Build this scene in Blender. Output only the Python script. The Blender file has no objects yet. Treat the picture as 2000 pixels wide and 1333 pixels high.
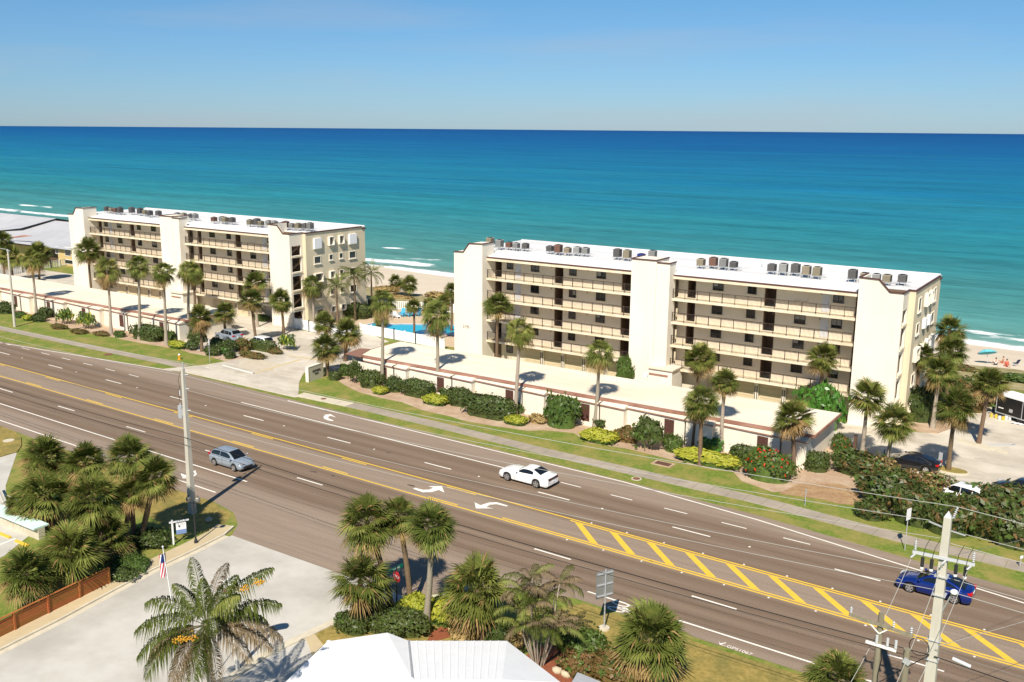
import bpy, bmesh, math, random
import numpy as np
from mathutils import Vector, Matrix
random.seed(7); RNG = np.random.default_rng(7)
SC = bpy.context.scene
COL = SC.collection
# ------------------------------------------------------------------ camera
FPX, PITCH, ROLL, YAW, CAMH = 1897.0, 0.217385, 0.0079825, 0.582741, 29.5
fw = np.array([-math.sin(YAW)*math.cos(PITCH), math.cos(YAW)*math.cos(PITCH), -math.sin(PITCH)])
_r0 = np.array([math.cos(YAW), math.sin(YAW), 0.0]); _u0 = np.cross(_r0, fw)
rt = math.cos(ROLL)*_r0 + math.sin(ROLL)*_u0
up = -math.sin(ROLL)*_r0 + math.cos(ROLL)*_u0
cam = bpy.data.cameras.new('camera'); camo = bpy.data.objects.new('camera', cam); COL.objects.link(camo)
cam.sensor_width = 36; cam.lens = 36*FPX/2000; cam.clip_end = 30000; cam.clip_start = 0.5
camo.matrix_world = Matrix(((rt[0], up[0], -fw[0], 0), (rt[1], up[1], -fw[1], 0), (rt[2], up[2], -fw[2], CAMH), (0, 0, 0, 1)))
SC.camera = camo
# ------------------------------------------------------------------ light
SUN_EL, SUN_AZ = 47.0, 160.0          # azimuth clockwise from +Y
W = bpy.data.worlds.new('World'); SC.world = W; W.use_nodes = True
nt = W.node_tree; nt.nodes.clear()
sky = nt.nodes.new('ShaderNodeTexSky'); sky.sky_type = 'NISHITA'; sky.sun_disc = False
sky.sun_elevation = math.radians(SUN_EL); sky.sun_rotation = math.radians(SUN_AZ)
sky.altitude = 0; sky.air_density = 1.0; sky.dust_density = 0.1; sky.ozone_density = 3.0
bg = nt.nodes.new('ShaderNodeBackground'); bg.inputs[1].default_value = 0.056
wo = nt.nodes.new('ShaderNodeOutputWorld')
L = nt.links.new
# thin high cloud wisps
tc = nt.nodes.new('ShaderNodeTexCoord'); mp = nt.nodes.new('ShaderNodeMapping'); mp.inputs['Scale'].default_value = (1.6, 1.6, 16)
mp.inputs['Rotation'].default_value = (0.10, -0.07, 0)
nz = nt.nodes.new('ShaderNodeTexNoise'); nz.inputs['Scale'].default_value = 1.7; nz.inputs['Detail'].default_value = 5
cr = nt.nodes.new('ShaderNodeValToRGB'); cr.color_ramp.elements[0].position = 0.50; cr.color_ramp.elements[1].position = 0.78
cr.color_ramp.elements[1].color = (0.30, 0.30, 0.30, 1)
mx = nt.nodes.new('ShaderNodeMix'); mx.data_type = 'RGBA'; mx.inputs[7].default_value = (6.5, 6.8, 7.4, 1)
L(tc.outputs['Generated'], mp.inputs[0]); L(mp.outputs[0], nz.inputs['Vector']); L(nz.outputs[0], cr.inputs[0])
tn = nt.nodes.new('ShaderNodeMix'); tn.data_type = 'RGBA'; tn.blend_type = 'MULTIPLY'; tn.inputs[0].default_value = 1; 
sx_ = nt.nodes.new('ShaderNodeSeparateXYZ'); L(tc.outputs['Generated'], sx_.inputs[0]); gr_ = nt.nodes.new('ShaderNodeValToRGB')
gr_.color_ramp.elements[0].color = (0.58, 0.85, 1.34, 1); gr_.color_ramp.elements[1].color = (0.56, 0.99, 1.20, 1); gr_.color_ramp.elements[1].position = 0.22
L(sx_.outputs[2], gr_.inputs[0]); L(gr_.outputs[0], tn.inputs[7])
L(sky.outputs[0], tn.inputs[6])
L(cr.outputs[0], mx.inputs[0]); L(tn.outputs[2], mx.inputs[6]); L(mx.outputs[2], bg.inputs[0]); L(bg.outputs[0], wo.inputs[0])
sl = bpy.data.lights.new('sun', 'SUN'); sl.energy = 5.0; sl.angle = math.radians(0.53); sl.color = (1, 0.92, 0.80)
slo = bpy.data.objects.new('sun', sl); COL.objects.link(slo); slo.location = (40, -60, 90)
_e, _a = math.radians(SUN_EL), math.radians(SUN_AZ)
SUNV = Vector((math.cos(_e)*math.sin(_a), math.cos(_e)*math.cos(_a), math.sin(_e)))
slo.rotation_euler = SUNV.to_track_quat('Z', 'Y').to_euler()
SC.view_settings.view_transform = 'Standard'; SC.view_settings.look = 'None'
SC.view_settings.exposure = 0.42; SC.view_settings.gamma = 1.0
SC.view_settings.use_curve_mapping = False
# ------------------------------------------------------------------ pixel helpers (a pixel is only a direction)
def ray(px, py):
    d = FPX*fw + (px-1000)*rt - (py-666.5)*up
    return d/np.linalg.norm(d)
def G(px, py, z=0.0):
    d = ray(px, py); t = (z-CAMH)/d[2]
    return (d[0]*t, d[1]*t, z)
def PY(px, py, Y):
    d = ray(px, py); t = Y/d[1]
    return (d[0]*t, Y, CAMH+d[2]*t)
def PX(px, py, X):
    d = ray(px, py); t = X/d[0]
    return (X, d[1]*t, CAMH+d[2]*t)
def pxm(P):                                             # photograph pixels per metre at a point
    return FPX/float((np.array(P)-[0, 0, CAMH])@fw)
# ------------------------------------------------------------------ objects
def tag(o, label=None, cat=None, group=None, kind=None):
    if label: o['label'] = label
    if cat: o['category'] = cat
    if group: o['group'] = group
    if kind: o['kind'] = kind
    return o
def link(name, me, parent=None, loc=None, rz=0):
    o = bpy.data.objects.new(name, me); COL.objects.link(o)
    if parent is not None: o.parent = parent
    if loc is not None: o.location = loc
    if rz: o.rotation_euler[2] = rz
    return o
def empty(name, loc, label, cat, group=None, rz=0):
    o = link(name, None, None, loc, rz); o.empty_display_size = 0.3
    return tag(o, label, cat, group)
def npmesh(name, V, F, mats, midx=None, smooth=False, ngon=4):
    V = np.asarray(V, np.float32).reshape(-1, 3); F = np.asarray(F, np.int32).reshape(-1, ngon)
    me = bpy.data.meshes.new(name)
    me.vertices.add(len(V)); me.vertices.foreach_set('co', V.ravel())
    me.loops.add(F.size); me.loops.foreach_set('vertex_index', F.ravel())
    me.polygons.add(len(F)); me.polygons.foreach_set('loop_start', np.arange(0, F.size, ngon, dtype=np.int32))
    for m in mats: me.materials.append(m)
    if midx is not None: me.polygons.foreach_set('material_index', np.asarray(midx, np.int32))
    if smooth: me.polygons.foreach_set('use_smooth', np.ones(len(F), bool))
    me.update(calc_edges=True)
    return me
class MB:
    """collects shapes and links them as one mesh object"""
    def __init__(s): s.v = []; s.f = []; s.m = []; s.sm = []
    def add(s, vs, fs, mi=0, smooth=False):
        b = len(s.v); s.v += [tuple(map(float, v)) for v in vs]
        for f in fs: s.f.append([b+i for i in f]); s.m.append(mi); s.sm.append(smooth)
        return s
    def box(s, x0, x1, y0, y1, z0, z1, mi=0):
        return s.add([(x0, y0, z0), (x1, y0, z0), (x1, y1, z0), (x0, y1, z0), (x0, y0, z1), (x1, y0, z1), (x1, y1, z1), (x0, y1, z1)],
                     [(0, 3, 2, 1), (4, 5, 6, 7), (0, 1, 5, 4), (1, 2, 6, 5), (2, 3, 7, 6), (3, 0, 4, 7)], mi)
    def prism(s, poly, z0, z1, mi=0):
        n = len(poly); a = sum(poly[i][0]*poly[(i+1) % n][1]-poly[(i+1) % n][0]*poly[i][1] for i in range(n))
        if a < 0: poly = poly[::-1]
        f = lambda z, p: z(p) if callable(z) else z
        return s.add([(p[0], p[1], f(z0, p)) for p in poly]+[(p[0], p[1], f(z1, p)) for p in poly],
                     [tuple(range(n-1, -1, -1)), tuple(range(n, 2*n))]+[(i, (i+1) % n, n+(i+1) % n, n+i) for i in range(n)], mi)
    def poly(s, pts, mi=0): return s.add(pts, [tuple(range(len(pts)))], mi)
    def tube(s, pts, rs, n=8, mi=0, cap=True, smooth=True):
        pts = [Vector(p) for p in pts]; k = len(pts)
        if not hasattr(rs, '__len__'): rs = [rs]*k
        vs = []; prev = None
        for i, p in enumerate(pts):
            d = (pts[min(i+1, k-1)]-pts[max(i-1, 0)]).normalized()
            a = prev if prev is not None else (Vector((1, 0, 0)) if abs(d.x) < .8 else Vector((0, 1, 0)))
            u = (a-d*a.dot(d)).normalized(); w = d.cross(u); prev = u
            for j in range(n):
                t = 2*math.pi*j/n; vs.append(p+rs[i]*(math.cos(t)*u+math.sin(t)*w))
        fs = [(i*n+j, i*n+(j+1) % n, (i+1)*n+(j+1) % n, (i+1)*n+j) for i in range(k-1) for j in range(n)]
        s.add(vs, fs, mi, smooth)
        if cap: s.add(vs[:n], [tuple(range(n-1, -1, -1))], mi); s.add(vs[-n:], [tuple(range(n))], mi)
        return s
    def cyl(s, c, r, h, n=16, mi=0, axis='z', r2=None):
        c = Vector(c); d = {'x': Vector((1, 0, 0)), 'y': Vector((0, 1, 0)), 'z': Vector((0, 0, 1))}[axis]
        return s.tube([c, c+d*h], [r, r if r2 is None else r2], n, mi)
    def bar(s, a, b, w, h, mi=0):
        """box beam from a to b, w across, h tall"""
        a, b = Vector(a), Vector(b); d = (b-a).normalized()
        sd = d.cross(Vector((0, 0, 1)));  sd = sd.normalized() if sd.length > 1e-4 else Vector((1, 0, 0))
        u = sd.cross(d); sd *= w/2; u *= h/2
        vs = [a-sd-u, a+sd-u, a+sd+u, a-sd+u, b-sd-u, b+sd-u, b+sd+u, b-sd+u]
        return s.add(vs, [(0, 1, 2, 3), (7, 6, 5, 4), (0, 4, 5, 1), (1, 5, 6, 2), (2, 6, 7, 3), (3, 7, 4, 0)], mi)
    def sphere(s, c, r, mi=0, n=10, m=7, sz=1):
        vs = [(c[0], c[1], c[2]+r*sz)]; fs = []
        for i in range(1, m):
            for j in range(n):
                a, b = math.pi*i/m, 2*math.pi*j/n
                vs.append((c[0]+r*math.sin(a)*math.cos(b), c[1]+r*math.sin(a)*math.sin(b), c[2]+r*sz*math.cos(a)))
        vs.append((c[0], c[1], c[2]-r*sz)); e = len(vs)-1
        fs += [(0, 1+j, 1+(j+1) % n) for j in range(n)]
        fs += [(1+i*n+j, 1+(i+1)*n+j, 1+(i+1)*n+(j+1) % n, 1+i*n+(j+1) % n) for i in range(m-2) for j in range(n)]
        fs += [(e, 1+(m-2)*n+(j+1) % n, 1+(m-2)*n+j) for j in range(n)]
        return s.add(vs, fs, mi, True)
    def mesh(s, name, mats):
        me = bpy.data.meshes.new(name); me.from_pydata(s.v, [], s.f)
        for m in (mats if isinstance(mats, (list, tuple)) else [mats]): me.materials.append(m)
        me.polygons.foreach_set('material_index', s.m); me.polygons.foreach_set('use_smooth', s.sm)
        me.update(); return me
    def build(s, name, mats, parent=None, loc=None, rz=0): return link(name, s.mesh(name, mats), parent, loc, rz)
def sharpen(me, deg=35):
    bm = bmesh.new(); bm.from_mesh(me)
    bmesh.ops.remove_doubles(bm, verts=bm.verts, dist=1e-4); bmesh.ops.recalc_face_normals(bm, faces=bm.faces)
    for f in bm.faces: f.smooth = True
    for e in bm.edges: e.smooth = (len(e.link_faces) == 2 and e.calc_face_angle(0) < math.radians(deg))
    bm.to_mesh(me); bm.free(); return me
# ------------------------------------------------------------------ materials
def mat(name, c1, c2=None, rough=0.85, scale=3.0, detail=5, spec=0.3, metal=0.0, bump=0.0, bscale=None, coord='Object',
        stretch=(1, 1, 1), c3=None, scale3=0.3, amt3=1.0, rand=0.0, transl=0.0, lo=0.35, hi=0.65, coat=0.0, stretch3=(1, 1, 1)):
    m = bpy.data.materials.new(name); m.use_nodes = True; t = m.node_tree; t.nodes.clear(); N = t.nodes.new; K = t.links.new
    out = N('ShaderNodeOutputMaterial'); b = N('ShaderNodeBsdfPrincipled')
    b.inputs['Roughness'].default_value = rough; b.inputs['Specular IOR Level'].default_value = spec; b.inputs['Metallic'].default_value = metal
    b.inputs['Coat Weight'].default_value = coat; b.inputs['Coat Roughness'].default_value = 0.05
    if coord == 'Position': g = N('ShaderNodeNewGeometry'); src = g.outputs['Position']
    else: g = N('ShaderNodeTexCoord'); src = g.outputs[coord]
    def noise(sc, st, det=detail):
        mp = N('ShaderNodeMapping'); mp.inputs['Scale'].default_value = st; K(src, mp.inputs[0])
        n = N('ShaderNodeTexNoise'); n.inputs['Scale'].default_value = sc; n.inputs['Detail'].default_value = det; n.inputs['Roughness'].default_value = 0.65
        K(mp.outputs[0], n.inputs['Vector']); return n
    def ramp(sock, a, z):
        r = N('ShaderNodeMapRange'); r.inputs[1].default_value = a; r.inputs[2].default_value = z; K(sock, r.inputs[0]); return r.outputs[0]
    def mix(fac, a, bb):
        x = N('ShaderNodeMix'); x.data_type = 'RGBA'
        for i, v in ((0, fac), (6, a), (7, bb)):
            if isinstance(v, (int, float)): x.inputs[i].default_value = v
            elif isinstance(v, tuple): x.inputs[i].default_value = (*v, 1)
            else: K(v, x.inputs[i])
        return x.outputs[2]
    col = tuple(c1); n1 = None
    if c2 is not None:
        n1 = noise(scale, stretch); col = mix(ramp(n1.outputs[0], lo, hi), tuple(c1), tuple(c2))
    if c3 is not None:
        n3 = noise(scale3, stretch3, 4); mm = N('ShaderNodeMath'); mm.operation = 'MULTIPLY'; mm.inputs[1].default_value = amt3
        K(ramp(n3.outputs[0], 0.42, 0.66), mm.inputs[0]); col = mix(mm.outputs[0], col, tuple(c3))
    if rand:
        oi = N('ShaderNodeObjectInfo'); hs = N('ShaderNodeHueSaturation')
        a = N('ShaderNodeMapRange'); a.inputs[3].default_value = 0.5-0.03*rand; a.inputs[4].default_value = 0.5+0.03*rand; K(oi.outputs['Random'], a.inputs[0]); K(a.outputs[0], hs.inputs['Hue'])
        v = N('ShaderNodeMapRange'); v.inputs[3].default_value = 1+0.3*rand; v.inputs[4].default_value = 1-0.3*rand; K(oi.outputs['Random'], v.inputs[0]); K(v.outputs[0], hs.inputs['Value'])
        if isinstance(col, tuple): hs.inputs['Color'].default_value = (*col, 1)
        else: K(col, hs.inputs['Color'])
        col = hs.outputs[0]
    if isinstance(col, tuple): b.inputs['Base Color'].default_value = (*col, 1)
    else: K(col, b.inputs['Base Color'])
    if bump:
        nb = noise(bscale or scale, stretch, 6); bp = N('ShaderNodeBump'); bp.inputs['Strength'].default_value = min(1, bump); bp.inputs['Distance'].default_value = 0.03*bump
        K(nb.outputs[0], bp.inputs['Height']); K(bp.outputs[0], b.inputs['Normal'])
    sh = b.outputs[0]
    if transl:
        tr = N('ShaderNodeBsdfTranslucent'); ms = N('ShaderNodeMixShader'); ms.inputs[0].default_value = transl
        if isinstance(col, tuple): tr.inputs[0].default_value = (*col, 1)
        else: K(col, tr.inputs[0])
        K(sh, ms.inputs[1]); K(tr.outputs[0], ms.inputs[2]); sh = ms.outputs[0]
    K(sh, out.inputs[0]); m['b'] = b.name
    return m
M = {}
def D(k, *a, **kw): M[k] = mat(k, *a, **kw)
D('grass', (.085, .155, .014), (.205, .235, .04), scale=3.2, detail=9, coord='Position', bump=1, bscale=12, c3=(.31, .245, .075), scale3=0.42, amt3=.85, lo=.36, hi=.64)
D('dry_grass', (.23, .175, .04), (.38, .28, .085), scale=3.4, detail=9, coord='Position', bump=.8, bscale=16, c3=(.14, .135, .035), scale3=0.6, amt3=.7)
D('dune_scrub_soil', (.22, .19, .07), (.38, .32, .18), scale=.6, coord='Position', bump=.7, bscale=5)
D('sand', (.62, .525, .40), (.67, .575, .45), scale=.25, coord='Position', bump=.4, bscale=2.5, c3=(.55, .45, .33), scale3=.05, stretch3=(.4, 2, 1), amt3=.7, rough=.95)
D('concrete', (.62, .56, .465), (.54, .485, .395), scale=.5, coord='Position', bump=.15, bscale=20, c3=(.36, .31, .24), scale3=.13, amt3=.8, stretch3=(1, 1.8, 1))
D('street_concrete', (.55, .525, .47), (.50, .475, .42), scale=.45, coord='Position', bump=.15, bscale=24, c3=(.33, .305, .26), scale3=.16, amt3=.6)
D('walk_concrete', (.40, .34, .27), (.33, .285, .225), scale=.7, coord='Position', bump=.15, bscale=24, c3=(.25, .21, .165), scale3=.25, amt3=.6)
D('warm_walk', (.56, .45, .27), (.49, .395, .235), scale=.8, coord='Position', bump=.15, bscale=24, c3=(.44, .37, .25), scale3=.3, amt3=.7)
D('kerb', (.62, .56, .43), (.52, .46, .35), scale=1.4, coord='Position', bump=.2, bscale=20)
D('mulch', (.46, .325, .22), (.36, .24, .15), scale=5, coord='Position', bump=.8, bscale=18, c3=(.54, .42, .30), scale3=.5, amt3=.8)
D('red_mulch', (.30, .10, .045), (.20, .06, .03), scale=9, coord='Position', bump=.8, bscale=22)
D('white_paint', (.84, .80, .72), (.74, .70, .62), scale=3, coord='Position', rough=.7)
D('yellow_paint', (.78, .51, .055), (.70, .44, .05), scale=3, coord='Position', rough=.7)
D('faded_yellow', (.62, .47, .2), (.5, .43, .3), scale=2, coord='Position', rough=.8)
D('blue_paint', (.35, .47, .6), (.5, .5, .45), scale=3, coord='Position', rough=.8)
D('stucco', (.80, .745, .635), (.78, .72, .605), scale=.35, bump=.25, bscale=22, rough=.92, c3=(.735, .645, .50), scale3=.22, amt3=.6, stretch3=(1, 1, .12))
D('stucco_tan', (.70, .61, .44), (.67, .58, .41), scale=.4, bump=.25, bscale=22, rough=.92, c3=(.62, .52, .36), scale3=.2, amt3=.5, stretch3=(1, 1, .3))
D('stucco_back', (.69, .61, .485), (.65, .57, .45), scale=.5, bump=.2, bscale=22, rough=.92)
D('slab', (.78, .70, .54), (.72, .62, .45), scale=1.2, rough=.9, c3=(.64, .50, .31), scale3=.7, amt3=.6)
D('brown_trim', (.085, .035, .03), (.11, .05, .04), scale=3, rough=.6)
D('fascia_brown', (.33, .165, .12), (.26, .12, .085), scale=1.2, rough=.7, c3=(.42, .25, .19), scale3=.4, amt3=.7)
D('white_roof', (.74, .73, .72), (.69, .68, .675), scale=.4, rough=.8, c3=(.56, .55, .545), scale3=.2, amt3=.8, stretch3=(.15, 2.2, 1))
D('cream_roof', (.79, .71, .58), (.76, .68, .545), scale=.35, rough=.9, c3=(.62, .50, .35), scale3=.16, amt3=.5, stretch3=(.4, 1.6, 1))
D('bright_white', (.86, .86, .85), (.82, .82, .81), scale=1, rough=.5)
D('white_vinyl', (.84, .84, .83), rough=.4)
D('brown_door', (.10, .062, .04), (.13, .08, .052), scale=2, rough=.6)
D('alcove_shade', (.17, .11, .07), (.21, .14, .09), scale=1.5, rough=.9)  # brown darkened to carry the shade inside recesses and stair openings
D('grey_door', (.56, .56, .58), rough=.6)
D('garage_door', (.60, .50, .34), (.56, .46, .31), scale=1.5, rough=.7)
D('iron', (.05, .035, .028), (.08, .055, .04), scale=6, rough=.6)
D('frame', (.07, .055, .045), rough=.5)
D('white_frame', (.82, .79, .72), rough=.5)
D('glass', (.015, .018, .02), rough=.08, spec=.8)
D('blind', (.30, .29, .27), (.24, .235, .22), scale=6, stretch=(1, 1, 6), rough=.6)
D('louvre', (.12, .055, .04), (.09, .04, .03), scale=4, rough=.7)
D('lamp_white', (.85, .83, .78), rough=.4)
D('ac_grey', (.42, .42, .40), (.33, .33, .32), scale=4, rough=.6, rand=.8)
D('ac_dark', (.13, .125, .12), (.18, .17, .165), scale=5, rough=.6, rand=.5)
D('ac_beige', (.42, .36, .25), (.36, .30, .205), scale=4, rough=.6, rand=.5)
D('ac_rust', (.27, .125, .085), (.22, .13, .095), scale=4, rough=.8)
D('ac_blue', (.02, .05, .30), rough=.5)
D('dark_metal', (.03, .03, .032), rough=.5)
D('steel', (.45, .46, .47), (.38, .39, .40), scale=5, rough=.4, metal=.6)
D('galv', (.52, .53, .54), (.44, .45, .46), scale=6, rough=.5, metal=.3)
D('pole_concrete', (.55, .52, .44), (.48, .45, .38), scale=2, stretch=(1, 1, .2), bump=.2, bscale=20)
D('pole_wood', (.27, .24, .17), (.19, .165, .115), scale=5, stretch=(1, 1, .1), bump=.5, bscale=12)
D('wire', (.20, .19, .18), rough=.5)
D('bright_wire', (.42, .41, .38), rough=.45)
D('black_wire', (.012, .012, .013), rough=.6)
D('ceramic', (.52, .53, .54), rough=.3)
D('black_rubber', (.018, .018, .018), rough=.8)
D('rim', (.62, .62, .62), rough=.25, metal=.7)
D('chrome', (.7, .7, .7), rough=.2, metal=.9)
D('car_glass', (.008, .009, .010), rough=.06, spec=.9)
D('car_silver', (.36, .42, .48), rough=.30, metal=.35, coat=.8)
D('car_white', (.82, .82, .81), rough=.3, coat=.8)
D('car_blue', (.005, .026, .20), rough=.25, metal=.4, coat=1.0)
D('car_black', (.010, .010, .012), rough=.3, coat=.8)
D('dark_red_lens', (.12, .006, .008), rough=.2)
D('red_lens', (.5, .01, .012), rough=.2)
D('lens', (.38, .38, .38), rough=.15)
D('red', (.52, .012, .014), rough=.5)
D('sign_green', (.0, .16, .10), rough=.5)
D('sign_white', (.82, .82, .82), rough=.5)
D('sign_cream', (.58, .52, .40), (.54, .48, .36), scale=3, bump=.2, bscale=20)
D('letter', (.035, .022, .018), rough=.6)
D('letter_red', (.25, .035, .02), rough=.6)
D('hydrant', (.75, .36, .03), rough=.5)
D('cedar', (.42, .155, .045), (.33, .11, .03), scale=2.2, stretch=(.25, .25, 3), rough=.75, bump=.2, bscale=8, rand=.5)
D('mint', (.62, .82, .74), (.57, .77, .69), scale=1.2, rough=.7)
D('trunk_grey', (.40, .345, .27), (.30, .25, .19), scale=5, stretch=(1, 1, 3.2), bump=.7, bscale=9, rough=.95, rand=.5)
D('trunk_brown', (.21, .145, .09), (.13, .085, .052), scale=5, stretch=(1, 1, 2.5), bump=.9, bscale=9, rough=.95, rand=.4)
D('frond', (.072, .100, .018), (.14, .16, .034), scale=2.5, rough=.65, spec=.12, transl=.18, rand=.35)
D('frond_light', (.15, .19, .035), (.25, .26, .07), scale=2.5, rough=.65, spec=.15, transl=.22, rand=.3)
D('frond_dry', (.34, .235, .095), (.22, .15, .055), scale=3, rough=.7, spec=.15, transl=.12, rand=.3)
D('coco_frond', (.055, .082, .013), (.11, .13, .026), scale=2.5, rough=.7, spec=.06, transl=.2, rand=.3)
D('dead_frond', (.23, .165, .10), (.15, .115, .06), scale=3, rough=.8, spec=.1, transl=.1)
D('fruit', (.52, .23, .015), (.58, .34, .03), scale=6, rough=.5)
D('leaf_dark', (.045, .066, .016), (.085, .105, .028), scale=4, rough=.45, spec=.35, transl=.14, rand=.3)
D('leaf_green', (.055, .105, .018), (.115, .175, .035), scale=4, rough=.45, spec=.35, transl=.18, rand=.25)
D('leaf_vivid', (.05, .16, .018), (.10, .26, .035), scale=4, rough=.35, spec=.5, transl=.2)
D('leaf_yellow', (.28, .32, .03), (.44, .43, .05), scale=4, rough=.5, spec=.3, transl=.2, rand=.2)
D('leaf_bronze', (.20, .105, .045), (.13, .105, .03), scale=4, rough=.5, transl=.15, rand=.25)
D('leaf_tan', (.42, .30, .13), (.33, .24, .09), scale=4, rough=.7, transl=.15)
D('flower_red', (.62, .05, .015), rough=.6)
D('twig', (.25, .19, .12), rough=.9)
D('pool_water', (.02, .40, .55), (.03, .46, .60), scale=1.5, rough=.06, spec=.5, bump=.3, bscale=2.5)
D('pool_deck', (.56, .43, .29), (.51, .39, .26), scale=.6, coord='Position', rough=.9)
D('pool_coping', (.62, .58, .52), rough=.7)
D('pool_tile', (.03, .08, .35), rough=.3)
D('chair_blue', (.06, .36, .56), rough=.5)
D('cloth_teal', (.04, .45, .55), (.25, .62, .66), scale=5, rough=.8)
D('cloth_red', (.62, .10, .06), rough=.8)
D('cloth_white', (.78, .78, .78), rough=.85)
D('cloth_dark', (.03, .035, .05), rough=.85)
D('cloth_navy', (.03, .05, .11), rough=.85)
D('cloth_shirt', (.60, .03, .04), rough=.85)
D('skin', (.50, .27, .17), rough=.6)
D('hair', (.05, .03, .02), rough=.8)
D('plastic_yellow', (.75, .50, .06), rough=.5)
D('tan_siding', (.60, .44, .20), (.55, .40, .18), scale=1, rough=.9)
D('metal_roof', (.47, .47, .48), (.43, .43, .445), scale=.5, rough=.55, c3=(.37, .37, .39), scale3=.1, amt3=.6)
D('rock', (.55, .47, .34), (.44, .36, .25), scale=3, bump=.6, bscale=6)
D('rust_lid', (.22, .10, .06), (.16, .075, .05), scale=8, rough=.9)
D('trailer_black', (.016, .016, .017), rough=.35)
# ================================================================== setting
RK = 0.0262
def RY(o, x): return o-RK*(x+60)
def special_nodes(name):
    m = bpy.data.materials.new(name); m.use_nodes = True; t = m.node_tree; t.nodes.clear()
    return m, t, t.nodes.new, t.links.new
def road_material():
    m, t, N, K = special_nodes('asphalt')
    out = N('ShaderNodeOutputMaterial'); b = N('ShaderNodeBsdfPrincipled'); b.inputs['Roughness'].default_value = .9; b.inputs['Specular IOR Level'].default_value = .2
    g = N('ShaderNodeNewGeometry'); s = N('ShaderNodeSeparateXYZ'); K(g.outputs['Position'], s.inputs[0])
    a = N('ShaderNodeMath'); a.operation = 'MULTIPLY_ADD'; a.inputs[1].default_value = RK; K(s.outputs[0], a.inputs[0]); K(s.outputs[1], a.inputs[2])   # y + k x
    # wander of the worn tracks
    mp0 = N('ShaderNodeMapping'); mp0.inputs['Scale'].default_value = (.03, .25, 1); K(g.outputs['Position'], mp0.inputs[0])
    n0 = N('ShaderNodeTexNoise'); n0.inputs['Scale'].default_value = 1; n0.inputs['Detail'].default_value = 3; K(mp0.outputs[0], n0.inputs['Vector'])
    wv = N('ShaderNodeMath'); wv.operation = 'MULTIPLY_ADD'; wv.inputs[1].default_value = .9; K(n0.outputs[0], wv.inputs[0]); K(a.outputs[0], wv.inputs[2])
    rg = N('ShaderNodeMapRange'); rg.inputs[1].default_value = 46.43; rg.inputs[2].default_value = 72.43; K(wv.outputs[0], rg.inputs[0])   # o 48..74 (minus 60k, plus wander)
    cr = N('ShaderNodeValToRGB'); e = cr.color_ramp.elements
    dark, mid, light = (.172, .120, .082, 1), (.214, .157, .113, 1), (.270, .208, .157, 1)
    stops = [(48, light), (51.6, light), (52.6, mid), (53.6, dark), (54.3, mid), (55.2, dark), (55.8, mid), (56.6, dark), (57.4, mid), (58.3, dark), (59.0, light), (61.6, light), (62.3, dark), (63.1, mid), (64.1, dark), (65.0, mid), (65.8, dark), (66.6, mid), (67.5, dark), (68.4, mid), (69.4, light), (72, light)]
    while len(e) < len(stops): e.new(.5)
    for i, (o, c) in enumerate(stops): e[i].position = (o-48)/26.; e[i].color = c
    K(rg.outputs[0], cr.inputs[0])
    mp1 = N('ShaderNodeMapping'); mp1.inputs['Scale'].default_value = (.06, 1.6, 1); K(g.outputs['Position'], mp1.inputs[0])
    n1 = N('ShaderNodeTexNoise'); n1.inputs['Scale'].default_value = 1.2; n1.inputs['Detail'].default_value = 8; n1.inputs['Roughness'].default_value = .7; K(mp1.outputs[0], n1.inputs['Vector'])
    n2 = N('ShaderNodeTexNoise'); n2.inputs['Scale'].default_value = 9; n2.inputs['Detail'].default_value = 6; n2.inputs['Roughness'].default_value = .75; K(g.outputs['Position'], n2.inputs['Vector'])
    ad = N('ShaderNodeMath'); ad.operation = 'ADD'; K(n1.outputs[0], ad.inputs[0]); K(n2.outputs[0], ad.inputs[1])
    mr = N('ShaderNodeMapRange'); mr.inputs[1].default_value = .65; mr.inputs[2].default_value = 1.35; mr.inputs[3].default_value = .72; mr.inputs[4].default_value = 1.28; K(ad.outputs[0], mr.inputs[0])
    mu = N('ShaderNodeMix'); mu.data_type = 'RGBA'; mu.blend_type = 'MULTIPLY'; mu.inputs[0].default_value = 1; K(cr.outputs[0], mu.inputs[6]); K(mr.outputs[0], mu.inputs[7])
    K(mu.outputs[2], b.inputs['Base Color'])
    bp = N('ShaderNodeBump'); bp.inputs['Strength'].default_value = .25; bp.inputs['Distance'].default_value = .01; n3 = N('ShaderNodeTexNoise'); n3.inputs['Scale'].default_value = 40; K(g.outputs['Position'], n3.inputs['Vector'])
    K(n3.outputs[0], bp.inputs['Height']); K(bp.outputs[0], b.inputs['Normal']); K(b.outputs[0], out.inputs[0]); return m
def shore(x): return 162.8-0.066*(max(x, -150)+22)-(0.012*(x+150) if x < -150 else 0)
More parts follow.
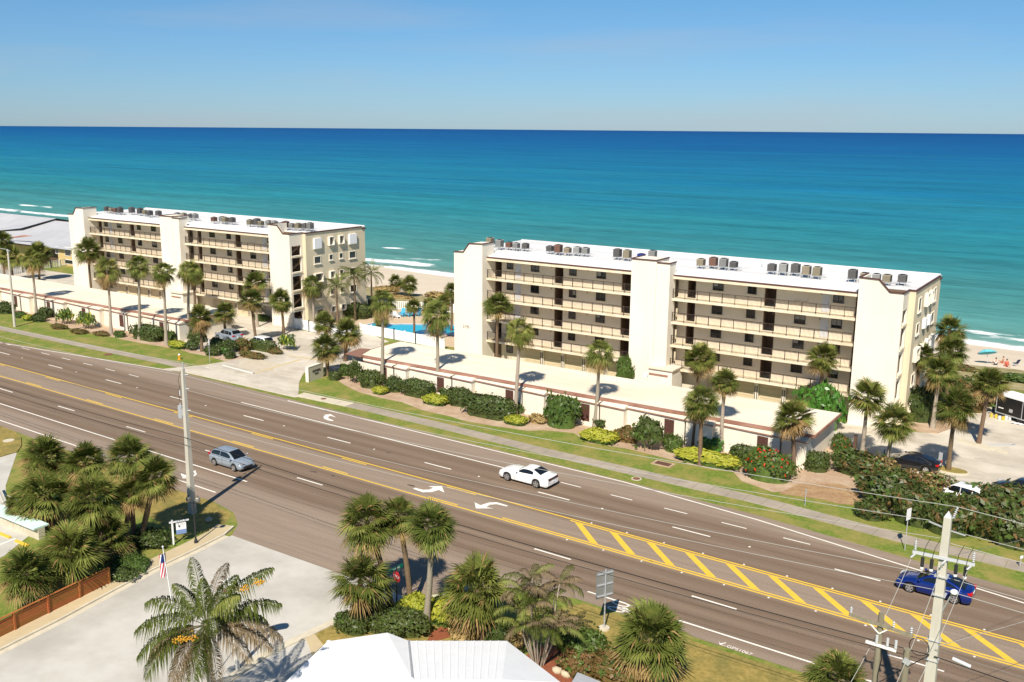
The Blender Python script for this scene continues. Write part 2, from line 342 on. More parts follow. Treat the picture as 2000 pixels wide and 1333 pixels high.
def sea_material():
    m, t, N, K = special_nodes('sea_water')
    out = N('ShaderNodeOutputMaterial'); b = N('ShaderNodeBsdfPrincipled'); b.inputs['Roughness'].default_value = .5; b.inputs['Specular IOR Level'].default_value = .04
    g = N('ShaderNodeNewGeometry'); s = N('ShaderNodeSeparateXYZ'); K(g.outputs['Position'], s.inputs[0])
    def math_(op, a, bb=None):
        n = N('ShaderNodeMath'); n.operation = op
        for i, q in enumerate((a, bb)):
            if q is None: continue
            if isinstance(q, (int, float)): n.inputs[i].default_value = q
            else: K(q, n.inputs[i])
        return n.outputs[0]
    def noise(sc, st, det=5, rough=.6):
        mp = N('ShaderNodeMapping'); mp.inputs['Scale'].default_value = st; K(g.outputs['Position'], mp.inputs[0])
        n = N('ShaderNodeTexNoise'); n.inputs['Scale'].default_value = sc; n.inputs['Detail'].default_value = det; n.inputs['Roughness'].default_value = rough; K(mp.outputs[0], n.inputs['Vector']); return n.outputs[0]
    def rng(x, a, z, c=0., d=1.):
        n = N('ShaderNodeMapRange'); n.inputs[1].default_value = a; n.inputs[2].default_value = z; n.inputs[3].default_value = c; n.inputs[4].default_value = d; K(x, n.inputs[0]); return n.outputs[0]
    # distance from the waterline, which bends at x = -150
    dist = math_('ADD', math_('SUBTRACT', s.outputs[1], 161.35), math_('ADD', math_('MULTIPLY', math_('MAXIMUM', s.outputs[0], -150.), .066), math_('MULTIPLY', math_('MINIMUM', math_('ADD', s.outputs[0], 150.), 0.), .012)))
    big = noise(1, (.0012, .012, 1), 4); patch = math_('MULTIPLY', math_('SUBTRACT', big, .5), 1.1)
    lg = math_('LOGARITHM', math_('MAXIMUM', math_('ADD', dist, 6), 1), 10)           # 0.8 .. 4
    lgp = math_('ADD', lg, math_('MULTIPLY', patch, .8))
    cr = N('ShaderNodeValToRGB'); e = cr.color_ramp.elements
    st = [(.75, (.24, .33, .28, 1)), (1.15, (.10, .245, .22, 1)), (1.6, (.06, .225, .215, 1)), (2.2, (.020, .195, .235, 1)), (2.7, (.007, .14, .25, 1)), (3.2, (.003, .088, .24, 1)), (4.0, (.002, .05, .19, 1))]
    while len(e) < len(st): e.new(.5)
    for i, (p, c) in enumerate(st): e[i].position = p/4.; e[i].color = c
    K(rng(lgp, 0, 4), cr.inputs[0])
    # ripple tint
    rp = noise(1, (.10, .55, 1), 7, .7); rp2 = noise(1, (.012, .10, 1), 5, .65)
    rp3 = noise(1, (.004, .035, 1), 5, .7)
    tint = math_('ADD', math_('ADD', rng(rp, .3, .7, .74, 1.26), math_('MULTIPLY', math_('SUBTRACT', rp2, .5), 1.0)), math_('ADD', math_('MULTIPLY', math_('SUBTRACT', rp3, .5), .7), math_('MULTIPLY', math_('SUBTRACT', noise(1, (.001, .009, 1), 5, .7), .5), .5)))
    mu = N('ShaderNodeMix'); mu.data_type = 'RGBA'; mu.blend_type = 'MULTIPLY'; mu.inputs[0].default_value = 1; K(cr.outputs[0], mu.inputs[6]); K(tint, mu.inputs[7])
    # surf foam: bands parallel to the shore broken up by noise
    wob = math_('MULTIPLY', math_('SUBTRACT', noise(1, (.022, .03, 1), 4), .5), 10)
    dw = math_('ADD', dist, wob)
    lace = noise(1, (.35, .9, 1), 7, .72); gate = math_('ADD', noise(1, (.028, .05, 1), 3), math_('MULTIPLY', rng(s.outputs[0], -260, -330), .14))
    def band(c, w, need):
        d = math_('ABSOLUTE', math_('SUBTRACT', dw, c)); k = rng(d, 0, w, 1, 0)
        return math_('MULTIPLY', k, rng(gate, need, need+.12, 0, 1))
    f = band(2.2, 4.6, .15)
    for c, w, need in ((10, 4.0, .42), (18, 5, .50), (30, 5, .56), (46, 4, .62)): f = math_('MAXIMUM', f, band(c, w, need))
    fo = rng(math_('ADD', math_('MULTIPLY', f, .75), math_('MULTIPLY', lace, .75)), .64, .84)
    cap = math_('MULTIPLY', rng(noise(1, (.16, .42, 1), 3, .5), .765, .79), rng(dist, 50, 120))
    fo = math_('MAXIMUM', fo, math_('MULTIPLY', cap, .7))
    mx = N('ShaderNodeMix'); mx.data_type = 'RGBA'; K(fo, mx.inputs[0]); K(mu.outputs[2], mx.inputs[6]); mx.inputs[7].default_value = (.86, .87, .86, 1)
    K(mx.outputs[2], b.inputs['Base Color'])
    bp = N('ShaderNodeBump'); bp.inputs['Strength'].default_value = .6; bp.inputs['Distance'].default_value = .25; K(math_('ADD', rp, math_('MULTIPLY', rp2, 2)), bp.inputs['Height']); K(bp.outputs[0], b.inputs['Normal'])
    K(b.outputs[0], out.inputs[0]); return m
M['asphalt'] = road_material(); M['sea'] = sea_material()
def struct(name, mb, mats, parent=None):
    o = mb.build(name, mats, parent)
    if parent is None: o['kind'] = 'structure'
    return o
def sheet(name, poly, z, m, parent=None):
    """a flat sheet; poly of (x,y)"""
    n = len(poly); a = sum(poly[i][0]*poly[(i+1) % n][1]-poly[(i+1) % n][0]*poly[i][1] for i in range(n))
    if a < 0: poly = poly[::-1]
    return struct(name, MB().poly([(p[0], p[1], z) for p in poly]), M[m], parent)
def GP(pts): return [G(*p)[:2] for p in pts]
def strip(path, w, z0, z1, mb=None, mi=0):
    """a ribbon of width w to the left of a path, as a solid from z0 to z1"""
    mb = mb or MB(); P = [Vector((p[0], p[1])) for p in path]; Q = []
    for i, p in enumerate(P):
        d = (P[min(i+1, len(P)-1)]-P[max(i-1, 0)]).normalized(); Q.append(p+Vector((-d.y, d.x))*w)
    for i in range(len(P)-1):
        vs = [(P[i].x, P[i].y), (P[i+1].x, P[i+1].y), (Q[i+1].x, Q[i+1].y), (Q[i].x, Q[i].y)]
        if z1-z0 < .01: mb.poly([(*q, z1) for q in (vs if Vector((P[i+1]-P[i])).cross(Q[i]-P[i]) > 0 else vs[::-1])], mi)
        else: mb.prism(vs, z0, z1, mi)
    return mb
# ground, dune, beach, sea
gx = [-700, -320, -200, -120, -60, -20, 60, 300]
g = MB(); ys = [(-120, 0), (40, 0), (100, 0), (122, 0), (131, -.1)]
for i in range(len(gx)-1):
    for j in range(len(ys)-1):
        (y0, z0), (y1, z1) = ys[j], ys[j+1]
        g.poly([(gx[i], y0, z0), (gx[i+1], y0, z0), (gx[i+1], y1, z1), (gx[i], y1, z1)])
struct('ground', g, M['grass'])
b = MB(); xs = list(np.linspace(-700, 300, 81)); prof = [(0, 131, -.1), (.2, 0, 0), (.45, 0, 0), (.75, 0, 0), (1., 0, 0), (1.35, 0, 0)]
def beachpt(x, k):
    ye = shore(x)+0.9*math.sin(x*.11)+.6*math.sin(x*.043+1)
    y = 131+(ye-131)*k; z = -.1-2.9*k**1.15+.12*math.sin(x*.3+k*9)*(k > .1)*(k < .7)*.6
    return (x, y, z)
ks = [0, .1, .2, .35, .5, .65, .8, .9, 1, 1.15, 1.6]
for i in range(len(xs)-1):
    for k0, k1 in zip(ks, ks[1:]):
        b.add([beachpt(xs[i], k0), beachpt(xs[i+1], k0), beachpt(xs[i+1], k1), beachpt(xs[i], k1)], [(0, 1, 2, 3)], 0, True)
struct('beach', b, M['sand'])
R_SEA = 10480
arc = [(R_SEA*math.cos(t), R_SEA*math.sin(t), -3) for t in np.linspace(math.radians(.78), math.radians(179.22), 97)]
struct('sea', MB().poly(arc), M['sea'])
db = MB(); n_ = 60; dx = np.linspace(-330, 60, n_)
for i in range(n_-1):
    q = lambda x, e: (x, e, .02 if e < 131 else -.02-(e-131)*.012)
    e0, e1 = 136.2+1.2*math.sin(dx[i]*.13)+.9*math.sin(dx[i]*.37), 136.2+1.2*math.sin(dx[i+1]*.13)+.9*math.sin(dx[i+1]*.37)
    db.poly([(dx[i], 123.5, .02), (dx[i+1], 123.5, .02), (dx[i+1], 131, .0), (dx[i], 131, .0)]); db.poly([(dx[i], 131, .0), (dx[i+1], 131, .0), (dx[i+1], e1, -.25), (dx[i], e0, -.25)])
struct('dune', db, M['dune_scrub_soil'])
# main road
far = [(130, RY(68.4, 130)), (0, RY(68.6, 0)), (-13, RY(69.9, -13)), (-23, RY(71.0, -23)), (-34.5, RY(71.5, -34.5)), (-60, RY(71.85, -60)), (-78, RY(72.1, -78)), (-98, RY(72.35, -98)), (-112.5, RY(70.6, -112.5)), (-130, RY(68.5, -130)), (-150, RY(68.6, -150)), (-360, RY(68.6, -360))]
near = [(-360, RY(48.3, -360)), (-92, RY(48.3, -92)), (-84, 48.7), (-70, 48.4), (-64.9, 47.9), (-60, 47.9), (-57, 47.3), (-55.0, 46.0), (-53.7, 44.3), (-36.6, 44.1), (-35.9, 45.4), (-34.2, 47.6), (-31.2, 49.4), (-28, RY(50.9, -28)), (130, RY(50.9, 130))]
road = sheet('road', far+near, .012, 'asphalt')
def mark(name, pts, z=.017, m='white_paint'): return sheet(name, pts, z, m, road)
def stripe(name, x0, x1, o, w=.15, m='white_paint', seg=None):
    o0, o1 = (o, o) if not isinstance(o, tuple) else o
    return mark(name, [(x0, RY(o0-w/2, x0)), (x1, RY(o1-w/2, x1)), (x1, RY(o1+w/2, x1)), (x0, RY(o0+w/2, x0))], m=m)
for k in range(-12, 8):
    x = -64.2+12.2*k
    stripe('lane_dash', x, x+3.05, 65.0)
    stripe('lane_dash', x+5.65, x+8.7, 55.62)
for x0, x1 in ((-360, -34.4), (-34.4, 130)):
    stripe('yellow_line', x0, x1, 61.78, .16, 'yellow_paint'); stripe('yellow_line', x0, x1, 58.55, .16, 'yellow_paint')
for k in range(-12, 3):
    x = -58.9+12.2*k
    if x+3 < -36: stripe('yellow_dash', x, x+3.05, 61.48, .14, 'yellow_paint')
    x = -58.7+12.1*k
    if x+3 < -36: stripe('yellow_dash', x, x+3.05, 58.85, .14, 'yellow_paint')
stripe('yellow_line', -34.6, 130, 61.48, .16, 'yellow_paint'); stripe('yellow_line', -39.2, 130, 58.85, .16, 'yellow_paint')
for k in range(0, 12):
    x = -33.8+3.05*k
    mark('hatch_bar', [(x-.33, RY(61.38, x)), (x+.33, RY(61.38, x)), (x+3.05, RY(58.96, x+2.7)), (x+2.35, RY(58.96, x+2.7))], m='yellow_paint')
stripe('edge_line', -76.8, -35, (71.55, 71.25)); stripe('edge_line', -35, -22.7, (71.25, 70.1)); stripe('edge_line', -22.7, -13.9, (70.1, 68.75)); stripe('edge_line', -13.9, -4, (68.75, 67.2)); stripe('edge_line', -4, 130, (67.2, 67.0))
stripe('edge_line', -130, -98, (67.95, 72.2)); stripe('edge_line', -360, -130, (67.9, 67.95))
stripe('turn_lane_line', -80.4, -40, 68.08)
for k in range(-7, 6):
    x = -105.5+4.8*k
    if x < -100: stripe('short_dash', x, x+1.95, 68.05, .12)
for k in range(0, 5): stripe('short_dash', -39.4+4.85*k, -37.4+4.85*k, 68.0, .12)
stripe('turn_lane_line', -130, -61.3, 52.45); stripe('edge_line', -360, -61.5, 49.3); stripe('edge_line', -27.8, 130, 52.2); 
# painted turn arrows
def pxmark(name, pts, m='white_paint'):
    return mark(name, GP(pts), m=m)
pxmark('turn_arrow', [(806.5, 955.5), (811, 953.5), (826, 957.5), (838, 957), (846.5, 953.5), (836, 950.2), (863, 950.4), (868, 962.8), (857, 957.8), (843, 961.7), (826, 962.4)])
mark('turn_arrow', GP([(927, 982), (938.5, 987.5), (955, 982.3), (971, 981.8), (992.5, 988.5), (989.5, 990), (970, 985.5), (957, 986.5), (949.5, 991.5), (965, 993.8), (929.5, 993.8)]))
mark('turn_arrow', GP([(649.5, 823), (640, 821.5), (632.5, 818), (632, 814), (636.5, 811.6), (630.5, 811.2), (646, 809.6), (657, 816.6), (646.5, 813), (641.5, 814.5), (641, 817.5), (652, 822)]))
mark('turn_arrow', GP([(353, 925), (362, 928.5), (374, 930.5), (381, 926.5), (377, 921), (381.5, 919.5), (384.5, 927), (377, 933.5), (379, 935), (357, 935), (354, 929)]))
# bicycle marking on the near shoulder and utility paint
bk = MB()
def ringpoly(c, rx, ry, w, n=18, z=.019):
    for i in range(n):
        a, b_ = 2*math.pi*i/n, 2*math.pi*(i+1)/n
        bk.poly([(c[0]+rx*math.cos(a), c[1]+ry*math.sin(a), z), (c[0]+rx*math.cos(b_), c[1]+ry*math.sin(b_), z), (c[0]+(rx-w)*math.cos(b_), c[1]+(ry-w)*math.sin(b_), z), (c[0]+(rx-w)*math.cos(a), c[1]+(ry-w)*math.sin(a), z)][::-1])
q = G(1212, 1180); ringpoly(q, .62, .3, .13); q2 = G(1203, 1191); ringpoly(q2, .6, .28, .13)
for p0, p1 in (((1203, 1185), (1228, 1196)), ((1214, 1188), (1222, 1191)), ((1219, 1187), (1230, 1194))):
    a_, b_ = G(*p0), G(*p1); d_ = Vector((b_[0]-a_[0], b_[1]-a_[1])).normalized()*.07
    bk.poly([(a_[0]+d_.y, a_[1]-d_.x, .019), (b_[0]+d_.y, b_[1]-d_.x, .019), (b_[0]-d_.y, b_[1]+d_.x, .019), (a_[0]-d_.y, a_[1]+d_.x, .019)])
struct('bicycle_marking', bk, M['white_paint'], road)
def textmesh(body, size, extr=0.0, name='lettering'):
    cu = bpy.data.curves.new(name, 'FONT'); cu.body = body; cu.size = size; cu.extrude = extr; cu.align_x = 'CENTER'; cu.align_y = 'CENTER'
    o = bpy.data.objects.new('tmp', cu); COL.objects.link(o); dg = bpy.context.evaluated_depsgraph_get()
    me = bpy.data.meshes.new_from_object(o.evaluated_get(dg)); bpy.data.objects.remove(o); bpy.data.curves.remove(cu); return me
def lettering(body, size, m, parent, loc, rot=(0, 0, 0), extr=.004, name='lettering', sx=1.0):
    me = textmesh(body, size, extr, name); me.materials.clear(); me.materials.append(M[m]); o = link(name, me, parent, loc); o.rotation_euler = rot; o.scale = (sx, 1, 1); return o
q = G(1444, 1271); lettering('GPS1067', .42, 'white_paint', road, (q[0], q[1], .02), (0, 0, -.05), 0)
a_ = G(1407, 1258)
mark('paint_arrow', [(a_[0]-.18, a_[1]+.22), (a_[0]-.02, a_[1]), (a_[0]+.2, a_[1]+.3), (a_[0]+.26, a_[1]+.26), (a_[0]+.06, a_[1]-.05), (a_[0]+.5, a_[1]-.1), (a_[0], a_[1]-.12)])
# stains and dark skid patches
def blob(name, c, rx, ry, m, z, parent, n=14):
    return sheet(name, [(c[0]+rx*(1+.35*random.uniform(-1, 1))*math.cos(2*math.pi*i/n), c[1]+ry*(1+.35*random.uniform(-1, 1))*math.sin(2*math.pi*i/n)) for i in range(n)], z, m, parent)
D('stain', (.07, .05, .04), (.10, .075, .06), scale=5, coord='Position')
for px, py, rx, ry in ((803, 949, .45, .16), (759, 885, .3, .1), (638, 803, .35, .12), (1272, 1097, .14, .12), (1293, 1091, .2, .14), (651, 930, .2, .12), (612, 922, .4, .12)):
    blob('stain', G(px, py), rx, ry, 'stain', .0165, road)
# raised pavement reflectors
rf = MB()
for k in range(0, 30):
    for o in (62.0, 58.3):
        x = -33+3.05*k; rf.box(x-.06, x+.06, RY(o, x)-.06, RY(o, x)+.06, .012, .035)
for k in range(-9, 8):
    x = -70.3+12.2*k; rf.box(x-.07, x+.07, RY(65, x)-.07, RY(65, x)+.07, .012, .04); rf.box(x-.4, x-.26, RY(55.6, x)-.07, RY(55.6, x)+.07, .012, .04)
struct('reflector', rf, M['white_paint'], road); rf = None
# far side: sidewalk slabs, driveway, lots
swl = struct('sidewalk', MB().poly([(-360, 77.6, .02), (-200, 76.2, .02), (-139, 74.3, .02), (-102.3, 74.75, .02), (-98.5, 74.7, .02), (-98.5, 76.3, .02), (-102, 76.35, .02), (-139, 75.9, .02), (-200, 77.8, .02), (-360, 79.2, .02)]), M['walk_concrete'])
swn = [(-77.6, 73.7), (-69.2, 73.9), (-57, 73.5), (-44.5, 72.7), (-24.3, 72.3), (-12.6, 71.0), (-4.5, 70.7), (40, 69.4), (130, 67)]
joint = MB(); sw2 = MB(); swm = MB()
P_ = [(x, y) for x, y in swn]
def along(path, s):
    for (x0, y0), (x1, y1) in zip(path, path[1:]):
        l = math.hypot(x1-x0, y1-y0)
        if s <= l or (x1, y1) == path[-1]: t = s/l; return Vector((x0+(x1-x0)*t, y0+(y1-y0)*t)), Vector((x1-x0, y1-y0)).normalized()
        s -= l
sidewalk = empty('sidewalk_root', (0, 0, 0), None, None); sidewalk.name = 'sidewalk'; sidewalk['kind'] = 'structure'
s = 0.0; total = sum(math.hypot(b_[0]-a_[0], b_[1]-a_[1]) for a_, b_ in zip(swn, swn[1:])); k = 0
while s < min(total, 130):
    a_, d_ = along(swn, s); b_, e_ = along(swn, s+1.5); n0, n1 = Vector((-d_.y, d_.x))*1.6, Vector((-e_.y, e_.x))*1.6
    mb = MB().prism([(a_+d_*.015)[:2], (b_-e_*.015)[:2], (b_-e_*.015+n1)[:2], (a_+d_*.015+n0)[:2]], 0, .03+.004*random.random())
    mb.build('slab', M['walk_concrete'] if s > 6 else M['kerb'], sidewalk); s += 1.5; k += 1
dr_l = [(330, 718), (400, 713.5), (455, 704), (505, 695), (545, 686), (566, 674)]
drive = sheet('driveway', GP([(318, 721.5), (352, 718), (400, 713.5), (455, 704), (505, 695), (545, 686), (566, 676), (600, 655), (690, 640), (760, 668), (690, 688), (648, 706), (612, 716), (592, 731), (584, 748), (583, 768), (580, 776), (470, 752), (352, 727)]), .028, 'concrete')
for pts, m in (([(352, 723.5), (352, 726.5), (575, 777.5), (583, 776.5)], 'kerb'), ([(400, 718.5), (402, 716.8), (583, 762.5), (583, 765.5)], 'kerb'), ([(432, 714.5), (436, 713.5), (500, 730.5), (496, 732)], 'white_paint'), ([(495, 731.5), (494, 729.5), (585, 702.5), (590, 703.5)], 'faded_yellow'), ([(560, 696), (563, 694.5), (640, 705), (635, 707)], 'faded_yellow')):
    sheet('marking' if m != 'kerb' else 'kerb_band', GP(pts), .034, m, drive)
D('worn_patch', (.45, .40, .325), (.52, .465, .38), scale=1.2, coord='Position'); D('worn_rust', (.50, .425, .31), (.56, .49, .38), scale=1, coord='Position')
for px, py, rx, ry in ((455, 743.5, .7, .35), (535, 759, 1.3, .4), (500, 748, 1.0, .3)): blob('worn_patch', G(px, py), rx, ry, 'worn_patch', .033, drive)
blob('worn_patch', G(505, 713), 3.5, 2.2, 'worn_rust', .0325, drive)
lot_l = sheet('parking_lot', [(-205, 93.5), (-80, 91.5), (-76.5, 91.0), (-76.5, 98.7), (-104.0, 99.6), (-104.3, 103), (-205, 104)], .02, 'concrete')
sheet('courtyard_paving', [(-112, 84.5), (-104, 82.0), (-85, 85.2), (-77.3, 85.2), (-77.3, 92.1), (-112, 92.7)], .024, 'concrete')
lot_r = sheet('parking_lot', [(-80, 91.2), (-22.4, 91.0), (-22.0, 87.5), (-19.5, 88.2), (-14.5, 85.4), (-9, 83.9), (-2, 80.0), (40, 78), (60, 118), (-8, 121), (-14.5, 118), (-15.5, 100.5), (-19.2, 98.9), (-80, 98.9)], .0205, 'concrete')
blob('worn_patch', G(1890, 925), 3.2, 1.6, 'worn_patch', .025, lot_r); blob('worn_patch', G(1965, 905), 2.6, 1.0, 'worn_patch', .025, lot_r)
for pts in ([(1893, 862), (1895, 860), (1941, 832), (1939, 834)], [(1905, 870), (1908, 869), (1985, 868), (1985, 870)]): sheet('marking', GP(pts), .026, 'blue_paint', lot_r)
for pts in ([(1935, 965), (1937, 965), (2010, 925), (2008, 925)], [(1880, 910), (1881, 909), (2000, 860), (2000, 861)], [(1755, 895), (1756, 894), (1800, 905), (1799, 906)]): sheet('joint_line', GP(pts), .026, 'worn_patch', lot_r)
lo = sheet('parking_lot', [(-300, 112), (-165, 112), (-165, 100.0), (-300, 100)], .0195, 'concrete')
# beds
sheet('mulch_bed', GP([(640, 722), (655, 740), (672, 752), (700, 766), (740, 777), (785, 786), (826, 802), (880, 814), (905, 822), (960, 832), (1030, 842), (1062, 841), (1120, 846), (1150, 866), (1220, 876), (1290, 893), (1330, 903), (1395, 918), (1432, 922), (1448, 940), (1510, 962), (1570, 958), (1620, 952), (1690, 968), (1700, 985), (1760, 1010), (1780, 950), (1700, 900), (1640, 860), (1560, 850), (1300, 815), (900, 745), (690, 695), (652, 700)]), .006, 'mulch')
sheet('mulch_bed', GP([(-20, 600), (50, 614), (100, 632), (160, 648), (215, 658), (260, 668), (318, 678), (350, 683), (372, 690), (408, 697), (440, 706), (490, 700), (540, 690), (556, 682), (560, 668), (480, 640), (360, 622), (0, 560), (-20, 556)]), .006, 'mulch')
D('straw', (.36, .22, .12), (.42, .30, .15), scale=4, coord='Position', bump=.8, bscale=14, c3=(.24, .12, .07), scale3=1.2, amt3=.7)
sheet('straw_patch', GP([(1520, 965), (1560, 945), (1640, 945), (1690, 965), (1700, 990), (1640, 985), (1600, 975)]), .0085, 'straw')
D('roof_grey', (.64, .63, .62), (.58, .57, .565), scale=1.2, rough=.9)
# near side: side street, kerbs, walks, verges
sheet('side_street', [(-53.7, 44.3), (-53.5, 37), (-52.4, 30), (-50, 8), (-36, 8), (-39.3, 34), (-38.6, 40), (-36.6, 44.1)], .016, 'street_concrete')
kl = [(-54.7, 45.4), (-54.1, 44.0), (-53.75, 41), (-53.5, 37), (-52.4, 30), (-50, 8)]
struct('kerb', strip(kl, -.16, 0, .13), M['kerb']); struct('gutter', strip([(p[0]-.02, p[1]) for p in kl[1:]], .42, .005, .0205), M['kerb'])
kw = [(p[0]-.17, p[1]) for p in kl]
struct('sidewalk', strip(kw, -1.3, 0, .11), M['warm_walk'])
kr = [(-34.4, 47.3), (-36.3, 44.1), (-37.9, 41.9), (-38.5, 39.5), (-39.2, 34), (-36, 8)]
struct('kerb', strip(kr, .3, 0, .12), M['kerb']); struct('gutter', strip([(p[0]+.01, p[1]) for p in kr[1:]], -.4, .005, .0205), M['kerb'])
struct('entry_path', MB().prism(GP([(596, 1246), (614, 1240), (632, 1262), (610, 1282)]), 0, .07), M['warm_walk'])
struct('house_drive', MB().prism(GP([(440, 1330), (596, 1246), (610, 1282), (560, 1400), (420, 1420)]), 0, .05), M['street_concrete'])
struct('verge', MB().poly([(*p[:2], .009) for p in GP([(1090, 1190), (1140, 1178), (1300, 1236), (1560, 1318), (1640, 1345), (1640, 1420), (1200, 1420), (1100, 1290)][::-1])]), M['dry_grass'])
struct('verge', MB().poly([(x, y, .008) for x, y in [(-62, 47.9), (-64.9, 47.85), (-84, 48.6), (-70, 44.5), (-58, 42.5), (-55.8, 44), (-55.6, 45.2), (-57, 47.1), (-60, 47.8)][::-1]]), M['dry_grass'])
struct('corner_verge', MB().prism(GP([(620, 1238), (705, 1200), (850, 1165), (905, 1170), (960, 1260), (700, 1300), (640, 1300)]), 0, .06), M['dry_grass'])
struct('mulch_bed', MB().prism(GP([(834, 1256), (842, 1238), (870, 1222), (935, 1222), (960, 1240), (895, 1242), (860, 1252)]), .05, .1), M['red_mulch'])
struct('mulch_bed', MB().prism(GP([(1010, 1290), (1080, 1255), (1150, 1290), (1120, 1340), (1040, 1330)]), 0, .05), M['red_mulch'])
struct('sidewalk', MB().prism(GP([(1170, 1272), (1200, 1281), (1262, 1314), (1320, 1345), (1280, 1345), (1235, 1318), (1165, 1283)]), 0, .06), M['street_concrete'])
struct('near_lot', MB().poly([(x, y, .014) for x, y in [(-92, 48.0), (-88.5, 47.4), (-84, 45.5), (-77, 40.5), (-72.5, 38.0), (-66, 36.2), (-64, 33), (-62, 20), (-120, 10), (-130, 40), (-110, 48.2)][::-1]]), M['street_concrete'])
isl = [G(px, py)[:2] for px, py in ((-80, 800), (0, 834), (28, 844), (41, 856), (42, 872), (34, 884), (0, 894), (-80, 880))]
struct('grass_island', MB().prism(isl, 0, .1), M['dry_grass'])
lid = MB().cyl((*G(17, 863)[:2], .1), .5, .03, 16); tag(lid.build('manhole_cover', M['kerb']), 'pale round cover in the grass island at the far left', 'manhole cover')
for (px, py), r, lab in (((632, 780), .33, 'rusty round manhole cover in sidewalk by entrance drive'), ((1243, 936), .33, 'rusty round manhole cover beside far sidewalk')):
    mb = MB().cyl((*G(px, py)[:2], .008), r+.12, .032, 18, 0).cyl((*G(px, py)[:2], .04), r, .012, 18, 1)
    tag(mb.build('manhole_cover', [M['kerb'], M['rust_lid']]), lab, 'manhole cover')
q = G(1295, 907); o = empty('storm_drain', (q[0], q[1], 0), 'dark rectangular storm drain grate in the far lawn', 'drain', rz=-.03)
MB().box(-.95, .95, -.6, .6, 0, .05).build('collar', M['mulch'], o); MB().box(-.7, .7, -.4, .4, .0505, .06).build('grate_bed', M['rust_lid'], o)
for k in range(9): MB().box(-.66+.165*k-.03, -.66+.165*k+.03, -.38, .38, .061, .085).build('grate_bar', M['iron'], o)
q = G(211, 693); tag(MB().cyl((q[0], q[1], .01), .55, .03, 14).build('manhole_cover', M['rust_lid']), 'brown utility cover in grass strip left of hydrant', 'manhole cover')
# wheel stops and parapet on the near lot
o = empty('low_wall', (*G(0, 1020)[:2], 0), 'mint painted low wall along near parking lot', 'wall')
a_, b_ = Vector(G(-60, 994)), Vector(G(83, 1054)); rel = o.location
MB().bar(a_-rel+Vector((0, 0, .45)), b_-rel+Vector((0, 0, .45)), .5, .9).build('wall_body', M['kerb'], o); MB().bar(a_-rel+Vector((0, 0, .96)), b_-rel+Vector((0, 0, .96)), 1.15, .12).build('coping', M['mint'], o)
for p0, p1, lab in (((-8, 1041), (20, 1052), 'yellow wheel stop nearer the left edge below mint wall'), ((31, 1058), (54, 1068), 'yellow wheel stop half hidden under palm leaves')):
    tag(MB().bar((*G(*p0)[:2], .07), (*G(*p1)[:2], .07), .2, .12).build('wheel_stop', M['yellow_paint']), lab, 'wheel stop')
sheet('bay_line', GP([(0, 1063), (0, 1065.5), (31, 1053.5), (30, 1052)]), .018, 'white_paint'); sheet('bay_line', GP([(6, 966), (8, 965), (38, 978), (36, 979.5)]), .018, 'white_paint')
tag(MB().tube([G(-10, 945, .9), G(17, 1005, .9)], .09, 8).tube([G(17, 1005, .9), G(17, 1005, 0)], .09, 8).build('handrail', M['pole_concrete']), 'pale rail post behind the mint wall at left edge', 'rail')
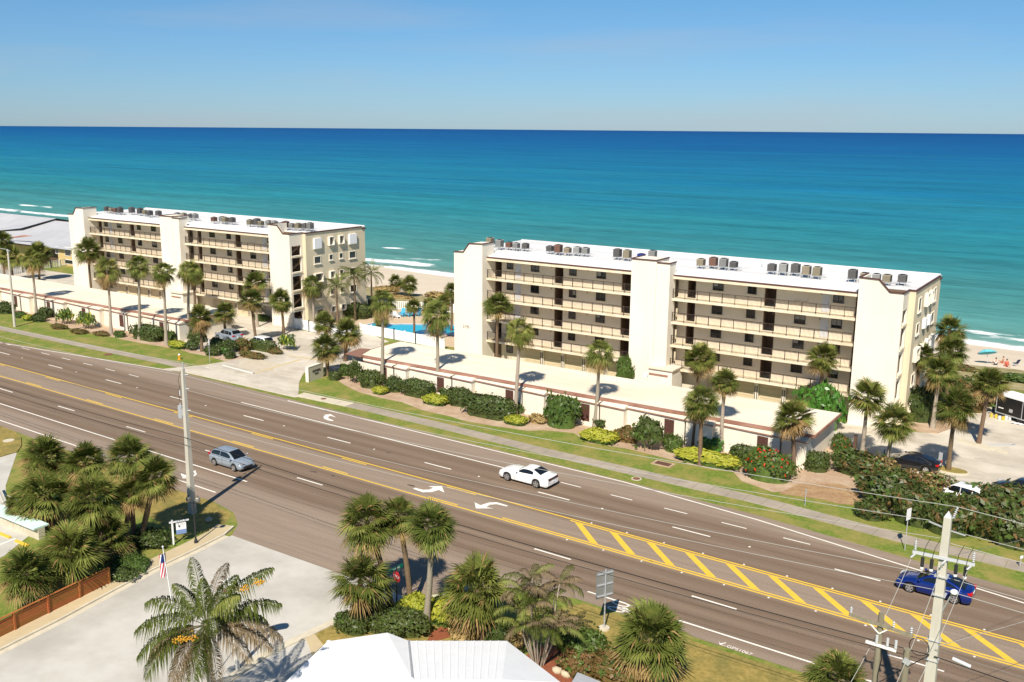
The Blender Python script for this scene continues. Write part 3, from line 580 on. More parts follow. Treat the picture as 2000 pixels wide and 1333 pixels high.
# ================================================================== condominium buildings
FZ = [2.8, 5.47, 8.13, 10.8, 13.46]          # slab tops
def wallrun(mb, x0, x1, y0, y1, z0, z1, holes):
    """front wall with rectangular holes (x0,x1,za,zb), holes do not overlap in x"""
    xs_ = x0
    for a, b_, za, zb in sorted(holes):
        mb.box(xs_, a, y0, y1, z0, z1); mb.box(a, b_, y0, y1, z0, za) if za > z0 else None
        if zb < z1: mb.box(a, b_, y0, y1, zb, z1)
        xs_ = b_
    mb.box(xs_, x1, y0, y1, z0, z1)
def condo(dx, dy, label, number):
    root = empty('condominium_building', (dx, dy, 0), label, 'building', 'condominium blocks facing the road')
    B = lambda mb, n, m, p=None: mb.build(n, M[m] if isinstance(m, str) else [M[q] for q in m], p or root)
    # coordinates of the right-hand block; dx, dy move a copy
    # towers
    lt = MB(); fr = [(-74, 0), (-69.6, 0), (-69.6, 15.15), (-71.6, 15.1), (-72.5, 13.95), (-74, 13.9)]
    def extr(mb, prof, y0, y1, mi=0):
        n = len(prof); mb.add([(x, y0, z) for x, z in prof]+[(x, y1, z) for x, z in prof], [tuple(range(n)), tuple(range(2*n-1, n-1, -1))]+[(i, n+i, n+(i+1) % n, (i+1) % n) for i in range(n)], mi)
    extr(lt, fr, 98.7, 101.3); left_tower = B(lt, 'stair_tower', 'stucco')
    def coping(pr, y0, y1, tw):
        c = MB()
        for (x0, z0), (x1, z1) in zip(pr, pr[1:]): c.bar((x0, y0-.02, z0+.03), (x1, y0-.02, z1+.03), .16, .12)
        x, z = pr[-1] if pr[-1][0] > pr[0][0] and tw == 'r' else pr[0]
        c.bar((x, y0-.1, z+.032), (x, y1, z+.032), .16, .115)
        return c
    c = coping([(-74, 13.9), (-72.5, 13.95), (-71.6, 15.1), (-69.6, 15.15)], 98.7, 101.4, 'r'); B(c, 'coping', 'brown_trim', left_tower)
    if number: lettering(number, .55, 'iron', left_tower, (-72.1, 98.69, 4.35), (math.pi/2, 0, 0), .006, 'house_number')
    mt = MB(); mt.box(-48.9, -45.82, 98.7, 102.0, 0, 15.0); mid = B(mt, 'stair_tower', 'stucco')
    mt2 = MB().box(-45.8, -44.2, 98.74, 100.35, 3.1, 14.8); B(mt2, 'tower_fin', 'stucco', mid)
    B(MB().box(-48.98, -45.75, 98.6, 98.76, 14.98, 15.1).box(-48.98, -48.85, 98.77, 102.05, 14.981, 15.1).box(-45.9, -45.75, 98.77, 102.05, 14.981, 15.1).box(-45.74, -44.12, 98.64, 98.8, 14.78, 14.9).box(-44.28, -44.12, 98.81, 100.4, 14.781, 14.9), 'coping', 'brown_trim', mid)
    B(MB().box(-45.8, -42.9, 97.6, 100.4, 0, 2.95), 'entry_porch', 'stucco', mid); B(MB().box(-45.7, -43.4, 97.55, 97.62, 2.2, 2.42), 'vent_slot', 'fascia_brown', mid)
    B(MB().box(-45.95, -42.75, 97.4, 100.6, 2.96, 3.1), 'porch_roof', 'cream_roof', mid)
    B(MB().box(-46.9, -46.3, 98.66, 98.71, 1.4, 2.0), 'notice_board', 'white_frame', mid)
    # right tower: front wall with outline, thin left wall, pierced right wall
    rtw = MB(); extr(rtw, [(-23.8, 0), (-19.5, 0), (-19.5, 13.9), (-20.8, 13.9), (-21.9, 15.1), (-23.8, 15.15)], 98.7, 98.95); rtw.box(-23.8, -23.55, 98.951, 102.2, 0, 15.1)
    right_tower = B(rtw, 'stair_tower', 'stucco')
    side = MB(); zo = [(.25, 2.35), (2.95, 5.0), (5.6, 7.7), (8.3, 10.35), (10.7, 12.15)]
    side.box(-19.75, -19.5, 98.951, 99.1, 0, 13.9); side.box(-19.75, -19.5, 100.95, 101.35, 0, 13.9); pz = 0
    for za, zb in zo: side.box(-19.75, -19.5, 99.1, 100.95, pz, za); pz = zb
    side.box(-19.75, -19.5, 99.1, 100.95, pz, 13.9); B(side, 'tower_side_wall', 'stucco', right_tower)
    for za, zb in zo:
        B(MB().bar((-20.6, 99.15, za+.15), (-20.6, 100.9, za+1.1), 1.1, .3), 'stair_flight', 'alcove_shade', right_tower); B(MB().box(-19.56, -19.4, 99.0, 101.05, za-.24, za-.02), 'sill', 'slab', right_tower)  # flights take the dark recess tone so the openings read as shaded
    B(MB().box(-23.5, -19.76, 101.3, 101.5, 0, 13.8), 'inner_wall', 'alcove_shade', right_tower)
    c = coping([(-23.8, 15.15), (-21.9, 15.1), (-20.8, 13.95), (-19.5, 13.95)], 98.7, 102.2, 'l'); c.bar((-19.5, 98.6, 13.98), (-19.5, 101.3, 13.98), .16, .12); B(c, 'coping', 'brown_trim', right_tower)
    # main block
    blk = MB()
    blk.box(-73.9, -18.9, 103.2, 114.3, 0, 13.82); body = B(blk, 'main_block', 'stucco_tan'); 
    B(MB().box(-19.7, -18.9, 101.36, 103.2, 0, 13.82), 'corner_wall', 'stucco_tan', body)
    B(MB().box(-73.9, -70.0, 101.31, 103.2, 0, 13.82), 'corner_wall', 'stucco_tan', body)
    # roof
    rf = MB().prism([(-70.2, 99.75), (-23.9, 99.75), (-23.9, 101.6), (-70.2, 101.6)], lambda p: 13.2, lambda p: 13.42+(.38 if p[1] > 101 else 0))
    rf.box(-73.95, -18.85, 101.61, 114.4, 13.83, 13.93); roof = B(rf, 'roof', 'white_roof')
    B(MB().box(-70.25, -48.95, 99.66, 99.76, 13.34, 13.50).box(-44.15, -23.85, 99.66, 99.76, 13.34, 13.50), 'drip_edge', 'brown_trim', roof)
    B(MB().box(-19.6, -18.8, 101.3, 101.44, 13.84, 14.0).box(-18.95, -18.78, 101.45, 113.5, 13.84, 14.02).box(-18.95, -18.78, 113.6, 114.5, 13.5, 13.68), 'parapet_cap', 'brown_trim', roof)
    B(MB().box(-73.9, -19, 114.25, 114.45, 13.94, 14.06), 'rear_upstand', 'white_roof', roof)
    B(MB().box(-70.2, -48.95, 99.7, 99.85, 13.02, 13.34).box(-44.15, -23.85, 99.7, 99.85, 13.02, 13.34), 'fascia', 'slab', roof)
    for k, xx in enumerate((-66, -55.5, -37, -31, -26.5)): B(MB().cyl((xx, 108+k % 2, 13.93), .06, .4, 8), 'vent_pipe', 'galv', roof)
    B(MB().box(-70.0, -23.9, 101.55, 101.66, 13.8, 13.98), 'roof_step', 'white_roof', roof)
    for (a, b_) in ((-70.5, -66), (-63, -57.2), (-54, -48.8), (-42.8, -38), (-35, -28.6), (-26, -20.3)):
        B(MB().tube([(a, 104.5, 13.99), (b_, 104.5+random.uniform(-.2, .2), 13.99)], .04, 6), 'conduit', 'galv', roof); B(MB().tube([((a+b_)/2, 104.6, 13.985), ((a+b_)/2+.3, 106.5, 13.985)], .035, 6), 'conduit', 'galv', roof)
        pt = MB().poly([((a+b_)/2-2.4, 105.2, 13.936), ((a+b_)/2+2.2, 105.0, 13.936), ((a+b_)/2+2.5, 107.6, 13.936), ((a+b_)/2-2.0, 107.9, 13.936)]); B(pt, 'roof_patch', 'roof_grey', roof)
    # walkway slabs, railings
    for z in FZ[:4]:
        for x0, x1 in ((-69.6, -48.9), (-44.2, -23.8)):
            B(MB().box(x0, x1, 99.68, 101.3, z-.25, z), 'walkway_slab', 'slab')
            r_ = MB(); n = int(round((x1-x0)/1.42)); st = (x1-x0)/n
            for i in range(n+1): r_.box(x0+i*st-.03 + (.04 if i == 0 else -.04 if i == n else 0), x0+i*st+.03+(.04 if i == 0 else -.04 if i == n else 0), 99.76, 99.82, z, z+1.05)
            r_.box(x0, x1, 99.765, 99.815, z+1.05, z+1.1); r_.box(x0, x1, 99.77, 99.81, z+.1, z+.13)
            m_ = int((x1-x0)/.13)
            for i in range(1, m_): r_.box(x0+i*(x1-x0)/m_-.011, x0+i*(x1-x0)/m_+.011, 99.78, 99.80, z+.13, z+1.05)
            B(r_, 'railing', 'iron')
    # rear wall of the walkways with door recesses
    secA = dict(x=(-70.0, -48.9), alc=[(-69.5, -68.4), (-60.6, -59.35), (-51.4, -50.0)], win=[(-67.6, -66.65), (-64.0, -62.8), (-58.5, -57.5), (-54.75, -53.5)], door=[(-66.3, -65.5)], lamp=(-66.2, -61.6, -56.9, -52.1))
    secB = dict(x=(-44.2, -23.55), alc=[(-43.1, -42.1), (-34.2, -32.9), (-24.6, -23.9)], win=[(-40.1, -38.85), (-36.1, -35.1), (-30.8, -29.6), (-26.9, -25.8)], door=[(-28.0, -27.2)], lamp=(-42.7, -38.1, -33.3, -28.7))
    def window(x, z0, w, h, y, par, fm='frame', lite=2):
        f_ = MB(); t_ = .07
        f_.box(x, x+t_, y-.05, y+.02, z0, z0+h); f_.box(x+w-t_, x+w, y-.05, y+.02, z0, z0+h); f_.box(x+t_, x+w-t_, y-.05, y+.02, z0, z0+t_); f_.box(x+t_, x+w-t_, y-.05, y+.02, z0+h-t_, z0+h); f_.box(x+w/2-.025, x+w/2+.025, y-.045, y+.02, z0+t_, z0+h-t_)
        o_ = f_.build('window', M[fm], par); MB().box(x+t_, x+w-t_, y-.012, y-.004, z0+t_, z0+h-t_).build('pane', M['glass'], o_)
        if random.random() < .4:
            hx = random.choice([(0, .5), (.5, 1), (0, 1)]); zt_ = random.uniform(.3, .9)
            MB().box(x+t_+(w-2*t_)*hx[0], x+t_+(w-2*t_)*hx[1], y-.020, y-.0125, z0+h-t_-(h-2*t_)*zt_, z0+h-t_).build('blind', M['blind'], o_)
        return o_
    for s_ in (secA, secB):
        for fi in range(5):
            z0 = 0 if fi == 0 else FZ[fi-1]; z1 = FZ[fi]-.25 if fi < 4 else 13.2
            x0, x1 = s_['x']; w_ = MB(); holes = [(a, b_, z0, z0+2.2) for a, b_ in s_['alc']] if fi else []
            wallrun(w_, x0, x1, 101.3, 101.5, z0, z1, holes)
            wall = B(w_, 'wall', 'stucco_back')
            if fi:
                for a, b_ in s_['alc']:
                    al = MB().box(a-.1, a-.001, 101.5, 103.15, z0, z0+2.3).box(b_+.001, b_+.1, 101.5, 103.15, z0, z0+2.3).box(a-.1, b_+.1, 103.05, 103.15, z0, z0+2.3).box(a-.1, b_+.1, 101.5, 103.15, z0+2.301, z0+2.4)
                    ao = B(al, 'entry_recess', 'alcove_shade'); B(MB().box(a+.08, b_-.08, 102.98, 103.05, z0, z0+2.05), 'door', 'brown_door', ao)
                for k, (a, b_) in enumerate(s_['win']):
                    if fi == 4 and s_ is secB and k == 2:
                        B(MB().box(a-.1, b_+.1, 101.24, 101.3, z0+.95, z0+2.05), 'shuttered_opening', 'stucco_back'); B(MB().box(a-.15, b_+.15, 101.2, 101.3, z0+.85, z0+.93), 'sill', 'slab'); continue
                    window(a, z0+1.12, b_-a, .98, 101.29, root); B(MB().box(a-.12, b_+.12, 101.22, 101.3, z0+1.03, z0+1.1), 'sill', 'slab')
                for a, b_ in s_['door']:
                    d_ = B(MB().box(a, b_, 101.25, 101.3, z0+.05, z0+2.05), 'utility_door', 'grey_door'); B(MB().box(b_-.14, b_-.08, 101.2, 101.25, z0+1.0, z0+1.08), 'handle', 'dark_metal', d_)
                for xx in s_['lamp']: B(MB().box(xx-.16, xx+.16, 100.3, 100.62, z1-.16, z1-.001), 'ceiling_lamp', 'lamp_white')
                for xx in (s_['win'][1][0]+3.0, s_['win'][3][0]-1.2): B(MB().box(xx-.06, xx+.06, 101.24, 101.3, z0+1.85, z0+1.98), 'alarm_box', 'ac_rust')
    # ground floor garage doors between piers
    gd = [-64.75+3.0*k for k in range(5)]+[-40.1, -37.05, -34.0, -30.95]
    for x in gd:
        g_ = MB()
        for q in range(4): g_.box(x, x+2.45, 101.2+.0, 101.28, .02+.56*q, .02+.56*q+.54)
        B(g_, 'garage_door', 'garage_door'); B(MB().box(x+2.5, x+2.95, 100.9, 101.3, 0, 2.52), 'pier', 'stucco'); B(MB().box(x+2.56, x+2.64, 100.84, 100.9, .1, 1.9).box(x+2.8, x+2.88, 100.84, 100.9, .1, 1.9), 'downpipe', 'iron'); B(MB().box(x+1.1, x+1.25, 101.1, 101.2, 2.3, 2.4), 'lock_box', 'dark_metal')
    window(-67.6, 1.1, 1.0, 1.0, 101.29, root); B(MB().box(-69.5, -68.4, 101.22, 101.29, .02, 2.2), 'door', 'brown_door')
    # end wall windows (+x face)
    rows = [(11.6, 12.85, 1), (9.25, 10.2, 0), (6.55, 7.6, 1), (3.9, 4.9, 0), (1.25, 2.2, 1)]
    for ri, (za, zb, sh) in enumerate(rows):
        for ci, (y0, y1) in enumerate(((103.0, 104.3), (106.2, 106.9), (108.4, 109.1), (110.6, 112.0))):
            z0_, z1_ = za, zb
            if ci in (1, 2): z0_ = za+.25
            X = -18.9
            f_ = MB(); f_.box(X, X+.08, y0-.07, y0, z0_-.12, z1_+.1); f_.box(X, X+.08, y1, y1+.07, z0_-.12, z1_+.1); f_.box(X, X+.08, y0, y1, z1_, z1_+.1); f_.box(X, X+.16, y0-.16, y1+.16, z0_-.22, z0_-.121); f_.box(X, X+.08, y0, y1, z0_-.12, z0_)
            wo_ = B(f_, 'window', 'stucco'); B(MB().box(X+.001, X+.02, y0, y1, z0_, z1_), 'pane', 'glass', wo_); B(MB().box(X+.021, X+.045, (y0+y1)/2-.03, (y0+y1)/2+.03, z0_, z1_), 'mullion', 'frame', wo_)
            shut = (ri == 0 and ci in (0, 3) and dx < -10) or (ri == 1 and ci in (1, 2) and dx > -10) or (ri == 2 and ci in (2, 3) and dx > -10)
            if shut:
                sm = MB(); nn = 7
                for q in range(nn): sm.box(X+.2, X+.32, y0-.1+(y1-y0+.2)*q/nn, y0-.1+(y1-y0+.2)*(q+.9)/nn, z0_-.15, z1_+.15)
                sm.box(X, X+.2, y0-.1, y1+.1, z1_+.05, z1_+.15); sm.box(X, X+.2, y0-.1, y0-.04, z0_-.15, z1_+.05); B(sm, 'storm_shutter', 'sign_white', wo_)
            elif (ri, ci) in ((0, 1), (0, 2), (2, 0), (2, 1), (4, 0), (4, 1), (4, 2)):
                aw = MB(); aw.box(X, X+.38, y0-.2, y0-.1, z0_-.1, z1_+.05); aw.box(X, X+.38, y1+.1, y1+.2, z0_-.1, z1_+.05); aw.box(X, X+.38, y0-.2, y1+.2, z1_+.05, z1_+.14); aw.box(X, X+.38, y0-.2, y1+.2, z0_-.2, z0_-.1); B(aw, 'window_hood', 'stucco', wo_)
    return root
condo(0, 0, 'larger nearer five storey cream condominium block on the right', '2195')
condo(-85.3, 1.2, 'five storey cream condominium block farther away on the left', None)
# rooftop air conditioners
def ac_proto(m, w, h):
    mb = MB().box(-w/2, w/2, -w/2, w/2, .42, .42+h)
    cs = mb.mesh('casing', M[m]); gr = MB()
    for k in range(8):
        t_ = -w/2+w*(k+.5)/8; gr.box(t_-.018, t_+.018, -w/2-.015, -w/2-.001, .48, .36+h); gr.box(w/2+.001, w/2+.015, t_-.018, t_+.018, .48, .36+h)
    st = MB()
    for sx in (-1, 1):
        for sy in (-1, 1): st.box(sx*w*.4-.03, sx*w*.4+.03, sy*w*.4-.03, sy*w*.4+.03, 0, .36)
    st.box(-w/2-.15, w/2+.5, -w*.4-.03, -w*.4+.03, .361, .42); st.box(-w/2-.15, w/2+.5, w*.4-.03, w*.4+.03, .361, .42); st.box(-w*.5, w*.5, -.2, .2, -.001, .05)
    fn = MB().cyl((0, 0, .42+h), w*.40, .05, 14, 0).cyl((0, 0, .47+h), w*.1, .03, 8, 0)
    return cs, gr.mesh('louvre_grille', M['dark_metal']), fn.mesh('fan_cover', M['dark_metal']), st.mesh('stand', M['galv'])
ACP = {k: [ac_proto(k, w, h) for w, h in ((.78, .72), (.8, .9), (.74, .62))] for k in ('ac_grey', 'ac_dark', 'ac_beige', 'ac_rust', 'ac_blue')}
ORD = ['first', 'second', 'third', 'fourth', 'fifth', 'sixth', 'seventh']
CN = {'g': ('ac_grey', 'grey'), 'd': ('ac_dark', 'dark grey'), 'b': ('ac_beige', 'beige'), 'r': ('ac_rust', 'rusty red'), 'u': ('ac_blue', 'blue')}
def acs(clusters, dy, bname, z=13.93):
    for desc, items in clusters:
        for i, (x, y, c) in enumerate(items):
            m, cn = CN[c]; v = (i*7+int(abs(x)*3)) % 3; cs, gr, fn, st = ACP[m][v]
            o = empty('air_conditioner', (x, y+dy, z), '%s rooftop air conditioner, %s from left in %s of %s block' % (cn, ORD[i], desc, bname), 'air conditioner', 'rooftop air conditioners', rz=random.uniform(-.06, .06))
            for nm, me in (('casing', cs), ('louvre_grille', gr), ('fan_cover', fn), ('stand', st)): link(nm, me, o)
acs([('leftmost roof cluster', [(-72.5, 104.6, 'b'), (-70.2, 103.4, 'g'), (-69.0, 103.9, 'r'), (-67.8, 103.7, 'g'), (-66.6, 104.0, 'd')]),
     ('second roof cluster', [(-62.7, 103.6, 'd'), (-61.3, 103.3, 'r'), (-60.1, 103.5, 'b'), (-59.0, 104.0, 'g'), (-57.9, 104.1, 'g')]),
     ('third roof cluster', [(-53.4, 103.9, 'd'), (-52.0, 103.7, 'b'), (-50.1, 103.6, 'u'), (-49.4, 105.2, 'g')]),
     ('fourth roof cluster', [(-42.3, 102.9, 'b'), (-41.1, 103.6, 'r'), (-39.8, 103.4, 'g'), (-38.7, 103.6, 'd')]),
     ('fifth roof cluster', [(-34.3, 103.5, 'd'), (-33.0, 103.4, 'g'), (-31.8, 103.8, 'd'), (-30.4, 103.1, 'b'), (-29.2, 102.9, 'b')]),
     ('rightmost roof cluster', [(-25.6, 103.2, 'd'), (-24.5, 103.6, 'b'), (-23.3, 103.6, 'g'), (-22.1, 102.9, 'b'), (-20.8, 103.8, 'd')])], 0, 'right')
acs([('leftmost roof cluster', [(-155.2, 104.8, 'd'), (-153.6, 104.6, 'b'), (-152.0, 104.3, 'r'), (-150.6, 104.2, 'd'), (-149.0, 105.4, 'd')]),
     ('second roof cluster', [(-146.4, 105.2, 'd'), (-144.6, 104.9, 'b'), (-142.6, 104.3, 'd'), (-141.2, 105.0, 'd')]),
     ('third roof cluster', [(-136.8, 105.4, 'g'), (-135.4, 105.6, 'b'), (-133.2, 105.3, 'd'), (-132.0, 105.2, 'g')]),
     ('fourth roof cluster', [(-125.8, 103.9, 'r'), (-124.7, 104.6, 'g'), (-123.4, 104.1, 'b'), (-122.1, 104.4, 'd')]),
     ('fifth roof cluster', [(-117.2, 103.7, 'b'), (-116.2, 104.2, 'd'), (-115.0, 103.9, 'b'), (-114.0, 104.6, 'g'), (-112.8, 104.6, 'g')])], 0, 'left')
acs([('rightmost roof cluster', [(-109.6, 103.9, 'r'), (-108.5, 104.1, 'g'), (-107.4, 104.3, 'b'), (-106.3, 104.7, 'd'), (-105.2, 104.6, 'g')])], 0, 'left')
# ================================================================== garage rows
def garage(x0, x1, y, nb, xb, label):
    root = empty('garage_row', ((x0+x1)/2, y, 0), label, 'garage'); ox, oy = (x0+x1)/2, y
    B = lambda mb, n, m: mb.build(n, M[m], root)
    def sh(mb): mb.v = [(v[0]-ox, v[1]-oy, v[2]) for v in mb.v]; return mb
    f0, f1 = y+.45, y-.3                                        # each bay's wall runs from f0 to f1: saw-tooth front
    for k in range(nb):
        a, b_ = xb+9.2*k, xb+9.2*(k+1)
        a, b_ = max(a, x0), min(b_, x1)
        B(sh(MB().prism([(a, f0), (b_, f1), (b_, y+2.0), (a, y+2.0)], 0, 2.5)), 'bay_wall', 'stucco')
        B(sh(MB().prism([(a, f0-.12), (b_+.08, f1-.12), (b_+.08, y+.72), (a, y+.72)], lambda p: 2.5+(.0), lambda p: 2.6 if p[1] < y+.6 else 2.86)), 'ledge', 'cream_roof')
        B(sh(MB().prism([(a, f0-.135), (b_+.09, f1-.135), (b_+.09, f1-.121), (a, f0-.121)], 2.44, 2.56)), 'ledge_shadow_line', 'fascia_brown')  # brown strip painted in as the shadow line below the ledge
        t = .46; vx = a+9.2*t-.0; wy = lambda x: f0+(f1-f0)*(x-a)/(b_-a)
        if vx+.5 < b_:
            lv = MB(); dxl = .92
            for q in range(9): lv.prism([(vx, wy(vx)-.05), (vx+dxl, wy(vx+dxl)-.05), (vx+dxl, wy(vx+dxl)+.01), (vx, wy(vx)+.01)], .55+.185*q, .55+.185*q+.13)
            lo_ = B(sh(lv), 'louvre_vent', 'louvre'); bp_ = sh(MB().prism([(vx-.06, wy(vx-.06)-.02), (vx+dxl+.06, wy(vx+dxl+.06)-.02), (vx+dxl+.06, wy(vx+dxl+.06)+.02), (vx-.06, wy(vx-.06)+.02)], .48, 2.24)); bp_.build('vent_frame', M['brown_trim'], lo_)
        px_ = a+9.2*.70
        if px_ < b_:
            dp = MB().tube([(px_, y+.48, 2.84), (px_, y+.42, 2.72), (px_, wy(px_)-.3, 2.68), (px_, wy(px_)-.26, 2.55), (px_, wy(px_)-.1, 2.3), (px_, wy(px_)-.09, .1)], .055, 6); B(sh(dp), 'downspout', 'iron')
    body = MB().box(x0, x1, y+2.0, y+8.75, 0, 2.75); B(sh(body), 'rear_wall', 'stucco')
    rf = MB().prism([(x0-.35, y+.62), (x1+.35, y+.62), (x1+.35, y+9.1), (x0-.35, y+9.1)], 2.76, 2.98); B(sh(rf), 'roof', 'cream_roof')
    B(sh(MB().box(x0-.4, x1+.4, y+.40, y+.615, 2.79, 2.99)), 'gutter', 'fascia_brown'); B(sh(MB().box(x0-.4, x1+.4, y+.622, y+.78, 2.985, 3.02)), 'gutter_lip', 'fascia_brown')
    B(sh(MB().box(x1+.352, x1+.46, y+.62, y+9.15, 2.74, 3.01)), 'rake_trim', 'fascia_brown'); B(sh(MB().box(x0-.46, x0-.352, y+.62, y+9.15, 2.74, 3.01)), 'rake_trim', 'fascia_brown')
    return root
gr_ = garage(-77.0, -23.2, 82.75, 6, -77.95, 'long low cream garage row with flat roof before the right block')
ga_ = garage(-230, -110.6, 84.6, 13, -230, 'long low cream garage row with flat roof before the left block')
# shingled hip end on the right garage's left side
o = MB().prism([G(674, 692, 3.0)[:2], G(706, 699, 3.0)[:2], G(708, 692.5, 3.0)[:2], G(724, 683, 3.0)[:2], G(703, 681.5, 3.0)[:2]], 2.99, 3.06); o.v = [(v[0]+50.1, v[1]-82.75, v[2]) for v in o.v]; o.build('shingle_corner', M['ac_rust'], gr_)
# ================================================================== palms
def fan_crown(seed, n_leaf=52, n_blade=24, R=1.5, th0=8, th1=150, droop=.35, dry_from=112, pet=.50, light=.25):
    r = random.Random(seed); V = []; F = []; MI = []
    def quad(a, b, c, d, m):
        k = len(V); V.extend([tuple(a), tuple(b), tuple(c), tuple(d)]); F.append((k, k+1, k+2, k+3)); MI.append(m)
    for i in range(n_leaf):
        t = (i+.5)/n_leaf; th = math.radians(th0+(th1-th0)*t**.82+r.uniform(-9, 9)); ph = i*2.39996+r.uniform(-.35, .35)
        d = Vector((math.sin(th)*math.cos(ph), math.sin(th)*math.sin(ph), math.cos(th)))
        sd = Vector((-math.sin(ph), math.cos(ph), 0)); tw = r.uniform(-.5, .5); nn = d.cross(sd)
        sd = (sd*math.cos(tw)+nn*math.sin(tw)).normalized(); nn = d.cross(sd)
        pl = R*pet*r.uniform(.75, 1.15); hub = d*pl+Vector((0, 0, -.10*pl*math.sin(th)))
        td = math.degrees(th); mi = 2 if td > dry_from+r.uniform(-14, 14) else (1 if r.random() < light else 0)
        w0 = sd*.018; quad(-w0, w0, hub+w0, hub-w0, 2 if mi == 2 else 1)
        dr = droop*r.uniform(.7, 1.4)*(1.6 if mi == 2 else 1); span = math.radians(r.uniform(95, 125)); BL = R*r.uniform(.52, .66)
        for j in range(n_blade):
            a = -span+2*span*j/(n_blade-1)+r.uniform(-.05, .05); ca, sa = math.cos(a), math.sin(a)
            bd = d*ca+sd*sa; l = BL*(.62+.38*max(0, math.cos(a*.75)))*r.uniform(.88, 1.1)
            fold = nn*(.10*l*(1 if j % 2 else -1)*.5); pr = (bd.cross(nn)).normalized()*(.030+.014*r.random())
            mid = hub+bd*l*.5+fold*.4+Vector((0, 0, -dr*l*.12)); tip = hub+bd*l+Vector((0, 0, -dr*l*.75))+Vector((r.uniform(-.03, .03), r.uniform(-.03, .03), 0))
            m2 = mi
            if mi != 2 and r.random() < .07: m2 = 2
            quad(hub, mid-pr, tip, mid+pr, m2)
    return npmesh('crown', V, F, [M['frond'], M['frond_light'], M['frond_dry']], MI)
def feather(V, F, MI, base, ph, el, L, r, m=0, n_lf=34, lf=.5, curve=1.5, hang=.6, w=.02, mdead=None):
    p = Vector(base); pts = []; seg = 14; e = el
    for s in range(seg+1):
        pts.append(Vector(p)); st = L/seg; p = p+Vector((math.cos(ph)*math.cos(e), math.sin(ph)*math.cos(e), math.sin(e)))*st; e -= curve/seg*(0.5+s/seg)
    sdv = Vector((-math.sin(ph), math.cos(ph), 0))
    def quad(a, b, c, d, mm):
        k = len(V); V.extend([tuple(a), tuple(b), tuple(c), tuple(d)]); F.append((k, k+1, k+2, k+3)); MI.append(mm)
    for s in range(seg):
        ww = sdv*.03*(1-s/seg*.7); up_ = Vector((0, 0, .02)); quad(pts[s]-ww, pts[s]+ww, pts[s+1]+ww*.9, pts[s+1]-ww*.9, m if mdead is None else mdead); quad(pts[s]+up_, pts[s]-up_, pts[s+1]-up_, pts[s+1]+up_, m)
    for k in range(n_lf):
        t = .16+.84*k/(n_lf-1); i = min(seg-1, int(t*seg)); f = t*seg-i; q = pts[i].lerp(pts[min(i+1, seg)], f); tg = (pts[min(i+1, seg)]-pts[i]).normalized()
        l = lf*(math.sin(math.pi*min(1, .12+t*.86)))**.6*r.uniform(.8, 1.15)
        for sg in (-1, 1):
            dv = (sdv*sg*r.uniform(.65, 1.0)+tg*.55+Vector((0, 0, r.uniform(-.25, .3)))).normalized()
            mid = q+dv*l*.5+Vector((0, 0, -.06*l)); tip = q+dv*l*.85+Vector((0, 0, -hang*l*r.uniform(.6, 1.3))); pr = tg*w*1.6
            mm = m if (mdead is None or r.random() > .3) else mdead
            quad(q-pr*.5, mid-pr, tip, mid+pr, mm)
def feather_crown(seed, nf, L, mats, els=(1.25, -.35), lf=.5, n_lf=34, curve=1.5, hang=.6, dead=.2, w=.02):
    r = random.Random(seed); V = []; F = []; MI = []
    for i in range(nf):
        t = (i+.5)/nf; el = els[0]+(els[1]-els[0])*t+r.uniform(-.12, .12); m = 1 if (t > 1-dead) else (0 if r.random() < .75 else 2)
        feather(V, F, MI, (0, 0, 0), i*2.39996+r.uniform(-.2, .2), el, L*r.uniform(.85, 1.1), r, m, n_lf, lf, curve*r.uniform(.85, 1.2), hang, w)
    return npmesh('crown', V, F, mats, MI)
SAB = [fan_crown(100+k, 50+4*(k % 4), 24, 1.5, 6, 138+5*(k % 4), .30+.05*(k % 3), 112+7*(k % 3), .46+.02*(k % 3), .18+.07*(k % 3)) for k in range(8)]
WAS = [fan_crown(200+k, 38, 26, 1.6, 10, 158, .75, 128, .52, .55) for k in range(3)]
CM = [M['coco_frond'], M['dead_frond'], M['frond_light']]
COC = [feather_crown(300+k, 19, 2.9, CM, (1.3, -.5), .55, 30, 1.5, .55, .15) for k in range(2)]
QUE = feather_crown(401, 22, 3.3, CM, (1.35, -.7), .62, 52, 1.75, .8, .42, .016)
def trunk_mesh(base, top, r0, r1, bend=.0, seg=9, n=9, flare=1.25):
    b, t = Vector(base), Vector(top); pts = []; rs = []; a = random.uniform(0, 6.28)
    for i in range(seg+1):
        f = i/seg; p = b.lerp(t, f)+Vector((math.cos(a), math.sin(a), 0))*bend*math.sin(math.pi*f); pts.append(p); rs.append((r0+(r1-r0)*f)*(1+(flare-1)*max(0, 1-f*seg/1.5))*(1+.05*math.sin(i*2.1)))
    return MB().tube(pts, rs, n)
PALM_N = [0]
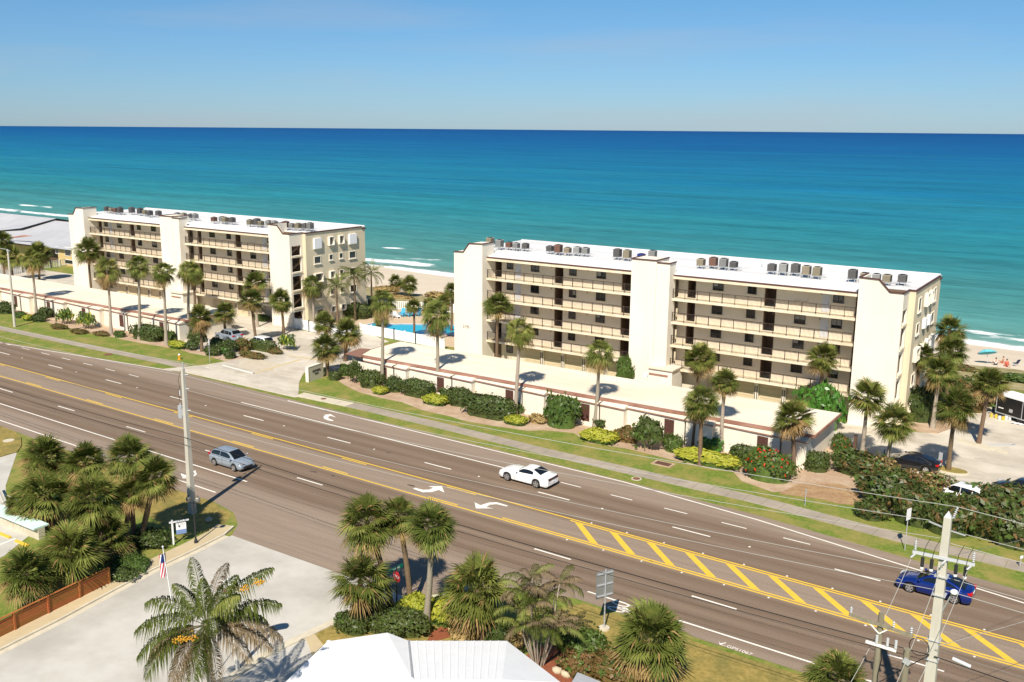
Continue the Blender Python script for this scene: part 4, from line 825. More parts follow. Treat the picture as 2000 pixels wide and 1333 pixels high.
def palm(kind, label, crown, base=None, Y=None, R=None, group='palms', bend=.08, rot=None, sc=None, tr=None, zsc=1.0, ground=0.0, X=None):
    """crown: pixel of the crown's centre; base: pixel of the trunk's foot, or Y: the distance of the thing it stands next to"""
    PALM_N[0] += 1; k = PALM_N[0]
    if base is not None:
        b = Vector(G(*base, ground)); top = Vector(PY(crown[0], crown[1], b.y))
    elif X is not None:
        top = Vector(PX(crown[0], crown[1], X)); b = Vector((X, top.y, ground))
    else:
        top = Vector(PY(crown[0], crown[1], Y)); b = Vector((top.x+random.uniform(-.2, .2), Y, ground))
    s = (R/pxm(top))/1.5*1.2 if R else 1.0
    # the crown's centre lies above the trunk tip
    tip = top-Vector((0, 0, .12*s)); o = empty('palm_tree', tuple(b), label, 'palm tree', group); rel = tip-b
    gr = kind in ('was', 'grey'); r0, r1 = ((.20, .13) if gr else (.19, .15)) if kind != 'coc' else (.17, .10)
    if tr: r0, r1 = tr
    trunk_mesh((0, 0, -.05), rel, r0*max(.75, min(1.1, s)), r1*max(.75, min(1.1, s)), bend, flare=1.5 if gr else 1.2).build('trunk', M['trunk_grey' if gr else 'trunk_brown'], o)
    me = {'sab': SAB[k % 8], 'grey': SAB[(k+3) % 8], 'was': WAS[k % 3], 'coc': COC[k % 2], 'que': QUE}[kind]
    c = link('crown', me, o, tuple(rel)); s2 = s*(1.0 if kind in ('sab', 'grey') else .95 if kind == 'was' else .55)
    c.scale = (s2*random.uniform(.93, 1.07), s2*random.uniform(.93, 1.07), s2*zsc*random.uniform(.9, 1.08)); c.rotation_euler = (random.uniform(-.2, .2), random.uniform(-.2, .2), rot if rot is not None else random.uniform(0, 6.28)); return o
FP = 'palms along the far side of the road'
P = lambda *a, **k: palm(*a, **k)
l1 = lambda x, y: (x/4.165, 380+y/4.165)
l2 = lambda x, y: (350+x/4.165, 380+y/4.165)
r3 = lambda x, y: (580+x/5.128, 520+y/5.128)
r4 = lambda x, y: (860+x/4.165, 440+y/4.165)
k6 = lambda x, y: (1560+x/3.702, 500+y/3.702)
# --- in front of and behind the left garage row
P('sab', 'palm cut off by the left picture edge beside the grey light pole', (2, 468), Y=99, R=20, group=FP)
P('sab', 'palm right behind the grey street light at far left', (20, 497), Y=98, R=21, group=FP)
P('sab', 'palm behind garage roof with its twin in front at far left', (74, 491), (77, 548), R=22, group=FP)
P('was', 'slim palm with brown skirt in front of left garage, leftmost trunk', (62, 504), (72, 620), R=20, group=FP)
P('sab', 'leaning palm against the left block outer stair tower', (172, 486), Y=97.5, R=25, group=FP)
P('was', 'tall grey trunk palm, second along the left garage front', (209, 521), (217, 654), R=23, group=FP)
P('was', 'tall grey trunk palm rising from hedge, third along left garage', (270, 515), (272.5, 664), R=22, group=FP)
P('was', 'tall grey trunk palm at right end of clipped hedge on left', (319, 527), (325, 674), R=23, group=FP)
P('was', 'tall palm at right corner of left garage row', (369, 524), (369, 664), R=22, group=FP)
P('sab', 'palm behind corner of left garage with dark trunk', (377, 533), Y=96.5, R=20, group=FP)
P('sab', 'short palm with brownish crown beside left garage corner', (391, 617), (394, 687), R=25, group=FP, zsc=1.15)
P('sab', 'short palm standing before the parked grey suv', (438, 609), (442, 662), R=22, group=FP)
P('grey', 'upper of two overlapping palms before left block', (499, 549), Y=97.5, R=23, group=FP)
P('sab', 'lower of two overlapping palms above the parked white suv', (491, 583), (501, 670), R=23, group=FP)
P('sab', 'palm by the white end tower of the left block', (548, 584), (554, 654), R=22, group=FP)
P('was', 'double trunk palm against tan end wall of left block', (610, 553), X=-102.9, R=20, group=FP, tr=(.16, .12))
P('coc', 'coconut palm nearest the double trunk palm on end wall', (657, 556), X=-101.6, R=30, group='coconut palms beside left block')
P('coc', 'tallest coconut palm in the middle of tan end wall', (691, 534), X=-101.4, R=30, group='coconut palms beside left block')
P('coc', 'coconut palm at seaward corner of the left block', (725, 530), X=-102.2, R=30, group='coconut palms beside left block')
P('sab', 'left one of two palms on the dune by the beach', (773, 549), (773, 577), R=15, group='dune palms', ground=-.1)
P('sab', 'right one of two palms on the dune by the beach', (799, 553), (799.4, 579), R=17, group='dune palms', ground=-.1)
P('was', 'tall grey trunk palm nearest the entrance at right garage', (747, 585), (746, 756), R=25, group=FP)
P('sab', 'small palm at the left end of the pool', (744, 622), (744, 640), R=14, group='pool palms')
P('sab', 'palm standing in front of the pool middle', (808, 597), (808.5, 661), R=16, group='pool palms')
P('sab', 'dark trunk palm behind grey trunk palm at pool right', (838, 596), (843.6, 665), R=16, group='pool palms')
P('sab', 'palm beside its dark twin at right end of pool', (866, 588), (850, 665), R=16, group='pool palms')
P('was', 'tall droopy palm with pale fronds before the pool', (853, 610), (854, 772), R=30, group=FP)
P('sab', 'palm peeping out left of right block end tower', (882, 566), Y=112, R=16, group='pool palms')
P('sab', 'upper left palm of the cluster behind entrance sign', (634, 629), (641, 700), R=22, group='palms behind the entrance sign')
P('sab', 'upper right palm of the cluster behind entrance sign', (677, 646), (674, 706), R=29, group='palms behind the entrance sign', tr=(.24, .2))
P('sab', 'front palm of the cluster behind entrance sign', (636, 675), (639.5, 733), R=28, group='palms behind the entrance sign', tr=(.22, .17))
P('sab', 'palm before left stair of the right block', (972, 592), Y=97.0, R=26, group=FP)
P('was', 'tall grey trunk palm left of centre at right garage', (1015, 640), (1005.5, 813), R=29, group=FP)
P('was', 'grey trunk palm with yellowish crown before middle tower', (1171, 684), (1162, 835), R=28, group=FP)
P('sab', 'palm behind garage roof right of the middle tower', (1368, 696), Y=95.8, R=32, group=FP)
P('grey', 'palm with slender trunk at right part of garage front', (1417, 742), (1408.7, 882), R=28, group=FP)
P('sab', 'palm with straight trunk before yellow hedge', (1371, 782), (1366.7, 909), R=33, group=FP)
P('sab', 'dark palm trunk leaning on garage wall behind yellow hedge', (1362, 800), (1353, 874), R=18, group=FP)
P('sab', 'palm over the glossy rubber plant by right block', (1608, 694), Y=96.0, R=31, group=FP)
P('sab', 'palm casting shadow on right corner of the garage', (1551, 811), (1551, 925), R=39, group=FP)
P('grey', 'grey trunk palm before white end tower of right block', (1695, 772), (1682.6, 895), R=37, group=FP)
P('grey', 'shorter palm left of black parked sedan', (1746, 822), (1734, 911), R=38, group=FP)
P('sab', 'palm against pierced stair side of right block', (1798, 690), (1786, 812), R=27, group=FP)
P('sab', 'topmost palm behind right block against the sea', (1857, 643), (1838, 800), R=30, group=FP)
P('sab', 'palm just below the topmost one behind right block', (1859, 682), (1846, 818), R=30, group=FP)
P('grey', 'palm with pale trunk in mulch island right of block', (1838, 720), (1821, 839), R=32, group=FP)
P('sab', 'palm in small round kerbed island by black sedan', (1868, 788), (1852, 921), R=39, group=FP)
P('sab', 'palm in front of black trailer at right edge', (1934, 744), (1911, 868), R=34, group=FP)
# --- near side
NP = 'palms on the near street corner'
P('sab', 'left palm of tall trio on the near corner', (716, 1014), (773, 1214), R=54, group=NP, bend=.25, tr=(.17, .15))
P('sab', 'middle leaning palm of tall trio on the near corner', (777, 1003), (802, 1187), R=40, group=NP, bend=.15)
P('grey', 'right palm of tall trio, straight trunk by yellow bush', (843, 1022), (831, 1227), R=50, group=NP)
P('sab', 'shorter broad palm left of the stop sign', (703, 1129), (711, 1231), R=58, group=NP)
P('sab', 'bushy palm behind white roof, right of yellow bush', (930, 1146), (948, 1255), R=64, group=NP, tr=(.24, .2))
P('sab', 'broad palm on dry verge at bottom right of centre', (1270, 1240), (1266, 1330), R=70, group=NP)
P('sab', 'palm crown cut by bottom edge near wooden pole', (1638, 1322), (1632, 1420), R=58, group=NP)
LG = 'palms in the near left grove'
for c, b, R_, lab in (((88, 888), (95, 985), 46, 'top left palm of the near left grove'), ((166, 900), (168, 1000), 46, 'top middle palm of the near left grove'),
                      ((252, 888), (264, 1060), 42, 'tall palm at top right of the near left grove'), ((303, 925), (273, 1060), 42, 'rightmost leaning palm of the near left grove'),
                      ((84, 960), (102, 1026), 52, 'left middle palm with hanging dry fronds in left grove'), ((180, 970), (217, 1101), 52, 'leaning palm in the centre of near left grove'),
                      ((207, 1046), (205, 1090), 42, 'low palm between centre trunk and wooden fence in grove'), ((134, 1070), (137, 1150), 56, 'large low palm above the wooden fence in grove'),
                      ((50, 1115), (58, 1190), 54, 'lowest left palm of the grove beside wooden fence'), ((255, 960), (246, 1066), 34, 'shaded palm hidden behind tall pair in left grove'),
                      ((40, 975), (60, 1030), 30, 'small palm at left rim of grove near light pole base')):
    P('sab', lab, c, b, R=R_, group=LG, tr=(.19, .16))
qp = Vector(PY(402, 1218, 26.6)); q0 = Vector((qp.x, 26.6, 0))
qo = empty('palm_tree', tuple(q0), 'large feathery queen palm with orange fruit over the side street', 'palm tree')
trunk_mesh((0, 0, -.05), qp-q0, .2, .15, .05).build('trunk', M['trunk_grey'], qo)
V_, F_, I_ = [], [], []; r_ = random.Random(5); rd = lambda a: math.atan2(rt[1]*math.cos(a)+math.cos(YAW)*math.sin(a), rt[0]*math.cos(a)-math.sin(YAW)*math.sin(a))
for a, el, Lf, cv, m, ld in ((3.05, .40, 3.1, 1.5, 0, .66), (3.35, .05, 2.9, 1.2, 0, .6), (2.05, 1.0, 3.1, 1.0, 0, .55), (1.5, .95, 3.0, 1.2, 1, .45), (.55, .95, 3.3, 1.05, 0, .6), (.3, .6, 3.0, 1.2, 0, .6), (.1, .25, 3.1, 1.35, 1, .62), (-.25, .2, 2.9, 1.1, 1, .55), (-.7, .2, 3.0, .9, 1, .5),
                                (-1.35, .35, 2.9, 1.6, 0, .6), (-1.75, .2, 2.9, 1.7, 1, .6), (-2.3, .15, 3.0, 1.5, 0, .6), (-2.75, .1, 2.6, 1.5, 1, .5), (.9, 1.15, 2.2, 1.0, 0, .6), (2.6, 1.05, 2.2, 1.1, 0, .5), (-.1, 1.2, 2.0, 1.2, 2, .7), (1.9, 1.35, 1.8, .8, 0, .5), (-1.0, .9, 2.0, 1.6, 0, .6), (-1.55, -.1, 2.6, 1.3, 0, .6), (-2.0, -.2, 2.6, 1.2, 1, .55), (-1.1, -.15, 2.6, 1.3, 1, .5), (2.85, .75, 2.9, 1.5, 0, .6), (3.2, -.2, 2.6, 1.0, 1, .5), (.6, .3, 2.6, 1.4, 0, .55)):
    feather(V_, F_, I_, (0, 0, -.1), rd(a), el, Lf*1.22, r_, m, 76, ld*1.35, cv, 1.1, .016, None)
cr_ = link('crown', npmesh('crown', V_, F_, CM, I_), qo, tuple(qp-q0))
for k, (px, py, l) in enumerate(((362, 1248, 1.0), (508, 1136, .4), (478, 1150, .3))):
    b_ = Vector(PY(px, py, (25.0, 26.9, 27.0)[k]))-q0; fb = MB(); rr = random.Random(k)
    for i in range(int(95*l)):
        t = rr.uniform(-.5, .5)*l; fb.sphere((b_.x+t*rt[0]*1.0+rr.gauss(0, .05), b_.y+t*rt[1]+rr.gauss(0, .06), b_.z+t*.16*(1 if k == 0 else 2)+rr.gauss(0, .07)), .035, 0, 6, 4)
    fb.build('fruit_cluster', M['fruit'], qo)
# areca clump with dead and green fronds
ac0 = Vector(G(1052, 1299)); ao = empty('areca_palm', tuple(ac0), 'clump of thin stemmed areca palms with faded fronds behind white roof', 'palm tree')
for k in range(13):
    a = k*2.4; ln = Vector((math.cos(a)*.5+.0, math.sin(a)*.5, 0)); h = random.uniform(2.6, 4.9); sp = random.uniform(.4, 1.0); t_ = Vector((ln.x*(1+sp*1.6), ln.y*(1+sp*1.6), h))
    MB().tube([ln*.5, ln.lerp(t_, .5)+Vector((0, 0, .15)), t_], [.06, .05, .035], 6).build('stem', M['trunk_grey'], ao)
    V_, F_, I_ = [], [], []; rr = random.Random(900+k)
    for i in range(7): feather(V_, F_, I_, t_, a+i*2.4+rr.uniform(-.4, .4), rr.uniform(.1, 1.2), rr.uniform(1.2, 1.9), rr, 1 if rr.random() < .4 else (0 if rr.random() < .6 else 2), 24, .4, 1.7, .8, .016)
    link('crown', npmesh('crown', V_, F_, CM, I_), ao)
# ================================================================== shrubs
def shrub_mesh(seed, mats, n=1500, leaf=.11, box=.0, loose=0., top=.0, flower=0, core=True):
    """unit shrub: half-width 1 in x and y, 0..1 in z"""
    r = np.random.default_rng(seed); d = r.normal(size=(n, 3)); d[:, 2] = np.abs(d[:, 2])*1.15-.25; d /= np.linalg.norm(d, axis=1)[:, None]
    if box: p = 2+box*6; d = d/((np.abs(d)**p).sum(1)**(1/p))[:, None]
    lump = 1+.17*np.sin(d[:, 0]*4+seed)*np.cos(d[:, 1]*3.4+seed*2)+.13*np.sin(d[:, 2]*6+d[:, 0]*5+seed)+.07*np.sin(d[:, 0]*11+seed)*np.sin(d[:, 1]*12+seed)
    if box: lump = 1+(lump-1)*.3
    rad = lump*(1-loose*.75*r.random(n)**1.2)*(.88+.16*r.random(n)); rad = np.where(r.random(n) < (.02 if box else .07), rad*(1.05+.22*r.random(n)), rad)
    c = d*rad[:, None]; c[:, 2] = .45+c[:, 2]*.56; c[:, 2] = np.clip(c[:, 2], .03, None)
    nrm = d+r.normal(scale=.65, size=(n, 3)); nrm /= np.linalg.norm(nrm, axis=1)[:, None]
    t = np.cross(nrm, r.normal(size=(n, 3))); t /= np.linalg.norm(t, axis=1)[:, None]; s = np.cross(nrm, t)
    l = leaf*(.6+.8*r.random(n))[:, None]; w = l*.5; zs = np.array([1, 1, 1.0])
    V = np.stack([c-t*l, c-s*w, c+t*l, c+s*w], 1).reshape(-1, 3)*zs
    F = np.arange(4*n).reshape(n, 4); mi = (r.random(n) < .22).astype(int)
    if top: mi = np.where(c[:, 2] > top+.12*r.random(n), 1, 0)
    if flower: mi = np.where(r.random(n) < flower, 2, mi)
    if core:
        k = 14; m = 8; vs = []
        for i in range(m+1):
            for j in range(k):
                a, b_ = math.pi*.5*i/m, 2*math.pi*j/k; e = np.array([math.cos(a)*math.cos(b_), math.cos(a)*math.sin(b_), math.sin(a)])
                if box: p = 2+box*6; e = e/((np.abs(e)**p).sum()**(1/p))
                e = e*.86*(1-.35*loose); vs.append((e[0], e[1], .0 if i == 0 else .45*.8+e[2]*.5))
        b0 = len(V); fs = [(b0+i*k+j, b0+i*k+(j+1) % k, b0+(i+1)*k+(j+1) % k, b0+(i+1)*k+j) for i in range(m) for j in range(k)]
        V = np.concatenate([V, np.array(vs)]); F = np.concatenate([F, np.array(fs)]); mi = np.concatenate([mi, np.zeros(len(fs), int)])
    return npmesh('foliage', V, F, [M[q] for q in mats], mi)
SHR = {}
def shr(kind, v):
    key = (kind, v % 3)
    if key not in SHR:
        s = sum(map(ord, kind))+v % 3*17
        spec = dict(dark=dict(mats=('leaf_dark', 'leaf_green'), n=1700, leaf=.10), hedge=dict(mats=('leaf_dark', 'leaf_green'), n=2100, leaf=.075, box=.5), yellow=dict(mats=('leaf_green', 'leaf_yellow'), n=1500, leaf=.12, top=.34, box=.25),
                    green=dict(mats=('leaf_green', 'leaf_dark'), n=1500, leaf=.11), vivid=dict(mats=('leaf_vivid', 'leaf_dark'), n=1800, leaf=.13, loose=.15), bronze=dict(mats=('leaf_bronze', 'leaf_green'), n=1300, leaf=.12, loose=.2),
                    loose=dict(mats=('leaf_green', 'leaf_yellow'), n=420, leaf=.15, loose=.9, core=False), open=dict(mats=('leaf_dark', 'leaf_green'), n=950, leaf=.12, loose=.55, core=False), ixora=dict(mats=('leaf_green', 'leaf_dark', 'flower_red'), n=2000, leaf=.085, flower=.045),
                    tan=dict(mats=('leaf_tan', 'leaf_bronze'), n=600, leaf=.2, loose=.5), grape=dict(mats=('leaf_dark', 'leaf_yellow', 'leaf_bronze'), n=1500, leaf=.105, loose=.5, flower=.17), grapedry=dict(mats=('leaf_bronze', 'leaf_tan', 'leaf_green'), n=1000, leaf=.085, loose=.7, flower=.35, core=False))[kind]
        spec = dict(spec)
        if kind == 'grape': spec['mats'] = ('leaf_dark', 'leaf_green', 'leaf_bronze')
        SHR[key] = shrub_mesh(s, **spec)
    return SHR[key]
SN = [0]
def shrub(kind, px, py, rx, ry, h, label, group=None, rz=0., z=0., name='shrub', stem=False, world=None):
    SN[0] += 1; b = world or G(px, py)
    o = empty(name, (b[0], b[1], z), label, 'shrub' if name != 'hedge' else 'hedge', group, rz=rz)
    f = link('foliage', shr(kind, SN[0]), o); f.scale = (rx, ry, h); f.rotation_euler[2] = 0 if kind in ('hedge', 'yellow') else SN[0]*.9 if abs(rx-ry) < .15*rx else 0
    st = MB()
    for k in range(5 if not stem else 8):
        a = k*1.3; st.tube([(.12*rx*math.cos(a), .12*ry*math.sin(a), -.02), (.45*rx*math.cos(a), .45*ry*math.sin(a), h*.62)], [.03, .012], 5)
    st.build('stem', M['twig'], o); return o
RB, LB, NB = 'shrubs in the bed before the right garage', 'shrubs in the bed before the left garage', 'shrubs on the near corner'
S = shrub
for a in (('dark', 655, 742, .75, .7, 1.0, 'spiky dark shrub nearest the entrance sign'), ('green', 674, 733, .8, .7, 1.3, 'bright green shrub behind spiky shrub near entrance sign'), ('open', 693, 748, 1.0, .8, 2.6, 'tall thin shrub left of the big round hedge'),
          ('dark', 724, 755, 1.55, 1.2, 1.85, 'big round dark shrub left of first tall palm'), ('yellow', 743, 769, .8, .7, .75, 'small yellow shrub at foot of first tall palm'), ('dark', 770, 764, 1.1, .9, 1.55, 'dark shrub right of first tall palm'),
          ('hedge', 816, 773, 2.0, 1.0, 1.7, 'wide dark clipped shrub between first two tall palms'), ('yellow', 851, 789, 1.35, .9, .95, 'round yellow shrub at foot of second tall palm'), ('green', 872, 776, .8, .7, 1.2, 'shrub just right of second tall palm trunk'), ('dark', 896, 790, 1.4, 1.1, 1.8, 'rounded two tone shrub right of second tall palm'),
          ('hedge', 956, 812, 2.9, 1.4, 1.9, 'largest dark clipped hedge mass before third tall palm', ), ('green', 1012, 806, .8, .7, 1.1, 'small shrub behind third tall palm'), ('yellow', 1007, 828, 1.15, .85, .8, 'yellow shrub at foot of third tall palm'), ('tan', 1050, 826, 1.1, .7, .9, 'tuft of dry tan grass by garage wall'),
          ('green', 1096, 832, 1.75, 1.3, 3.0, 'tall bushy shrub between two louvre vents'), ('dark', 1178, 835, 1.4, .8, 1.1, 'dark shrub behind the fourth tall palm'), ('yellow', 1171, 862, 1.75, 1.05, 1.05, 'oval yellow shrub at foot of fourth tall palm'), ('bronze', 1225, 862, 1.3, .8, 1.3, 'brownish shrub right of oval yellow shrub'),
          ('open', 1265, 876, 1.65, 1.2, 3.0, 'loose tall dark shrub covering a louvre vent'), ('green', 1314, 880, .95, .85, 1.35, 'small round shrub left of long yellow hedge'), ('vivid', 1387, 880, 1.2, .6, 1.2, 'bright green shrub behind the yellow hedge'),
          ('ixora', 1500, 934, 2.15, 1.5, 2.5, 'big shrub with red flowers at the garage corner'), ('dark', 1594, 918, 1.15, .95, 1.6, 'dark round shrub at right end of garage'), ('ixora', 1642, 882, .9, .8, 1.5, 'round shrub with red flowers by parking lot'), ('green', 1655, 898, 1.0, .8, .9, 'low green shrub under the flowering one by lot')):
    S(*a[:7], group=RB)
S('yellow', 1382, 907, 2.9, .85, 1.15, 'long low yellow hedge around palm trunks', RB, name='hedge'); S('hedge', 1459, 908, 1.5, .9, 1.6, 'square dark hedge right of the yellow hedge', RB, name='hedge')
SG = 'sea grape thicket by the right parking lot'
for k, a in enumerate((('grape', 1672, 925, 2.3, 1.4, 1.9, 'leftmost sea grape mass behind bare mulch'), ('grapedry', 1718, 930, 2.0, 1.3, 1.8, 'sparse reddish sea grape left of black sedan'), ('grape', 1735, 985, 2.6, 1.5, 2.5, 'sea grape mass left of the small roadside sign'), ('grape', 1700, 1012, 1.3, 1.0, 1.4, 'low sea grape at the sidewalk bend'), ('grape', 1790, 1022, 2.3, 1.4, 2.6, 'sea grape behind the small roadside sign'), ('grapedry', 1815, 972, 2.1, 1.1, 2.3, 'sparse brown sea grape before hidden white car'),
                         ('grape', 1850, 1040, 2.0, 1.4, 2.7, 'sea grape behind the big concrete pole'), ('grape', 1915, 1040, 2.5, 1.6, 3.0, 'large sea grape right of the big concrete pole'), ('grape', 1985, 1065, 2.4, 1.6, 2.6, 'sea grape cut by the right picture edge'), ('grape', 1760, 950, 1.6, 1.0, 1.4, 'sea grape between palm trunks near black sedan'), ('grape', 1965, 1000, 2.6, 1.2, 2.2, 'upper sea grape beside lot at right edge'))):
    S(*a, group=SG)
for a in (('dark', 12, 612, 1.5, 1.1, 1.7, 'dark clipped shrub at far left picture edge'), ('green', 40, 621, .8, .7, .9, 'small green shrub right of grey light pole'), ('yellow', 56, 626, .8, .7, .8, 'small yellowish shrub before slim palm'), ('dark', 76, 628, 1.2, .9, 1.1, 'low dark shrub at foot of slim palm'), ('dark', 90, 620, 1.2, .9, 1.5, 'dark shrub right of slim palm foot'),
          ('loose', 128, 633, 1.7, 1.2, 2.3, 'left one of two loose pale shrubs before left garage'), ('loose', 170, 642, 1.7, 1.2, 2.4, 'right one of two loose pale shrubs before left garage'), ('bronze', 115, 642, 1.7, .9, .6, 'left low reddish ground planting before left garage'), ('bronze', 154, 651, 1.6, .9, .6, 'middle low reddish ground planting before left garage'), ('bronze', 198, 655, 1.5, .8, .5, 'right low reddish ground planting before left garage'),
          ('green', 234, 659, .8, .7, .9, 'small green shrub between two grey trunk palms'), ('green', 333, 667, 1.0, .8, 1.3, 'shrub at right end of long clipped hedge'), ('yellow', 347, 680, 1.3, .8, .9, 'yellow shrub near left garage corner'), ('open', 376, 683, 1.2, 1.0, 1.2, 'spiky cycad at foot of brown palm'),
          ('dark', 386, 668, 1.4, 1.0, 1.6, 'dark shrub behind cycad by garage corner'), ('dark', 414, 694, 1.1, .8, 1.1, 'dark shrub behind thin white sign post'), ('open', 424, 680, 1.3, 1.0, 1.4, 'spiky yucca before the grey suv'), ('vivid', 437, 690, .7, .6, .8, 'light green small shrub in entrance island'), ('open', 449, 688, 1.4, 1.1, 1.6, 'dark cycad in the entrance island'), ('bronze', 474, 684, 1.4, 1.0, 1.5, 'dark reddish shrub before white suv'),
          ('bronze', 492, 699, 2.3, .8, .8, 'long low red brown planting along driveway'), ('bronze', 537, 691, 1.2, .7, .7, 'short low red brown planting nearest driveway tip'), ('loose', 561, 684, 1.4, 1.1, 2.2, 'small bare branched tree at tip of entrance island'), ('dark', 449, 700, .8, .7, .9, 'dark low shrub at kerb of entrance island'),
          ('green', 510, 627, 1.5, .7, 1.0, 'clipped shrub against left block garage doors'), ('dark', 376, 590, 1.6, 1.1, 2.6, 'dark shrub in corner beside left block middle tower')):
    S(*a[:7], group=LB)
S('hedge', 289, 663, 2.9, 1.2, 1.9, 'long dark clipped hedge before left garage', LB, name='hedge'); S('hedge', 514, 685, 2.1, .8, 1.4, 'clipped hedge beside white suv at entrance', LB, name='hedge')
# plants around the buildings
b_ = PY(1218, 755, 97.8); S('green', 0, 0, .9, .8, 3.6, 'tall feathery shrub against left side of middle tower', world=(b_[0], 97.8))
b_ = PY(1600, 800, 95.3); S('vivid', 0, 0, 2.2, 1.4, 4.3, 'glossy bright green rubber plant beside right block', world=(b_[0], 95.6), stem=True)
b_ = PY(1592, 815, 94.0); S('dark', 0, 0, 1.3, .9, 1.2, 'low dark shrub under the rubber plant', world=(b_[0], 94.6))
for a in (('dark', 1792, 822, 1.7, 1.4, 3.4, 'dark tall shrub at the end wall of right block'), ('dark', 1832, 800, 1.4, 1.2, 2.6, 'dark shrub behind pale trunk palm at right block'), ('bronze', 1885, 800, 2.4, 1.6, 2.4, 'large brownish sea grape behind palm island'), ('grape', 1925, 790, 2.6, 1.6, 2.6, 'dark sea grape left of black trailer'), ('grape', 1900, 772, 2.4, 1.4, 2.2, 'sea grape beside beach path at right')): S(*a)
for a in (('hedge', 668, 618, 1.6, 1.2, 1.5, 'dark hedge block nearest the white gate'), ('hedge', 700, 620, 2.3, 1.6, 2.0, 'dark hedge block below the coconut palms'), ('hedge', 732, 612, 2.2, 1.6, 1.9, 'dark hedge block at pool side of left block')): S(*a, group='hedge blocks by the pool', name='hedge')
S('vivid', 632, 621, 1.5, .6, .6, 'strip of light green plants at white end tower')
dg = random.Random(3); dk = ['bronze', 'tan', 'green', 'tan', 'dark', 'bronze']; dn = dict(bronze='reddish', tan='straw coloured', green='green', dark='dark green'); dc_ = {}
for k in range(22):
    x = -150+k*6.6+dg.uniform(-2, 2); y = dg.uniform(125, 135.5); kd = dg.choice(dk); dc_[kd] = dc_.get(kd, 0)+1
    S(kd, 0, 0, dg.uniform(1.6, 3), dg.uniform(1, 2), dg.uniform(.5, 1.3), '%s low dune shrub, %s of its colour from left along the beach' % (dn[kd], (ORD+['eighth', 'ninth', 'tenth', 'eleventh', 'twelfth'])[dc_[kd]-1]), 'dune shrubs', world=(x, y), z=-.25)
for a in (('dark', 690, 1232, 1.15, .8, 1.1, 'dark hedge shrub at foot of short broad palm'), ('hedge', 752, 1226, 2.0, 1.2, 1.2, 'wide dark clipped shrub below the stop sign'), ('dark', 790, 1232, 1.5, 1.1, 1.2, 'dark reddish shrub behind white roof edge'), ('yellow', 815, 1200, 1.05, .9, 1.1, 'left yellow green shrub on the near corner'), ('yellow', 873, 1214, 1.25, 1.0, 1.3, 'right yellow green shrub beside straight palm'),
          ('tan', 905, 1250, .9, .7, .8, 'dry tan shrub in front of bushy palm trunk'), ('green', 1140, 1284, 1.5, 1.1, 1.4, 'green shrub right of areca clump'), ('bronze', 1190, 1318, 2.0, 1.2, 1.2, 'red and green croton bed at bottom centre'), ('bronze', 1130, 1316, 1.2, .9, 1.1, 'croton shrub next to small grey roof'), ('tan', 1005, 1262, .8, .7, .9, 'pale spiky plant at foot of bushy palm'),
          ('dark', 975, 1258, .9, .8, 1.3, 'shaded shrub between bushy palm and areca clump')): S(*a, group=NB)
for a in (('dark', 230, 1092, 1.6, 1.0, .9, 'dark undergrowth below centre trunk of left grove'), ('green', 258, 1110, 1.3, .9, .7, 'sunlit yellow green undergrowth in left grove'), ('dark', 290, 1062, 1.5, 1.1, 1.0, 'shaded undergrowth behind the real estate sign'), ('dark', 165, 1052, 1.6, 1.2, 1.1, 'shaded undergrowth in middle of left grove'), ('open', 238, 1130, 1.2, .8, .7, 'loose undergrowth at end of wooden fence')): S(*a, group='undergrowth in the left grove')
